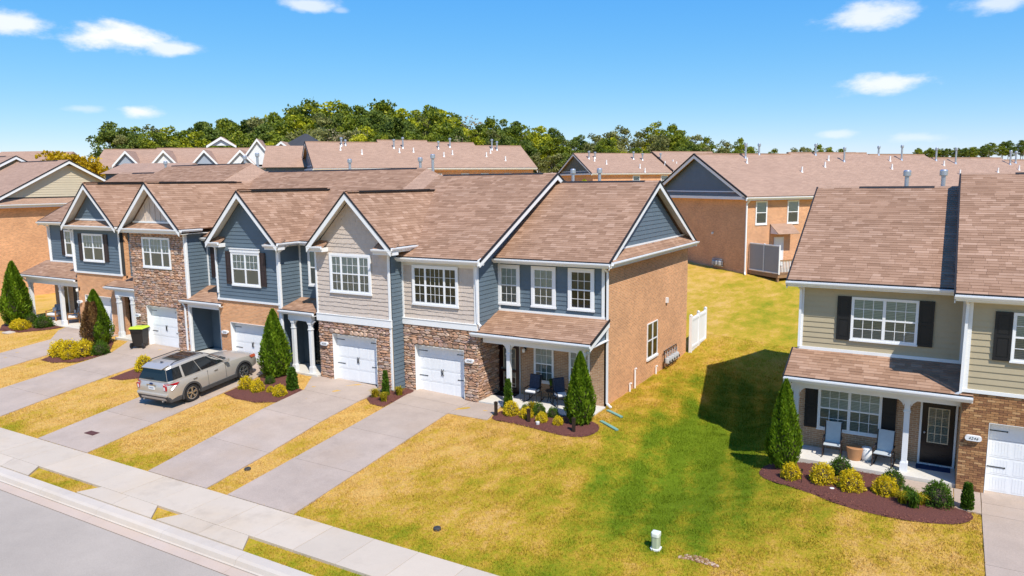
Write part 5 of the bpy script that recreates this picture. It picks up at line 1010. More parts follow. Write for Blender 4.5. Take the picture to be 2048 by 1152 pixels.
m = MB(); m.prism([(-61.51, ye+.3, ze-.2), (-61.51, yb-.3, ze-.2), (-61.51, yr, zr-.2)], (-.2, 0, 0)); m.build('gable_wall', 'interior', L_); m = MB(); m.prism([(-69.4, ye+.3, ze-.2), (-69.4, yb-.3, ze-.2), (-69.4, yr, zr+.35)], (-.2, 0, 0)); m.build('gable_wall', 'siding_tan', L_)
kk = (zr-ze)/(yr-ye); boards(L_, right(-61.5), 'siding_cream', ze+.55, zr-.45, lambda z: (ye+(z-ze)/kk+.3, yb-(z-ze)/kk-.3), .19)
roof_plane(L_, (-61.05, ye+.2, ze+.03), (0, 1, 0), (-.45, 0, .42), [(0, 0), (yb-ye-.4, 0), (yb-ye-1, .61), (.6, .61)], None, tabs=False); gutter(L_, (-61.05, ye, ze), (-61.05, yb, ze), (1, 0, 0)); m = MB(); m.box(-61.5, ye, ze-.24, -61.06, yb, ze-.06); m.build('eave_box', 'white_trim', L_)
# ------------------------------------------------------------------ wood on the hill
def tree_proto(seed, hgt, rx, base, clumps, leaves, trunk='bark', leaf='leaf_tree', csize=1.25, lsize=.25, taper=.8, lean=0.0):
    """tapered trunk with limbs carrying leaf clumps; returns (trunk mesh, crown mesh)"""
    global rng
    keep = rng; rng = np.random.default_rng(seed); rnd = random.Random(seed)
    cz = base+(hgt-base)/2; rz = (hgt-base)/2; cs = []
    while len(cs) < clumps:
        p = rng.uniform(-1, 1, 3); q = np.linalg.norm(p)
        if q > 1 or q < .35: continue
        w = 1-taper*.35*max(0, p[2]); cs.append((p[0]*rx*w+lean*(p[2]+1), p[1]*rx*w, cz+p[2]*rz))
    m = MB(); m.cyl((0, 0, -1.5), (lean*.6, 0, base), .24, .17, 8); m.cyl((lean*.6, 0, base), (lean*1.4, 0, hgt*.86), .17, .04, 7)
    for c in cs[::2]:
        z0 = base*.55+(c[2]-base*.55)*rnd.uniform(.35, .7); x0 = lean*.6 if z0 > base*.8 else lean*.3; m.cyl((x0, 0, z0), c, .075, .02, 5)
    mt = m.build('trunk', trunk, smooth=True, fix=False); cen = []; tint = []
    for c in cs:
        n = int(leaves*rnd.uniform(.6, 1.3)); r = csize*rnd.uniform(.6, 1.25); d = rand_dirs(n)*(rng.uniform(.25, 1, n)**.5)[:, None]*np.array([r, r, r*.72]); cen.append(np.array(c)+d); tint.append(np.clip(rnd.uniform(.15, .8)+rng.normal(size=n)*.16, 0, 1))
    cen = np.concatenate(cen); tint = np.concatenate(tint); n = len(cen); U = rand_dirs(n); V = np.cross(U, rand_dirs(n)); V /= np.linalg.norm(V, axis=1)[:, None]+1e-6; s = lsize*rng.uniform(.6, 1.3, n)[:, None]
    cr_ = quads_mesh('crown', cen, U*s, V*s*.62, tint, leaf); rng = keep
    a, b = mt.data, cr_.data; bpy.data.objects.remove(mt); bpy.data.objects.remove(cr_); return a, b, hgt
PT = {'dark': [tree_proto(11, 15, 4.2, 4.5, 50, 120, 'bark', 'leaf_tree_dark'), tree_proto(12, 16, 3.4, 5.0, 46, 120, 'bark_pale', 'leaf_tree_dark')],
      'green': [tree_proto(21, 15, 4.3, 4.5, 52, 120, 'bark', 'leaf_tree'), tree_proto(22, 16, 3.6, 5.5, 48, 120, 'bark_pale', 'leaf_tree'), tree_proto(23, 14, 4.6, 3.5, 52, 120, 'bark', 'leaf_tree')],
      'lime': [tree_proto(31, 13, 3.8, 3.2, 48, 120, 'bark', 'leaf_tree_lime'), tree_proto(32, 14, 3.4, 4.0, 44, 120, 'bark_pale', 'leaf_tree_lime')],
      'olive': [tree_proto(41, 14, 3.9, 4.0, 32, 95, 'bark_pale', 'leaf_tree_olive', 1.15), tree_proto(42, 15, 3.3, 5.0, 28, 95, 'bark_pale', 'leaf_tree_olive', 1.1)],
      'tan': [tree_proto(51, 14, 3.4, 6.0, 26, 26, 'bark_pale', 'leaf_tree_tan', 1.2, .24)],
      'gold': [tree_proto(61, 9, 3.6, 1.2, 52, 90, 'bark', 'leaf_tree_gold', 1.05, .22)]}

PLACES = [(330, 'the left end of the gabled roofs'), (470, 'the row of small gables'), (625, 'the white gable and dark hip roof'), (760, 'the left of the long brown roof'), (900, 'the middle of the long brown roof'), (1070, 'the right of the long brown roof'), (1135, 'the white dormered house'), (1260, 'the olive gable'), (1420, 'the roof beside the olive gable'), (9999, 'the ridge of the big brick block')]
KW = {'dark': 'dark green', 'green': 'mid green', 'lime': 'yellow green', 'olive': 'thin olive', 'tan': 'nearly bare tan', 'gold': 'golden'}
def tree(kind, px, top, d, wide=1.0, label=None, hmax=None, lay=None):
    if label is None: label = KW[kind]+' tree '+lay+' over '+next(p for x, p in PLACES if px < x)
    tp = Pd(px, top, d); base = gz(tp.x, tp.y); tm, cm, h0 = random.choice(PT[kind]); h = max(5.0, tp.z-base)
    if hmax and h > hmax: base = tp.z-hmax; h = hmax
    s = h/(h0+.7); r = thing('tree', label, 'tree', (tp.x, tp.y, base), 'trees of the wood on the hill')
    for nm, me in (('trunk', tm), ('crown', cm)): o = bpy.data.objects.new(nm, me); COL.objects.link(o); o.parent = r
    w = s*wide*random.uniform(.9, 1.12); r.scale = (w, w, s); r.rotation_euler = (0, 0, random.uniform(0, 6.28)); return r
SIL = [(190, 262, 'x'), (215, 236, 'dark'), (262, 242, 'green'), (298, 243, 'olive'), (335, 250, 'lime'), (366, 250, 'green'), (400, 232, 'dark'), (428, 228, 'dark'), (452, 232, 'green'), (476, 236, 'lime'), (502, 226, 'dark'), (522, 222, 'olive'), (548, 220, 'green'), (575, 208, 'green'), (602, 203, 'dark'), (632, 194, 'green'), (662, 197, 'lime'), (692, 194, 'green'), (722, 204, 'dark'), (748, 197, 'green'), (775, 200, 'green'), (800, 208, 'lime'), (830, 209, 'green'), (858, 205, 'green'), (884, 207, 'lime'), (908, 220, 'dark'), (936, 224, 'tan'), (964, 238, 'dark'), (990, 232, 'green'), (1016, 229, 'dark'), (1042, 240, 'green'), (1068, 244, 'lime'), (1082, 262, 'lime'), (1106, 250, 'dark'), (1132, 268, 'olive'), (1158, 263, 'dark'), (1186, 262, 'olive'), (1214, 252, 'olive'), (1240, 246, 'olive'), (1262, 276, 'olive'), (1286, 252, 'olive'), (1312, 241, 'lime'), (1336, 246, 'green'), (1360, 252, 'green'), (1388, 262, 'olive'), (1420, 272, 'green'), (1448, 276, 'olive'), (1476, 274, 'green'), (1500, 288, 'green')]
for px, top, kd in SIL:
    if kd != 'x': tree(kd, px, top, random.uniform(158, 176), 1.05, hmax=24, lay='on the skyline')
sx_, sy_ = [a for a, b, c in SIL], [b for a, b, c in SIL]
for px in range(250, 1500, 24):
    x = px+random.uniform(-9, 9); t = np.interp(x, sx_, sy_)
    tree(random.choice(('green', 'dark', 'green', 'lime', 'dark', 'olive')), x, t+random.uniform(14, 34), random.uniform(142, 154), 1.0, hmax=20, lay='midway up the wood')
for px in range(245, 1500, 27):
    x = px+random.uniform(-9, 9); t = np.interp(x, sx_, sy_)
    tree(random.choice(('green', 'dark', 'dark', 'lime', 'olive', 'tan') if 500 < px < 1000 else ('green', 'dark', 'olive')), x, min(300, t+random.uniform(44, 70)), random.uniform(128, 138), 1.05, hmax=15, lay='low in the wood')
for px, top in ((1590, 292), (1608, 288), (1634, 287), (1660, 292), (1684, 293), (1546, 296)): tree(random.choice(('green', 'olive')), px, top, 160, 1.0, 'small treetop showing over the ridge of the brick block', hmax=18)
for px, top in ((1838, 307), (1856, 303), (1874, 301), (1892, 300), (1912, 298), (1930, 299), (1948, 293), (1966, 288), (1984, 284), (2004, 281), (2024, 279), (2046, 278), (2066, 276)):
    for k in range(2): tree(random.choice(('dark', 'green', 'dark')), px+random.uniform(-6, 6), top+k*12, 250-k*18, 1.3, 'tree of the distant wooded ridge at the right edge', hmax=26)
tree('gold', 124, 286, 92, 1.35, 'left of the two golden yellow trees behind the tan gabled block', hmax=9.5); tree('gold', 160, 294, 88, 1.2, 'right of the two golden yellow trees behind the tan gabled block', hmax=8.5)
sh_ = tree('lime', 1170, 350, 62, .55, 'yellow green treetop between the end townhouse and the olive gable', hmax=6)
# ------------------------------------------------------------------ mulch beds
BEDS = []
def bed(label, pts, bump=.05):
    n = len(pts); c = np.mean(np.array(pts), 0); m = MB(); rings = []
    for k, (f, h) in enumerate(((1.0, .022), (.88, .055), (.6, .075), (.3, .085))):
        rings.append([(c[0]+(x-c[0])*f, c[1]+(y-c[1])*f, gz(c[0]+(x-c[0])*f, c[1]+(y-c[1])*f)+h) for x, y in pts])
    m.v = [v for r in rings for v in r]+[(c[0], c[1], gz(*c)+.09)]
    for k in range(3): m.f += [(k*n+i, k*n+(i+1) % n, (k+1)*n+(i+1) % n, (k+1)*n+i) for i in range(n)]
    m.f += [(3*n+i, 3*n+(i+1) % n, 4*n) for i in range(n)]; m.t = []
    o = m.build('mulch_bed', 'mulch', smooth=True, fix=False); tag(o, label, 'mulch bed', 'mulch beds along the fronts', 'stuff'); BEDS.append(list(pts))
    # loose bark chips
    a = np.array(pts); lo, hi = a.min(0), a.max(0); k = int((hi-lo).prod()*160); p = rng.uniform(lo, hi, (k, 2)); p = p[inside(p, pts)]; k = len(p)
    if k:
        cc = np.stack([p[:, 0], p[:, 1], tz(p[:, 0], p[:, 1])+.085*np.clip(1, 0, 1)], 1); edge = np.minimum(1, np.linalg.norm(p-c, axis=1)/(np.abs(a-c).max()+1e-6)); cc[:, 2] -= .045*edge
        U = rand_dirs(k); U[:, 2] *= .35; V = np.cross(U, [0, 0, 1.]); ch = quads_mesh('bark_chips', cc, U*.045, V*.016, rng.uniform(0, 1, k), 'bark_chip', o); ch['kind'] = 'stuff'
    return o
def inside(p, poly):
    x, y = p[:, 0], p[:, 1]; r = np.zeros(len(p), bool); n = len(poly)
    for i in range(n):
        (x0, y0), (x1, y1) = poly[i], poly[(i+1) % n]
        c = ((y0 > y) != (y1 > y)) & (x < (x1-x0)*(y-y0)/(y1-y0+1e-12)+x0); r ^= c
    return r
mat_leaf('bark_chip', [(0, (.05, .016, .012)), (.5, (.17, .055, .036)), (1, (.30, .12, .075))], .9, .0)
def smooth_poly(pts, k=3):
    out = [Vector((x, y, 0)) for x, y in pts]
    for _ in range(k):
        n = len(out); out = [w for i in range(n) for w in (out[i]*.75+out[(i+1) % n]*.25, out[i]*.25+out[(i+1) % n]*.75)]
    return [(p.x, p.y) for p in out]
bed('curved red mulch bed before the end townhouse porch', smooth_poly([(-14.6, -.02), (-14.6, -1.6), (-13.6, -1.55), (-12.3, -1.75), (-11.0, -2.0), (-10.35, -1.5), (-10.3, -.6), (-10.9, -.02), (-12.6, .0)], 2))
bed('curved red mulch bed before the tan house porch', smooth_poly([(-4.3, .1), (-4.75, -.9), (-4.4, -1.7), (-3.2, -2.2), (-1.9, -2.9), (-.4, -3.0), (.9, -2.6), (1.3, -1.7), (.4, -1.35), (-.66, -1.05), (-.66, .02), (-2.2, .02)], 2))
bed('mulch bed between the parked vehicle and the beige gabled house', [(-26.2, -4.25), (-25.2, -4.5), (-24.0, -4.45), (-23.25, -4.05), (-23.28, -2.5), (-24.4, -2.2), (-25.0, -1.15), (-26.1, -1.0), (-26.3, -2.4)])
bed('small mulch bed wedged between the two stone garage fronts', [(-20.25, -1.95), (-19.7, -2.35), (-19.05, -2.35), (-19.05, -.25), (-19.3, -.06), (-19.72, -.06), (-19.72, -.86), (-20.25, -.9)])
bed('narrow mulch bed behind the parked vehicle', [(-33.0, -5.2), (-32.2, -5.0), (-31.0, -4.0), (-30.3, -2.2), (-30.3, -1.1), (-33.2, -1.1), (-33.2, -3.6)])
bed('mulch bed under the half brown arborvitae', [(-39.6, -4.7), (-38.4, -4.75), (-37.2, -4.2), (-36.95, -3.0), (-37.2, -2.5), (-38.9, -1.2), (-39.5, -1.0), (-40.05, -1.6), (-40.0, -3.6)])
bed('mulch bed beside the broad porch at the far left', [(-50.6, -.1), (-50.4, -1.3), (-48.9, -2.2), (-47.0, -2.0), (-45.75, -.9), (-45.75, -.12), (-47.5, -.06)])
# ------------------------------------------------------------------ shrubs: leaves spread through the volume round an added dark core that blocks light
def arbor_proto(seed, h, r, n, leaf='leaf_arbor', brown=None, lobes=2):
    global rng
    keep = rng; rng = np.random.default_rng(seed); t = rng.uniform(0, 1, n)**.85; prof = lambda q: r*np.minimum((.66+np.asarray(q)*1.7), 1.0)*np.clip((1-np.asarray(q))/.74, .012, 1)**.72
    a = rng.uniform(0, 2*np.pi, n); lob = 1+.07*np.sin(a*5+t*9)+.05*np.sin(a*9-t*21); rad = prof(t)*lob*rng.uniform(.78, 1.04, n)
    c = np.stack([rad*np.cos(a), rad*np.sin(a), .06+t*h*.95], 1); out = np.stack([np.cos(a), np.sin(a), np.zeros(n)], 1); tang = np.stack([-np.sin(a), np.cos(a), np.zeros(n)], 1)
    U = out*.55+np.array([0, 0, 1.0])+rng.normal(size=(n, 3))*.35; U /= np.linalg.norm(U, axis=1)[:, None]; V = tang+out*rng.normal(size=(n, 1))*.7; V /= np.linalg.norm(V, axis=1)[:, None]; s = rng.uniform(.035, .085, n)[:, None]
    tint = np.clip(.5+.28*np.sin(a*5+t*9+.6)+rng.normal(size=n)*.18, 0, 1); parts = []
    if brown is None: parts.append(('foliage', c, U*s, V*s*.42, tint, leaf))
    else:
        b = (np.cos(a-brown) > .25+.25*np.sin(t*7)) & (t < .8); parts += [('foliage', c[~b], (U*s)[~b], (V*s*.42)[~b], tint[~b], leaf), ('brown_foliage', c[b], (U*s)[b], (V*s*.42)[b], tint[b], 'leaf_arbor_brown')]
    obs = [quads_mesh(*p) for p in parts]; m = MB(); k = [(r*.05, -.1), (r*.05, .05)]+[(float(prof(np.array(q)))*.74, .06+q*h*.95) for q in np.linspace(.0, .94, 12)]; m.lathe((0, 0, 0), k, 14)
    co = m.build('stem_or_shade_core', 'stem_or_shade_core', smooth=True); rng = keep; me = [(o.name.split('.')[0], o.data) for o in obs+[co]]  # added dark cone under the leaves, blocks light through the foliage
    for o in obs+[co]: bpy.data.objects.remove(o)
    return me
def plant(name, label, cat, meshes, loc, scale=(1, 1, 1), rz=None, group=None):
    r = thing(name, label, cat, loc, group); r.scale = scale; r.rotation_euler = (0, 0, random.uniform(0, 6.28) if rz is None else rz)
    for nm, me in meshes: o = bpy.data.objects.new(nm, me); COL.objects.link(o); o.parent = r
    return r
ARB = arbor_proto(3, 2.7, .56, 9000); ARB2 = arbor_proto(5, 2.7, .58, 9000); ARBB = arbor_proto(8, 2.9, .80, 11000, brown=math.atan2(-.9, -.45)+.2)
GA = 'cone shaped arborvitae by the porches'
def gnd(x, y, dz=.05): return (x, y, gz(x, y)+dz)
plant('arborvitae', 'cone shaped green arborvitae at the end townhouse porch corner', 'arborvitae', ARB, gnd(-11.15, -.62), (1.0, 1.0, 1.02), 1.0, GA)
plant('arborvitae', 'tall narrow arborvitae at the left corner of the tan house porch', 'arborvitae', ARB2, gnd(-4.02, -.55), (.92, .92, 1.09), 2.0, GA)
plant('arborvitae', 'cone shaped green arborvitae right of the parked vehicle', 'arborvitae', ARB2, gnd(-25.75, -1.75), (1.22, 1.22, 1.16), 0.2, GA)
plant('arborvitae', 'arborvitae with one half gone brown beside the trash cart', 'arborvitae', ARBB, gnd(-39.15, -1.95), (1.0, 1.0, 1.07), 0.0, GA)
plant('arborvitae', 'large green arborvitae at the far left porch corner', 'arborvitae', ARB, gnd(-49.25, -.95), (1.55, 1.55, 1.48), 3.0, GA)
def mound_proto(seed, n, leaf, size, spiky=0.0):
    global rng
    keep = rng; rng = np.random.default_rng(seed); d = rand_dirs(n); d[:, 2] = np.abs(d[:, 2])*1.1-.12; ph = np.arctan2(d[:, 1], d[:, 0]); lob = 1+.10*np.sin(ph*4+1)+.08*np.sin(ph*7+d[:, 2]*9); R__ = rng.uniform(.74, 1.06, n)*lob
    c = d*R__[:, None]*np.array([.5, .5, .72]); c[:, 2] = np.maximum(c[:, 2]+.10, .03); U = d*(.5+spiky)+rng.normal(size=(n, 3))*.55+np.array([0, 0, .35]); U /= np.linalg.norm(U, axis=1)[:, None]; V = np.cross(U, rand_dirs(n)); V /= np.linalg.norm(V, axis=1)[:, None]+1e-6; s = size*rng.uniform(.6, 1.3, n)[:, None]
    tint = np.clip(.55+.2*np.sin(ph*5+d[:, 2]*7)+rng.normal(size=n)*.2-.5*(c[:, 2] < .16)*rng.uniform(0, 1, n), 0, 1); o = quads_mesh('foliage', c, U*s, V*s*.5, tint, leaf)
    m = MB(); m.lathe((0, 0, 0), [(.10, -.05), (.30, .08), (.36, .25), (.31, .45), (.18, .60), (.03, .66)], 12); co = m.build('stem_or_shade_core', 'stem_or_shade_core', smooth=True); rng = keep; r = [('foliage', o.data), ('stem_or_shade_core', co.data)]; bpy.data.objects.remove(o); bpy.data.objects.remove(co); return r  # lathe is an added dark core filling the mound against see-through
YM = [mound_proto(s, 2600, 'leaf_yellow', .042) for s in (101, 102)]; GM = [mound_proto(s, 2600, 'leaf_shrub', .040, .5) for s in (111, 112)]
def tuft_proto(seed, leaf, n=150, h=.42):
    m = MB(); rr = random.Random(seed)
    for i in range(n):
        a = rr.uniform(0, 6.28); L = h*rr.uniform(.7, 1.25); sp = rr.uniform(.15, .55); w = .011; c, s = math.cos(a), math.sin(a); t = rr.random(); x0, y0 = rr.gauss(0, .05), rr.gauss(0, .05)
        p = [(x0, y0, 0), (x0+c*sp*L*.45, y0+s*sp*L*.45, L*.72), (x0+c*sp*L*1.25, y0+s*sp*L*1.25, L*(.95-sp*.6))]
        m.add([(p[0][0]-s*w, p[0][1]+c*w, 0), (p[0][0]+s*w, p[0][1]-c*w, 0), (p[1][0]+s*w, p[1][1]-c*w, p[1][2]), (p[1][0]-s*w, p[1][1]+c*w, p[1][2]), p[2]], [(0, 1, 2, 3), (3, 2, 4)], t)
    o = m.build('blades', leaf, tint=True, fix=False); me = o.data; bpy.data.objects.remove(o); q = MB(); q.lathe((0, 0, 0), [(.05, -.04), (.06, .02), (.02, .05)], 8); o = q.build('stem_or_shade_core', 'stem_or_shade_core'); r = [('blades', me), ('stem_or_shade_core', o.data)]; bpy.data.objects.remove(o); return r
LILY = tuft_proto(1, 'leaf_lily'); LILYG = tuft_proto(2, 'leaf_shrub', 200, .5)
def column_proto(seed, n=1500):
    global rng
    keep = rng; rng = np.random.default_rng(seed); t = rng.uniform(0, 1, n); a = rng.uniform(0, 6.28, n); r = .13*(1-.5*t**2)*rng.uniform(.5, 1.15, n); c = np.stack([r*np.cos(a), r*np.sin(a), t], 1); U = np.stack([np.cos(a)*.3, np.sin(a)*.3, np.ones(n)], 1)+rng.normal(size=(n, 3))*.2; V = np.cross(U, rand_dirs(n)); V /= np.linalg.norm(V, axis=1)[:, None]; s = rng.uniform(.03, .06, n)[:, None]
    o = quads_mesh('foliage', c, U*s, V*s*.45, rng.uniform(.1, .8, n), 'leaf_shrub'); m = MB(); m.cyl((0, 0, -.05), (0, 0, .9), .05, .02, 8); co = m.build('stem_or_shade_core', 'stem_or_shade_core'); rng = keep; r_ = [('foliage', o.data), ('stem_or_shade_core', co.data)]; bpy.data.objects.remove(o); bpy.data.objects.remove(co); return r_
COLP = column_proto(9); GY = 'yellow leaved mound shrubs'; GG = 'green mound shrubs'
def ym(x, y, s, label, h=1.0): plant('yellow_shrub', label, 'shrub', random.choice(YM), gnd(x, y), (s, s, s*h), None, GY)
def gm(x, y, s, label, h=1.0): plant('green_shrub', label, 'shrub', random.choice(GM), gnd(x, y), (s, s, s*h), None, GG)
ym(-13.95, -.85, 0.63, 'leftmost and largest yellow shrub of the end townhouse bed'); ym(-13.22, -.95, 0.51, 'yellow shrub second from the walk in the end townhouse bed'); ym(-12.50, -1.10, 0.46, 'yellow shrub behind the white lamp in the end townhouse bed'); ym(-11.82, -1.12, 0.40, 'small yellow shrub nearest the cone shaped arborvitae of the end townhouse')
gm(-12.98, -.42, 0.54, 'round light green shrub before the porch chair'); gm(-12.38, -.42, 0.46, 'green shrub between the round shrub and the arborvitae of the end townhouse'); gm(-13.6, -.38, 0.35, 'small green shrub behind the yellow ones by the porch post', 1.1)
plant('columnar_shrub', 'thin upright shrub before the white porch post of the end townhouse', 'shrub', COLP, gnd(-14.5, -.15), (1.25, 1.25, 1.15)); plant('lily_clump', 'dry orange clump behind the yellow shrubs of the end townhouse', 'plant', LILY, gnd(-13.35, -.28), (1, 1, 1.1))
ym(-3.62, -1.45, 0.57, 'yellow shrub left of the thin stake in the tan house bed'); ym(-2.72, -1.45, 0.72, 'yellow shrub second from the left in the tan house bed'); ym(-1.92, -1.62, 0.74, 'yellow shrub right of the white stone in the tan house bed'); ym(-1.02, -1.50, 0.67, 'rightmost yellow shrub in the tan house bed')
gm(-2.32, -.62, 0.67, 'dark green shrub before the left porch chair of the tan house'); gm(-.86, -.72, 0.59, 'dark green shrub before the right porch chair of the tan house'); gm(.30, -1.55, 0.80, 'large green shrub beside the walk of the tan house')
for i, (x, y) in enumerate(((-.55, -1.95), (-.28, -2.1), (-.12, -1.8), (-.42, -1.7))): plant('lily_clump', ('leftmost', 'frontmost', 'rightmost', 'rearmost')[i]+' of four yellow green bladed clumps in the tan house bed', 'plant', LILYG if i % 2 else LILY, gnd(x, y), (.95, .95, .9), None, 'bladed clumps at the tan house')
plant('columnar_shrub', 'short upright shrub by the garage of the tan house', 'shrub', COLP, gnd(1.02, -1.42), (1.15, 1.15, .72))
ym(-25.72, -3.45, 0.63, 'yellow shrub nearest the parked vehicle in its bed'); ym(-24.95, -3.5, 0.61, 'yellow shrub second from the parked vehicle'); ym(-24.35, -3.35, 0.33, 'smallest yellow shrub in the bed right of the vehicle'); ym(-23.68, -3.45, 0.56, 'yellow shrub at the tip of the bed by the empty driveway')
gm(-25.2, -2.6, 0.43, 'green yellow shrub before the arborvitae right of the vehicle'); plant('columnar_shrub', 'dark upright shrub at the tip of the mulch bed by the empty driveway', 'shrub', COLP, gnd(-23.72, -2.70), (1.7, 1.7, .95))
ym(-32.40, -3.75, 0.85, 'yellow shrub behind the tail of the parked vehicle'); ym(-31.4, -3.0, 0.68, 'yellow shrub hidden behind the roof of the parked vehicle')
for i, (x, y, s) in enumerate(((-39.3, -3.85, 1.05), (-38.55, -3.75, 1.1), (-37.9, -3.45, 1.1))): ym(x, y, s, ('leftmost', 'middle', 'rightmost')[i]+' of three grown together yellow shrubs under the half brown arborvitae', .9)
gm(-37.25, -2.95, 0.81, 'green shrub at the right end of the yellow shrub row'); ym(-38.15, -4.05, 0.68, 'yellow and green shrub at the front of the yellow shrub row', .8)
ym(-48.2, -1.45, 0.89, 'left yellow shrub under the far left arborvitae', .75); ym(-47.55, -1.5, 0.89, 'right yellow shrub under the far left arborvitae', .75); gm(-46.72, -.72, 1.06, 'round clipped green shrub before the far left porch', .75); gm(-48.5, -.55, 0.85, 'green shrub between the far left arborvitae and its porch post')
for i, (x, y) in enumerate(((-19.98, -1.72), (-19.38, -1.88), (-19.30, -1.0))): plant('lily_clump', ('dry yellow lily clump nearest the empty driveway', 'dry yellow lily clump at the front tip of the small wedge bed', 'dry yellow lily clump against the blue side wall')[i], 'plant', LILY, gnd(x, y), (1.15, 1.15, .9))
plant('columnar_shrub', 'thin dark upright shrub in the wedge bed between the stone garages', 'shrub', COLP, gnd(-19.72, -1.35), (1.1, 1.1, 1.05))
# ------------------------------------------------------------------ short lawn grass: blades over the front and side yards
def lawn_blades(n):
    x = rng.uniform(-52, 7, n); y = rng.uniform(-12.6, 16, n); d = np.hypot(x, y+24.6); keep = rng.uniform(0, 1, n) < np.clip((30/d)**2.0, .05, 1)
    keep &= ~((y < -10.52) & (y > -12.0)); ap_ = np.zeros(n, bool)
    for top, bot in APR: ap_ |= (x > bot[0]-.02) & (x < bot[1]+.02) & (y < -12.0)
    keep &= ~ap_; keep &= ~((x > -50) & (x < -11.15) & (y > -.9) & (y < 12.5) & ~((x > -16) & (y < 0))); keep &= ~((x > -4.05) & (y > 0))
    keep &= ~((x > -33) & (x < -11.1) & (y > 0)); p = np.stack([x, y], 1)[keep]
    for poly in list(DRIVE.values())+BEDS: p = p[~inside(p, poly)]
    n = len(p); z = tz(p[:, 0], p[:, 1]); L = rng.uniform(.035, .075, n); a = rng.uniform(0, 6.28, n); lean = rng.normal(size=(n, 2))*.5; w = rng.uniform(.006, .011, n)
    b = np.stack([p[:, 0], p[:, 1], z-.01], 1); t = b+np.stack([lean[:, 0]*L, lean[:, 1]*L, L+.01], 1); s = np.stack([np.cos(a)*w, np.sin(a)*w, np.zeros(n)], 1); vs = np.empty((n, 3, 3)); vs[:, 0] = b-s; vs[:, 1] = b+s; vs[:, 2] = t
    me = bpy.data.meshes.new('grass'); me.vertices.add(n*3); me.vertices.foreach_set('co', vs.ravel()); me.loops.add(n*3); me.loops.foreach_set('vertex_index', np.arange(n*3)); me.polygons.add(n); me.polygons.foreach_set('loop_start', np.arange(n)*3); me.update(calc_edges=True); me.materials.append(MATS['lawn'])
    o = bpy.data.objects.new('grass', me); COL.objects.link(o); tag(o, 'short dry lawn grass of the front yards', 'grass', None, 'stuff'); print('blades', n)
lawn_blades(1500000)
mat_leaf('soil_clod', [(0, (.16, .075, .035)), (.5, (.34, .19, .10)), (1, (.55, .42, .32))], .95, .0)
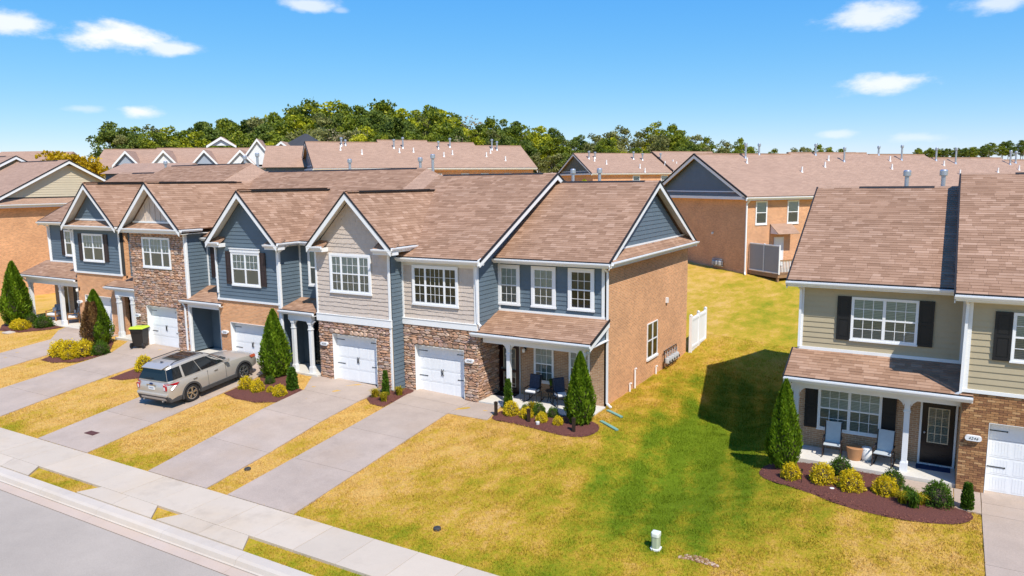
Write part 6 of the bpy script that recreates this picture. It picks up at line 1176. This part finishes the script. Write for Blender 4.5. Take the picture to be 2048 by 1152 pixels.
# ------------------------------------------------------------------ parked vehicle
def car():
    y0, y1 = Vector((-27.52, -5.55, 0)), Vector((-27.76, -2.53, 0)); p0 = Vector((y0.x, y0.y, gz(-27.5, -5.55)+.035)); p1 = Vector((y1.x, y1.y, gz(-27.7, -2.53)+.035))
    fx = (p1-p0).normalized(); ly = Vector((0, 0, 1)).cross(fx).normalized(); uz = fx.cross(ly); rt = Matrix((fx, ly, uz)).transposed().to_euler()
    r = thing('parked_suv', 'silver beige sport utility vehicle parked nose in before the brick garage', 'car', p0, rot=rt)
    def ring(x, w, zb, zt, zlow, crown):       # closed cross-section, left and right
        h = [(w*.78, zlow), (w*.97, zlow+.10), (w, zlow+.28), (w*1.005, (zlow+zb)/2+.10), (w*.995, zb-.12), (w*.955, zb-.02), (w*.88, zb+.02), (w*.45, zt), (0, zt+crown)]
        pts = [(x, y, z) for y, z in h]+[(x, -y, z) for y, z in h[-2::-1]]; return pts
    st = [(-1.10, .80, .86, .88, .42, 0), (-1.06, .90, .98, 1.0, .36, 0), (-.95, .955, 1.08, 1.10, .30, .0), (-.6, .985, 1.10, 1.12, .27, 0), (0, .995, 1.10, 1.12, .26, 0), (.8, .995, 1.10, 1.12, .25, 0), (1.6, .995, 1.09, 1.12, .25, 0), (2.1, .99, 1.08, 1.13, .26, .01), (2.5, .985, 1.06, 1.13, .27, .02), (3.0, .97, 1.02, 1.11, .28, .025), (3.45, .94, .96, 1.05, .30, .02), (3.72, .88, .88, .96, .34, .01), (3.86, .78, .74, .80, .38, 0), (3.90, .68, .62, .64, .42, 0)]
    rings = [ring(*s) for s in st]; n = len(rings[0]); m = MB(); m.v = [p for rg in rings for p in rg]
    m.f = [(k*n+i, k*n+(i+1) % n, (k+1)*n+(i+1) % n, (k+1)*n+i) for k in range(len(rings)-1) for i in range(n)]+[tuple(range(n)), tuple(range((len(rings)-1)*n, len(rings)*n))]; m.t = []
    body = m.build('body', 'car_paint', r)
    cut = MB()
    for x in (0, 2.86):
        for s in (-1, 1): cut.cyl((x, s*.62, .36), (x, s*1.2, .36), .435, .435, 36)
    cu = cut.build('cut', 'car_plastic', r); bo = body.modifiers.new('b', 'BOOLEAN'); bo.object = cu; bo.operation = 'DIFFERENCE'; bo.solver = 'EXACT'
    sb = None; dg = bpy.context.evaluated_depsgraph_get(); me = bpy.data.meshes.new_from_object(body.evaluated_get(dg)); body.modifiers.clear(); body.data = me; bpy.data.objects.remove(cu)
    me.shade_smooth(); me.set_sharp_from_angle(angle=R_(32))
    # greenhouse
    g = MB(); lo = [(-1.00, .86), (-.80, .935), (.5, .95), (1.5, .945), (2.05, .90), (2.35, .55)]; hi = [(-.80, .60), (-.62, .72), (.3, .745), (.9, .735), (1.22, .66), (1.34, .40)]
    zl = [1.09, 1.09, 1.09, 1.09, 1.10, 1.12]; zh = [1.64, 1.70, 1.735, 1.72, 1.67, 1.64]; N = 6
    vs = [(x, y, z) for (x, y), z in zip(lo, zl)]+[(x, -y, z) for (x, y), z in zip(lo[::-1], zl[::-1])]+[(x, y, z) for (x, y), z in zip(hi, zh)]+[(x, -y, z) for (x, y), z in zip(hi[::-1], zh[::-1])]
    g.v = vs; k = 2*N; g.f = [(i, (i+1) % k, k+(i+1) % k, k+i) for i in range(k)]+[tuple(range(k))]+[(k+i, k+i+1, 2*k-2-i, 2*k-1-i) for i in range(N-1)]; g.t = []
    g.build('cabin', 'car_paint', r, bevel=.035, smooth=True, sharp=50)
    def patch(name, q, s0, s1, t0, t1, mat, off=.012, parent=None, skew=0.0):   # panel lying on a bilinear patch q = (b0, b1, t1, t0)
        q = [Vector(p) for p in q]; f = lambda s, t: (q[0]*(1-s)+q[1]*s)*(1-t)+(q[3]*(1-s)+q[2]*s)*t; nn = (q[1]-q[0]).cross(q[3]-q[0]).normalized(); c = sum(q, Vector())/4
        if nn.dot(Vector((c.x-.5, c.y, c.z-1.2))) < 0: nn = -nn
        mm = MB(); K_ = 6; top = []; 
        for i in range(K_+1): top.append([f(s0+(s1-s0)*i/K_+skew*tt, tt) for tt in (t0, t1)])
        for i in range(K_): a, b, c_, d = top[i][0], top[i+1][0], top[i+1][1], top[i][1]; mm.hexa([a-nn*.02, b-nn*.02, c_-nn*.02, d-nn*.02], [a+nn*off, b+nn*off, c_+nn*off, d+nn*off])
        return mm.build(name, mat, parent or r)
    for s in (-1, 1):
        P = lambda i, up: (hi[i][0], s*hi[i][1], zh[i]) if up else (lo[i][0], s*lo[i][1], zl[i])
        patch('side_window', [P(1, 0), P(2, 0), P(2, 1), P(1, 1)], .0, .36, .12, .84, 'car_glass'); patch('side_window', [P(1, 0), P(2, 0), P(2, 1), P(1, 1)], .46, 1.0, .08, .84, 'car_glass')
        patch('side_window', [P(2, 0), P(3, 0), P(3, 1), P(2, 1)], .0, .13, .08, .84, 'car_glass'); patch('side_window', [P(2, 0), P(3, 0), P(3, 1), P(2, 1)], .17, 1.0, .08, .84, 'car_glass'); patch('side_window', [P(3, 0), P(4, 0), P(4, 1), P(3, 1)], .0, .82, .08, .82, 'car_glass')
    patch('rear_window', [(lo[0][0]-.005, .86, 1.10), (lo[0][0]-.005, -.86, 1.10), (hi[0][0]-.005, -.60, 1.64), (hi[0][0]-.005, .60, 1.64)], .02, .98, .10, .88, 'car_glass', .014)
    for s in (-1, 1): patch('rear_quarter_glass', [(-1.0, s*.86, 1.10), (-.80, s*.935, 1.10), (-.62, s*.72, 1.70), (-.80, s*.60, 1.64)], .0, 1.0, .11, .86, 'car_glass', .012)
    patch('windshield', [(2.36, .55, 1.12), (2.36, -.55, 1.12), (1.345, -.40, 1.64), (1.345, .40, 1.64)], 0, 1, .04, .95, 'car_glass', .014)
    for s in (-1, 1): patch('windshield', [(2.05, s*.90, 1.10), (2.35, s*.55, 1.12), (1.34, s*.40, 1.64), (1.22, s*.66, 1.67)], .12, 1, .04, .95, 'car_glass', .013)
    q = MB(); q.box(-.05, -.48, 1.742, .98, .48, 1.752); q.build('sunroof', 'car_glass', r); q = MB(); q.box(.42, -.48, 1.753, .47, .48, 1.757); q.build('sunroof_bar', 'car_plastic', r)
    q = MB(); q.prism([(-.98, -.58, 1.63), (-.62, -.62, 1.725), (-.62, .62, 1.725), (-.98, .58, 1.63)], (0, 0, .03)); q.build('spoiler', 'car_paint', r, bevel=.01)
    q = MB(); q.prism([(-.52, -.02, 1.73), (-.36, -.02, 1.735), (-.50, -.012, 1.80)], (0, .035, 0)); q.build('antenna_fin', 'car_plastic', r)
    for s in (-1, 1):
        q = MB(); q.tube([(-.58, s*.66, 1.74), (-.40, s*.665, 1.80), (.90, s*.675, 1.80), (1.05, s*.655, 1.73)], .020, 8); q.build('roof_rail', 'car_plastic', r)
        q = MB(); q.prism([(1.82, s*.96, 1.10), (2.02, s*.96, 1.10), (1.98, s*1.17, 1.16), (1.84, s*1.17, 1.15)], (0, 0, .14)); q.build('side_mirror', 'car_paint', r, bevel=.02)
        q = MB(); q.prism([(-1.075, s*.66, .78), (-1.075, s*.66, 1.06), (-.98, s*.955, 1.07), (-.56, s*1.0, 1.05), (-.72, s*1.003, .96), (-.95, s*.985, .80)], (0, s*.012, 0)); q.build('tail_lamp', 'tail_red', r)
        q = MB(); q.box(-1.12, min(s*.70, s*.86), .80, -1.06, max(s*.70, s*.86), 1.0); q.build('tail_lamp_lens', 'tail_red', r, bevel=.01); q = MB(); q.box(-1.126, min(s*.72, s*.80), .82, -1.10, max(s*.72, s*.80), .96); q.build('reverse_lamp', 'lamp_clear', r)
        q = MB(); q.prism([(3.38, s*.965, .86), (3.78, s*.84, .82), (3.70, s*.84, .95), (3.30, s*.955, 1.0)], (0, s*.02, 0)); q.build('headlamp', 'lamp_amber' if s < 0 else 'lamp_clear', r)
        for x in (.12, 1.22): q = MB(); q.box(x, min(s*.995, s*1.03), .93, x+.20, max(s*.995, s*1.03), .965); q.build('door_handle', 'rim', r, bevel=.008)
        q = MB(); q.box(.45, min(s*.97, s*1.015), .25, 2.42, max(s*.97, s*1.015), .42); q.build('sill_cladding', 'car_plastic', r, bevel=.02)
        q = MB()
        for x in (.88, 1.86): q.box(x-.004, min(s*.985, s*1.004), .44, x+.004, max(s*.985, s*1.004), 1.06)
        q.build('door_seam', 'car_plastic', r)
        for x in (0, 2.86):
            q = MB(); A0, A1, K_ = -12, 192, 22
            for i in range(K_):
                a, b = R_(A0+(A1-A0)*i/K_), R_(A0+(A1-A0)*(i+1)/K_); f = lambda t, rr, yy: (x+math.cos(t)*rr, s*yy, .36+math.sin(t)*rr); q.hexa([f(a, .425, .93), f(b, .425, .93), f(b, .505, .93), f(a, .505, .93)], [f(a, .425, 1.012), f(b, .425, 1.012), f(b, .50, 1.005), f(a, .50, 1.005)])
            q.build('wheel_arch', 'car_plastic', r, fix=False)
            q = MB(); pf = [(.245, -.10), (.30, -.115), (.355, -.10), (.372, -.06), (.372, .06), (.355, .10), (.30, .115), (.245, .10)]; nn = 28; yc = s*.87
            q.v = [(x+math.cos(2*math.pi*i/nn)*rr, yc+s*yy, .37+math.sin(2*math.pi*i/nn)*rr) for rr, yy in pf for i in range(nn)]; M_ = len(pf); q.f = [(j*nn+i, j*nn+(i+1) % nn, ((j+1) % M_)*nn+(i+1) % nn, ((j+1) % M_)*nn+i) for j in range(M_) for i in range(nn)]; q.t = []
            wh = q.build('wheel', 'rubber', r, smooth=True)
            q = MB(); q.cyl((x, yc+s*.02, .37), (x, yc+s*.045, .37), .25, .25, 24); q.build('brake_well', 'black_metal', wh)
            q = MB()
            for i in range(5):
                for da in (-.16, .16):
                    a = 2*math.pi*i/5+.3; e = a+da; c, s_ = math.cos(a), math.sin(a); q.bar((x+c*.05, yc+s*.085, .37+s_*.05), (x+math.cos(e)*.245, yc+s*.10, .37+math.sin(e)*.245), .030, .05, (0, 1, 0))
            q.cyl((x, yc+s*.05, .37), (x, yc+s*.105, .37), .055, .045, 12)
            for i in range(24): a, b = 2*math.pi*i/24, 2*math.pi*(i+1)/24; f = lambda t, rr, yy: (x+math.cos(t)*rr, yc+s*yy, .37+math.sin(t)*rr); q.hexa([f(a, .235, .05), f(b, .235, .05), f(b, .262, .05), f(a, .262, .05)], [f(a, .235, .11), f(b, .235, .11), f(b, .262, .108), f(a, .262, .108)])
            q.build('rim', 'rim', wh, fix=False)
    q = MB(); q.hexa([(-1.02, -.93, .28), (-.55, -.99, .27), (-.55, .99, .27), (-1.02, .93, .28)], [(-1.13, -.88, .54), (-.50, -1.0, .46), (-.50, 1.0, .46), (-1.13, .88, .54)]); q.build('rear_bumper_cladding', 'car_plastic', r, bevel=.03)
    q = MB(); q.box(-1.165, -.86, .545, -1.02, .86, .66); q.build('rear_bumper', 'car_paint', r, bevel=.035)
    q = MB(); q.box(-1.115, -.17, .79, -1.085, .17, .95); lp = q.build('licence_plate', 'siding_white', r); q = MB(); q.box(-1.118, -.12, .84, -1.1155, .12, .90); q.build('plate_print', 'siding_grey', lp)
    q = MB(); q.box(-1.12, -.26, .965, -1.08, .26, 1.0); q.build('plate_lamp_bar', 'rim', r)
    q = MB(); nn = 16; q.prism([(-1.085, .10*math.cos(2*math.pi*i/nn), 1.035+.045*math.sin(2*math.pi*i/nn)) for i in range(nn)], (-.02, 0, 0)); em = q.build('oval_emblem', 'mat_blue', r)
    q = MB(); q.cyl((-1.12, .55, .33), (-.9, .55, .33), .035, .035, 10); q.cyl((-1.12, -.55, .33), (-.9, -.55, .33), .035, .035, 10); q.build('exhaust_tip', 'rim', r)
    q = MB(); q.bar((-1.03, .02, 1.24), (-.99, .42, 1.20), .02, .02); q.build('rear_wiper', 'black_metal', r); q = MB(); q.prism([(3.86, -.62, .52), (3.86, .62, .52), (3.80, .60, .82), (3.80, -.60, .82)], (.05, 0, 0)); q.build('grille', 'car_plastic', r)
    q = MB(); q.box(-.7, -.80, .28, 3.5, .80, .40); q.build('underbody', 'black_metal', r)
car()
# ------------------------------------------------------------------ trash cart
def cart():
    x, y = -36.35, -1.30; z = gz(x, y)+.035; r = thing('trash_cart', 'black wheeled trash cart with lime lid before the stone townhouse', 'trash cart', (x, y, z), rot=(0, 0, R_(-62)))
    m = MB(); b = [(-.24, -.26, .06), (.26, -.26, .06), (.26, .26, .06), (-.24, .26, .06)]; t = [(-.34, -.33, .98), (.36, -.33, .98), (.36, .33, .98), (-.34, .33, .98)]; m.hexa(b, t); m.build('bin_body', 'cart_black', r, bevel=.03)
    q = MB(); q.box(-.38, -.36, .96, .39, .36, 1.02); q.build('rim_band', 'cart_black', r, bevel=.012)
    q = MB(); q.hexa([(-.44, -.38, 1.025), (.42, -.38, 1.025), (.42, .38, 1.025), (-.44, .38, 1.025)], [(-.36, -.32, 1.10), (.34, -.30, 1.14), (.34, .30, 1.14), (-.36, .32, 1.10)]); q.build('lid', 'cart_lime', r, bevel=.02)
    q = MB(); q.tube([(.40, -.28, .98), (.47, -.28, 1.0), (.47, .28, 1.0), (.40, .28, .98)], .02, 8); q.build('handle', 'cart_black', r)
    for s in (-1, 1): q = MB(); q.cyl((.30, s*.29, .14), (.30, s*.36, .14), .14, .14, 18); w = q.build('wheel', 'rubber', r, smooth=True); q = MB(); q.cyl((.30, s*.355, .14), (.30, s*.368, .14), .08, .07, 12); q.build('hub', 'shutter_plum', w)
    q = MB(); q.tube([(-.37, -.2, .55), (-.42, -.2, .5), (-.42, .2, .5), (-.37, .2, .55)], .016, 6); q.build('lift_bar', 'galvanised', r)
    q = MB(); yy = -.338; q.tube([(-.02, yy, .66), (.03, yy, .75), (.10, yy-.004, .86)], .022, 6); q.tube([(.06, yy, .80), (.14, yy, .70)], .018, 6); q.tube([(-.04, yy, .70), (-.08, yy, .66), (-.04, yy, .62), (.0, yy, .66)], .014, 6); q.lathe((.12, yy, .89), [(.0, -.03), (.03, 0), (0, .03)], 10); q.build('white_emblem', 'siding_white', r)
cart()
# ------------------------------------------------------------------ yard things
def bollard(x, y, label):
    r = thing('bollard_light', label, 'path light', gnd(x, y, .04), 'dark bollard lights in the end townhouse bed'); z = gz(x, y)+.04; m = MB(); m.box(x-.05, y-.05, z-.1, x+.05, y+.05, z+.50); m.build('bollard_post', 'dark_bronze', r, bevel=.006); q = MB(); q.box(x-.062, y-.062, z+.44, x+.062, y+.062, z+.46); q.box(x-.062, y-.062, z+.50, x+.062, y+.062, z+.525); q.build('bollard_cap', 'dark_bronze', r)
bollard(-14.48, -1.12, 'dark bollard light beside the walk of the end townhouse'); bollard(-12.93, -1.32, 'dark bollard light between the yellow shrubs of the end townhouse'); bollard(-11.0, -1.50, 'dark bollard light before the arborvitae of the end townhouse')
def pedestal():
    x, y = -5.83, -7.55; z = gz(x, y); r = thing('utility_pedestal', 'pale green utility pedestal standing on the front lawn', 'utility box', (x, y, z)); pr = lambda w, d: [(x-w, y-d*.6, 0), (x-w*.6, y-d, 0), (x+w*.6, y-d, 0), (x+w, y-d*.6, 0), (x+w, y+d, 0), (x-w, y+d, 0)]
    m = MB(); m.prism([(a, b, z+.02) for a, b, c in pr(.095, .10)], (0, 0, .36)); m.build('pedestal_body', 'pedestal_green', r, bevel=.012); q = MB(); q.prism([(a, b, z+.33) for a, b, c in pr(.108, .115)], (0, 0, .13)); q.build('pedestal_cap', 'pedestal_top', r, bevel=.05); q = MB(); q.prism([(a, b, z-.05) for a, b, c in pr(.125, .125)], (0, 0, .09)); q.build('pedestal_base', 'pvc_white', r, bevel=.015)
pedestal()
m = MB(); cx, cy = -4.72, -7.62
for i in range(150):
    a, q_ = random.uniform(0, 6.28), random.random()**.5; x, y = cx+math.cos(a)*q_*.50, cy+math.sin(a)*q_*.15+.10*math.cos((math.cos(a)*q_)*2); sz = random.uniform(.018, .050); z = gz(x, y)
    m.lathe((x, y, z-.005), [(sz*.8, 0), (sz, sz*.35), (sz*.5, sz*.75)], 6, random.random())
tag(m.build('soil_clods', 'soil_clod', fix=False, tint=True), 'bare stony soil scrape right of the utility pedestal', 'bare soil', None, 'stuff')
def pebble(x, y, s, mat, label, name, cat): m = MB(); z = gz(x, y); m.lathe((x, y, z), [(s*.7, -.02), (s, s*.25), (s*.85, s*.6), (s*.4, s*.8)], 12); q = tag(m.build(name, mat, smooth=True), label, cat); return q
def cover_disc(x, y, label):
    z = gz(x, y); r = thing('lawn_drain', label, 'drain', (x, y, z)); m = MB(); m.lathe((x, y, z), [(.105, -.05), (.105, .06), (.09, .075), (.0, .08)], 16); m.build('cap_body', 'rock_dark', r, smooth=True); q = MB(); q.lathe((x, y, z+.076), [(.06, 0), (.06, .012), (.035, .012), (.035, 0)], 14); q.build('cap_ring', 'car_plastic', r)
cover_disc(-11.33, -9.35, 'round dark drain cap in the lawn near the walk'); cover_disc(-19.23, -8.95, 'round dark cap in the grass strip between the two driveways')
m = MB(); z = gz(-27.25, -9.3)+.040; m.box(-27.55, -9.5, z-.02, -27.0, -9.12, z+.006); tag(m.build('meter_lid', 'rust', bevel=.004), 'rusty rectangular lid set in the driveway behind the vehicle', 'lid')
for i, (x, y, dx, dy, lb) in enumerate(((-10.9, 1.35, .75, -.42, 'upper green drain hose at the brick corner of the end townhouse'), (-10.62, .05, .85, -.5, 'lower green drain hose beside the arborvitae of the end townhouse'))):
    m = MB(); K_ = 8
    for k in range(K_): a, b = k/K_, (k+1)/K_; P = lambda t: Vector((x+dx*t, y+dy*t, gz(x+dx*t, y+dy*t)+.04)); m.bar(P(a), P(b), .13, .05)
    tag(m.build('drain_hose', 'downspout_green'), lb, 'drain hose')
def lamp_cup(x, y, label, s=.07): m = MB(); z = gz(x, y)+.05; m.lathe((x, y, z), [(s*.7, -.02), (s, .03), (s*1.1, .12), (s*.6, .13)], 12); tag(m.build('flower_pot', 'ceramic', smooth=True), label, 'pot')
lamp_cup(-12.50, -1.42, 'small white pot in the mulch of the end townhouse'); pebble(-2.40, -1.82, .11, 'ceramic', 'white stone in the mulch before the tan house', 'white_stone', 'stone')
m = MB(); z = gz(-3.27, -1.75); m.cyl((-3.27, -1.75, z), (-3.27, -1.75, z+.45), .012, .012, 6); m.box(-3.30, -1.76, z+.42, -3.24, -1.74, z+.5); tag(m.build('garden_stake', 'dark_bronze'), 'thin dark stake beside the left yellow shrub of the tan house', 'stake')
m = MB(); z = gz(-47.7, -2.35); m.box(-47.95, -2.5, z, -47.3, -2.05, z+.09); tag(m.build('stepping_block', 'concrete_curb', bevel=.02), 'pale concrete block at the lawn edge by the far left bed', 'block')
# porch furniture
def rocker(x, y, z, rz, label, frame, seatm, cush=None):
    r = thing('rocking_chair', label, 'chair', (x, y, z), 'porch chairs', rot=(0, 0, rz)); w = .27
    for s in (-1, 1):
        m = MB(); m.tube([(s*w, -.34, .07), (s*w, -.15, .02), (s*w, .15, .02), (s*w, .46, .10)], .018, 8); m.build('rocker_rail', frame, r)
        for yy, zt in ((-.24, .58), (.20, .42)): m = MB(); m.cyl((s*w, yy, .03), (s*w, yy, zt), .018, .018, 8); m.build('leg', frame, r)
        m = MB(); m.tube([(s*w, -.26, .58), (s*w, .22, .60)], .022, 8); m.build('armrest', frame, r)
        m = MB(); m.cyl((s*(w-.03), .14, .40), (s*(w-.03), .28, 1.06), .016, .016, 8); m.build('back_post', frame, r)
    m = MB(); m.hexa([(-.25, -.26, .40), (.25, -.26, .40), (.25, .18, .38), (-.25, .18, .38)], [(-.25, -.26, .43), (.25, -.26, .43), (.25, .18, .41), (-.25, .18, .41)]); m.build('seat', seatm, r)
    m = MB(); m.hexa([(-.25, .15, .41), (.25, .15, .41), (.25, .18, .41), (-.25, .18, .41)], [(-.25, .28, 1.07), (.25, .28, 1.07), (.25, .31, 1.07), (-.25, .31, 1.07)]); m.build('backrest', seatm, r)
    m = MB(); m.cyl((-w, -.25, .40), (w, -.25, .40), .016, .016, 8); m.build('stretcher', frame, r)
    if cush:
        m = MB(); m.box(-.23, -.27, .435, .23, .15, .52); m.build('seat_cushion', cush[0], r, bevel=.03); m = MB(); m.hexa([(-.23, .08, .52), (.23, .08, .52), (.23, .17, .50), (-.23, .17, .50)], [(-.23, .17, 1.08), (.23, .17, 1.08), (.23, .27, 1.08), (-.23, .27, 1.08)]); m.build('back_cushion', cush[1], r, bevel=.03)
    return r
rocker(-2.74, .78, -.08, .05, 'grey sling rocking chair under the window of the tan house', 'chair_frame', 'sling'); rocker(-1.22, .66, -.08, -.12, 'grey sling rocking chair beside the right porch post of the tan house', 'chair_frame', 'sling')
rocker(-13.98, .95, .10, .0, 'dark porch chair with blue patterned cushion at the end townhouse', 'black_metal', 'cushion_navy', ('cushion_white', 'cushion_navy')); rocker(-12.75, 1.0, .10, .9, 'dark porch chair half hidden behind the arborvitae', 'black_metal', 'cushion_navy', ('cushion_white', 'cushion_navy'))
m = MB(); r = thing('side_table', 'dark round side table on the end townhouse porch', 'table', (-13.33, 1.35, .10)); m.lathe((-13.33, 1.35, .52), [(.26, 0), (.27, .02), (.27, .04), (.0, .045)], 16); m.build('table_top', 'black_metal', r)
for i in range(4): a = R_(45+90*i); q = MB(); q.tube([(-13.33+math.cos(a)*.2, 1.35+math.sin(a)*.2, .10), (-13.33+math.cos(a)*.12, 1.35+math.sin(a)*.12, .34), (-13.33+math.cos(a)*.22, 1.35+math.sin(a)*.22, .62)], .015, 6); q.build('leg', 'black_metal', r)
r = thing('potted_plant', 'small potted plant on the dark side table', 'plant', (-13.33, 1.35, .665)); m = MB(); m.lathe((-13.33, 1.35, .665), [(.07, 0), (.10, .10), (.085, .10)], 12); m.build('pot', 'black_metal', r)
o = bpy.data.objects.new('leaves', LILYG[0][1]); COL.objects.link(o); o.parent = r; o.scale = (.7, .7, .6); o.location = (0, 0, .08)
m = MB(); m.lathe((-2.06, .80, -.08), [(.20, 0), (.245, .30), (.26, .40), (.23, .42), (.22, .40)], 18); tag(m.build('planter', 'terracotta', smooth=True), 'tan round planter between the rocking chairs', 'planter')
r = thing('garden_stool', 'white drum shaped ceramic stool between the rocking chairs', 'stool', (-1.72, .86, -.08)); m = MB(); m.lathe((-1.72, .86, -.08), [(.13, 0), (.165, .06), (.185, .22), (.165, .38), (.13, .44), (.0, .45)], 18); m.build('stool_body', 'ceramic', r, smooth=True)
q = MB()
for zz in (.05, .37):
    for i in range(16): a = 2*math.pi*i/16; q.lathe((-1.72+math.cos(a)*.163, .86+math.sin(a)*.163, -.08+zz), [(.0, -.014), (.014, 0), (0, .014)], 6)
q.build('stool_studs', 'number_ink', r)
def mat_(x0, y0, x1, y1, z, mt, label): m = MB(); m.box(x0, y0, z, x1, y1, z+.015); tag(m.build('door_mat', mt), label, 'door mat')
mat_(-.32, .88, .62, 1.30, -.078, 'mat_blue', 'dark blue door mat before the tan house door'); mat_(-15.95, 1.05, -15.0, 1.55, .102, 'mat_black', 'black door mat before the end townhouse door')
def armchair(x, y, rz, label):
    r = thing('armchair', label, 'chair', (x, y, .55), 'wood armchairs on the far left porch', rot=(0, 0, rz))
    for sx in (-.36, .36):
        for sy in (-.3, .32): m = MB(); m.box(sx-.03, sy-.03, 0, sx+.03, sy+.03, .60 if sy < 0 else .7); m.build('leg', 'wood_chair', r)
        m = MB(); m.box(sx-.04, -.34, .60, sx+.04, .34, .64); m.build('armrest', 'wood_chair', r)
    m = MB(); m.box(-.36, -.32, .27, .36, .32, .33); m.build('seat_frame', 'wood_chair', r); m = MB(); m.box(-.32, -.34, .335, .32, .24, .47); m.build('seat_cushion', 'cushion_white', r, bevel=.04); m = MB(); m.hexa([(-.33, .18, .47), (.33, .18, .47), (.33, .30, .47), (-.33, .30, .47)], [(-.33, .32, .95), (.33, .32, .95), (.33, .42, .95), (-.33, .42, .95)]); m.build('backrest', 'panel_grey', r, bevel=.04); m = MB(); m.box(-.30, .10, .48, -.02, .20, .78); m.build('throw_pillow', 'cushion_white', r, bevel=.05)
armchair(-48.55, .95, .25, 'left wood armchair with white cushion on the far left porch'); armchair(-46.55, .95, -.5, 'wood armchair behind the right post of the far left porch')
# basketball hoop in the side yard, gas meters, white privacy fence
def hoop():
    x, y = -53.0, 4.0; z = gz(x, y); r = thing('basketball_hoop', 'grey basketball hoop standing in the far side yard', 'basketball hoop', (x, y, z)); m = MB(); m.bar((x-.62, y, z+3.95), (x+.62, y, z+3.95), .05, .9, (0, 0, 1)); m.build('backboard', 'panel_grey', r); q = MB()
    q.cyl((x, y+.3, z), (x, y+.1, z+3.6), .06, .06, 10); q.build('pole', 'black_metal', r); q = MB(); n = 18
    q.tube([(x+math.cos(2*math.pi*i/n)*.23, y-.28+math.sin(2*math.pi*i/n)*.23, z+3.62) for i in range(n+1)], .012, 6); q.build('hoop_ring', 'rust', r); q = MB(); q.hexa([(x-.4, y+.1, z), (x+.4, y+.1, z), (x+.4, y+1.0, z), (x-.4, y+1.0, z)], [(x-.3, y+.2, z+.2), (x+.3, y+.2, z+.2), (x+.3, y+.9, z+.2), (x-.3, y+.9, z+.2)]); q.build('base', 'black_metal', r)
hoop()
r = thing('gas_meter_bank', 'grey bank of gas meters low on the brick side wall', 'gas meter', (-11.0, 9.6, .05))
for i in range(5):
    y = 8.75+i*.36; q = MB(); q.lathe((-10.98, y, .30), [(.06, 0), (.13, .04), (.14, .16), (.11, .27), (.05, .30)], 10); q.cyl((-10.98, y, .60), (-10.98, y, .85), .02, .02, 6); q.cyl((-10.98, y+.08, .50), (-11.18, y+.08, .92), .018, .018, 6); mm_ = q.build('meter', 'meter_grey', r, smooth=True); q = MB(); q.cyl((-10.86, y, .42), (-10.83, y, .42), .06, .06, 10); q.build('dial', 'black_metal', mm_)
q = MB(); q.tube([(-11.08, 8.6, .1), (-11.08, 8.6, .92), (-11.08, 10.4, .92), (-11.08, 10.4, .55)], .028, 6); q.tube([(-10.95, 8.6, .22), (-10.95, 10.3, .22)], .025, 6); q.build('meter_piping', 'black_metal', r)
r = thing('privacy_fence', 'white vinyl privacy fence at the back corner of the end townhouse', 'fence', (-11.1, 13.6, .1))
for k in range(2):
    for i in range(7): y = 12.45+k*1.35+i*.185; q = MB(); q.box(-10.98, y+.001, gz(-11, y)-.05, -10.94, y+.184, gz(-11, y)*0+1.92); q.build('fence_board', 'white_vinyl', r)
for y in (12.42, 13.75, 15.08): q = MB(); q.box(-11.04, y-.06, -.1, -10.9, y+.06, 2.02); q.lathe((-10.97, y, 2.02), [(.09, 0), (.09, .03), (.0, .08)], 4); q.build('fence_post', 'white_vinyl', r)
for z in (.30, 1.75): q = MB(); q.box(-10.93, 12.48, z, -10.91, 15.02, z+.12); q.build('fence_rail', 'white_vinyl', r)
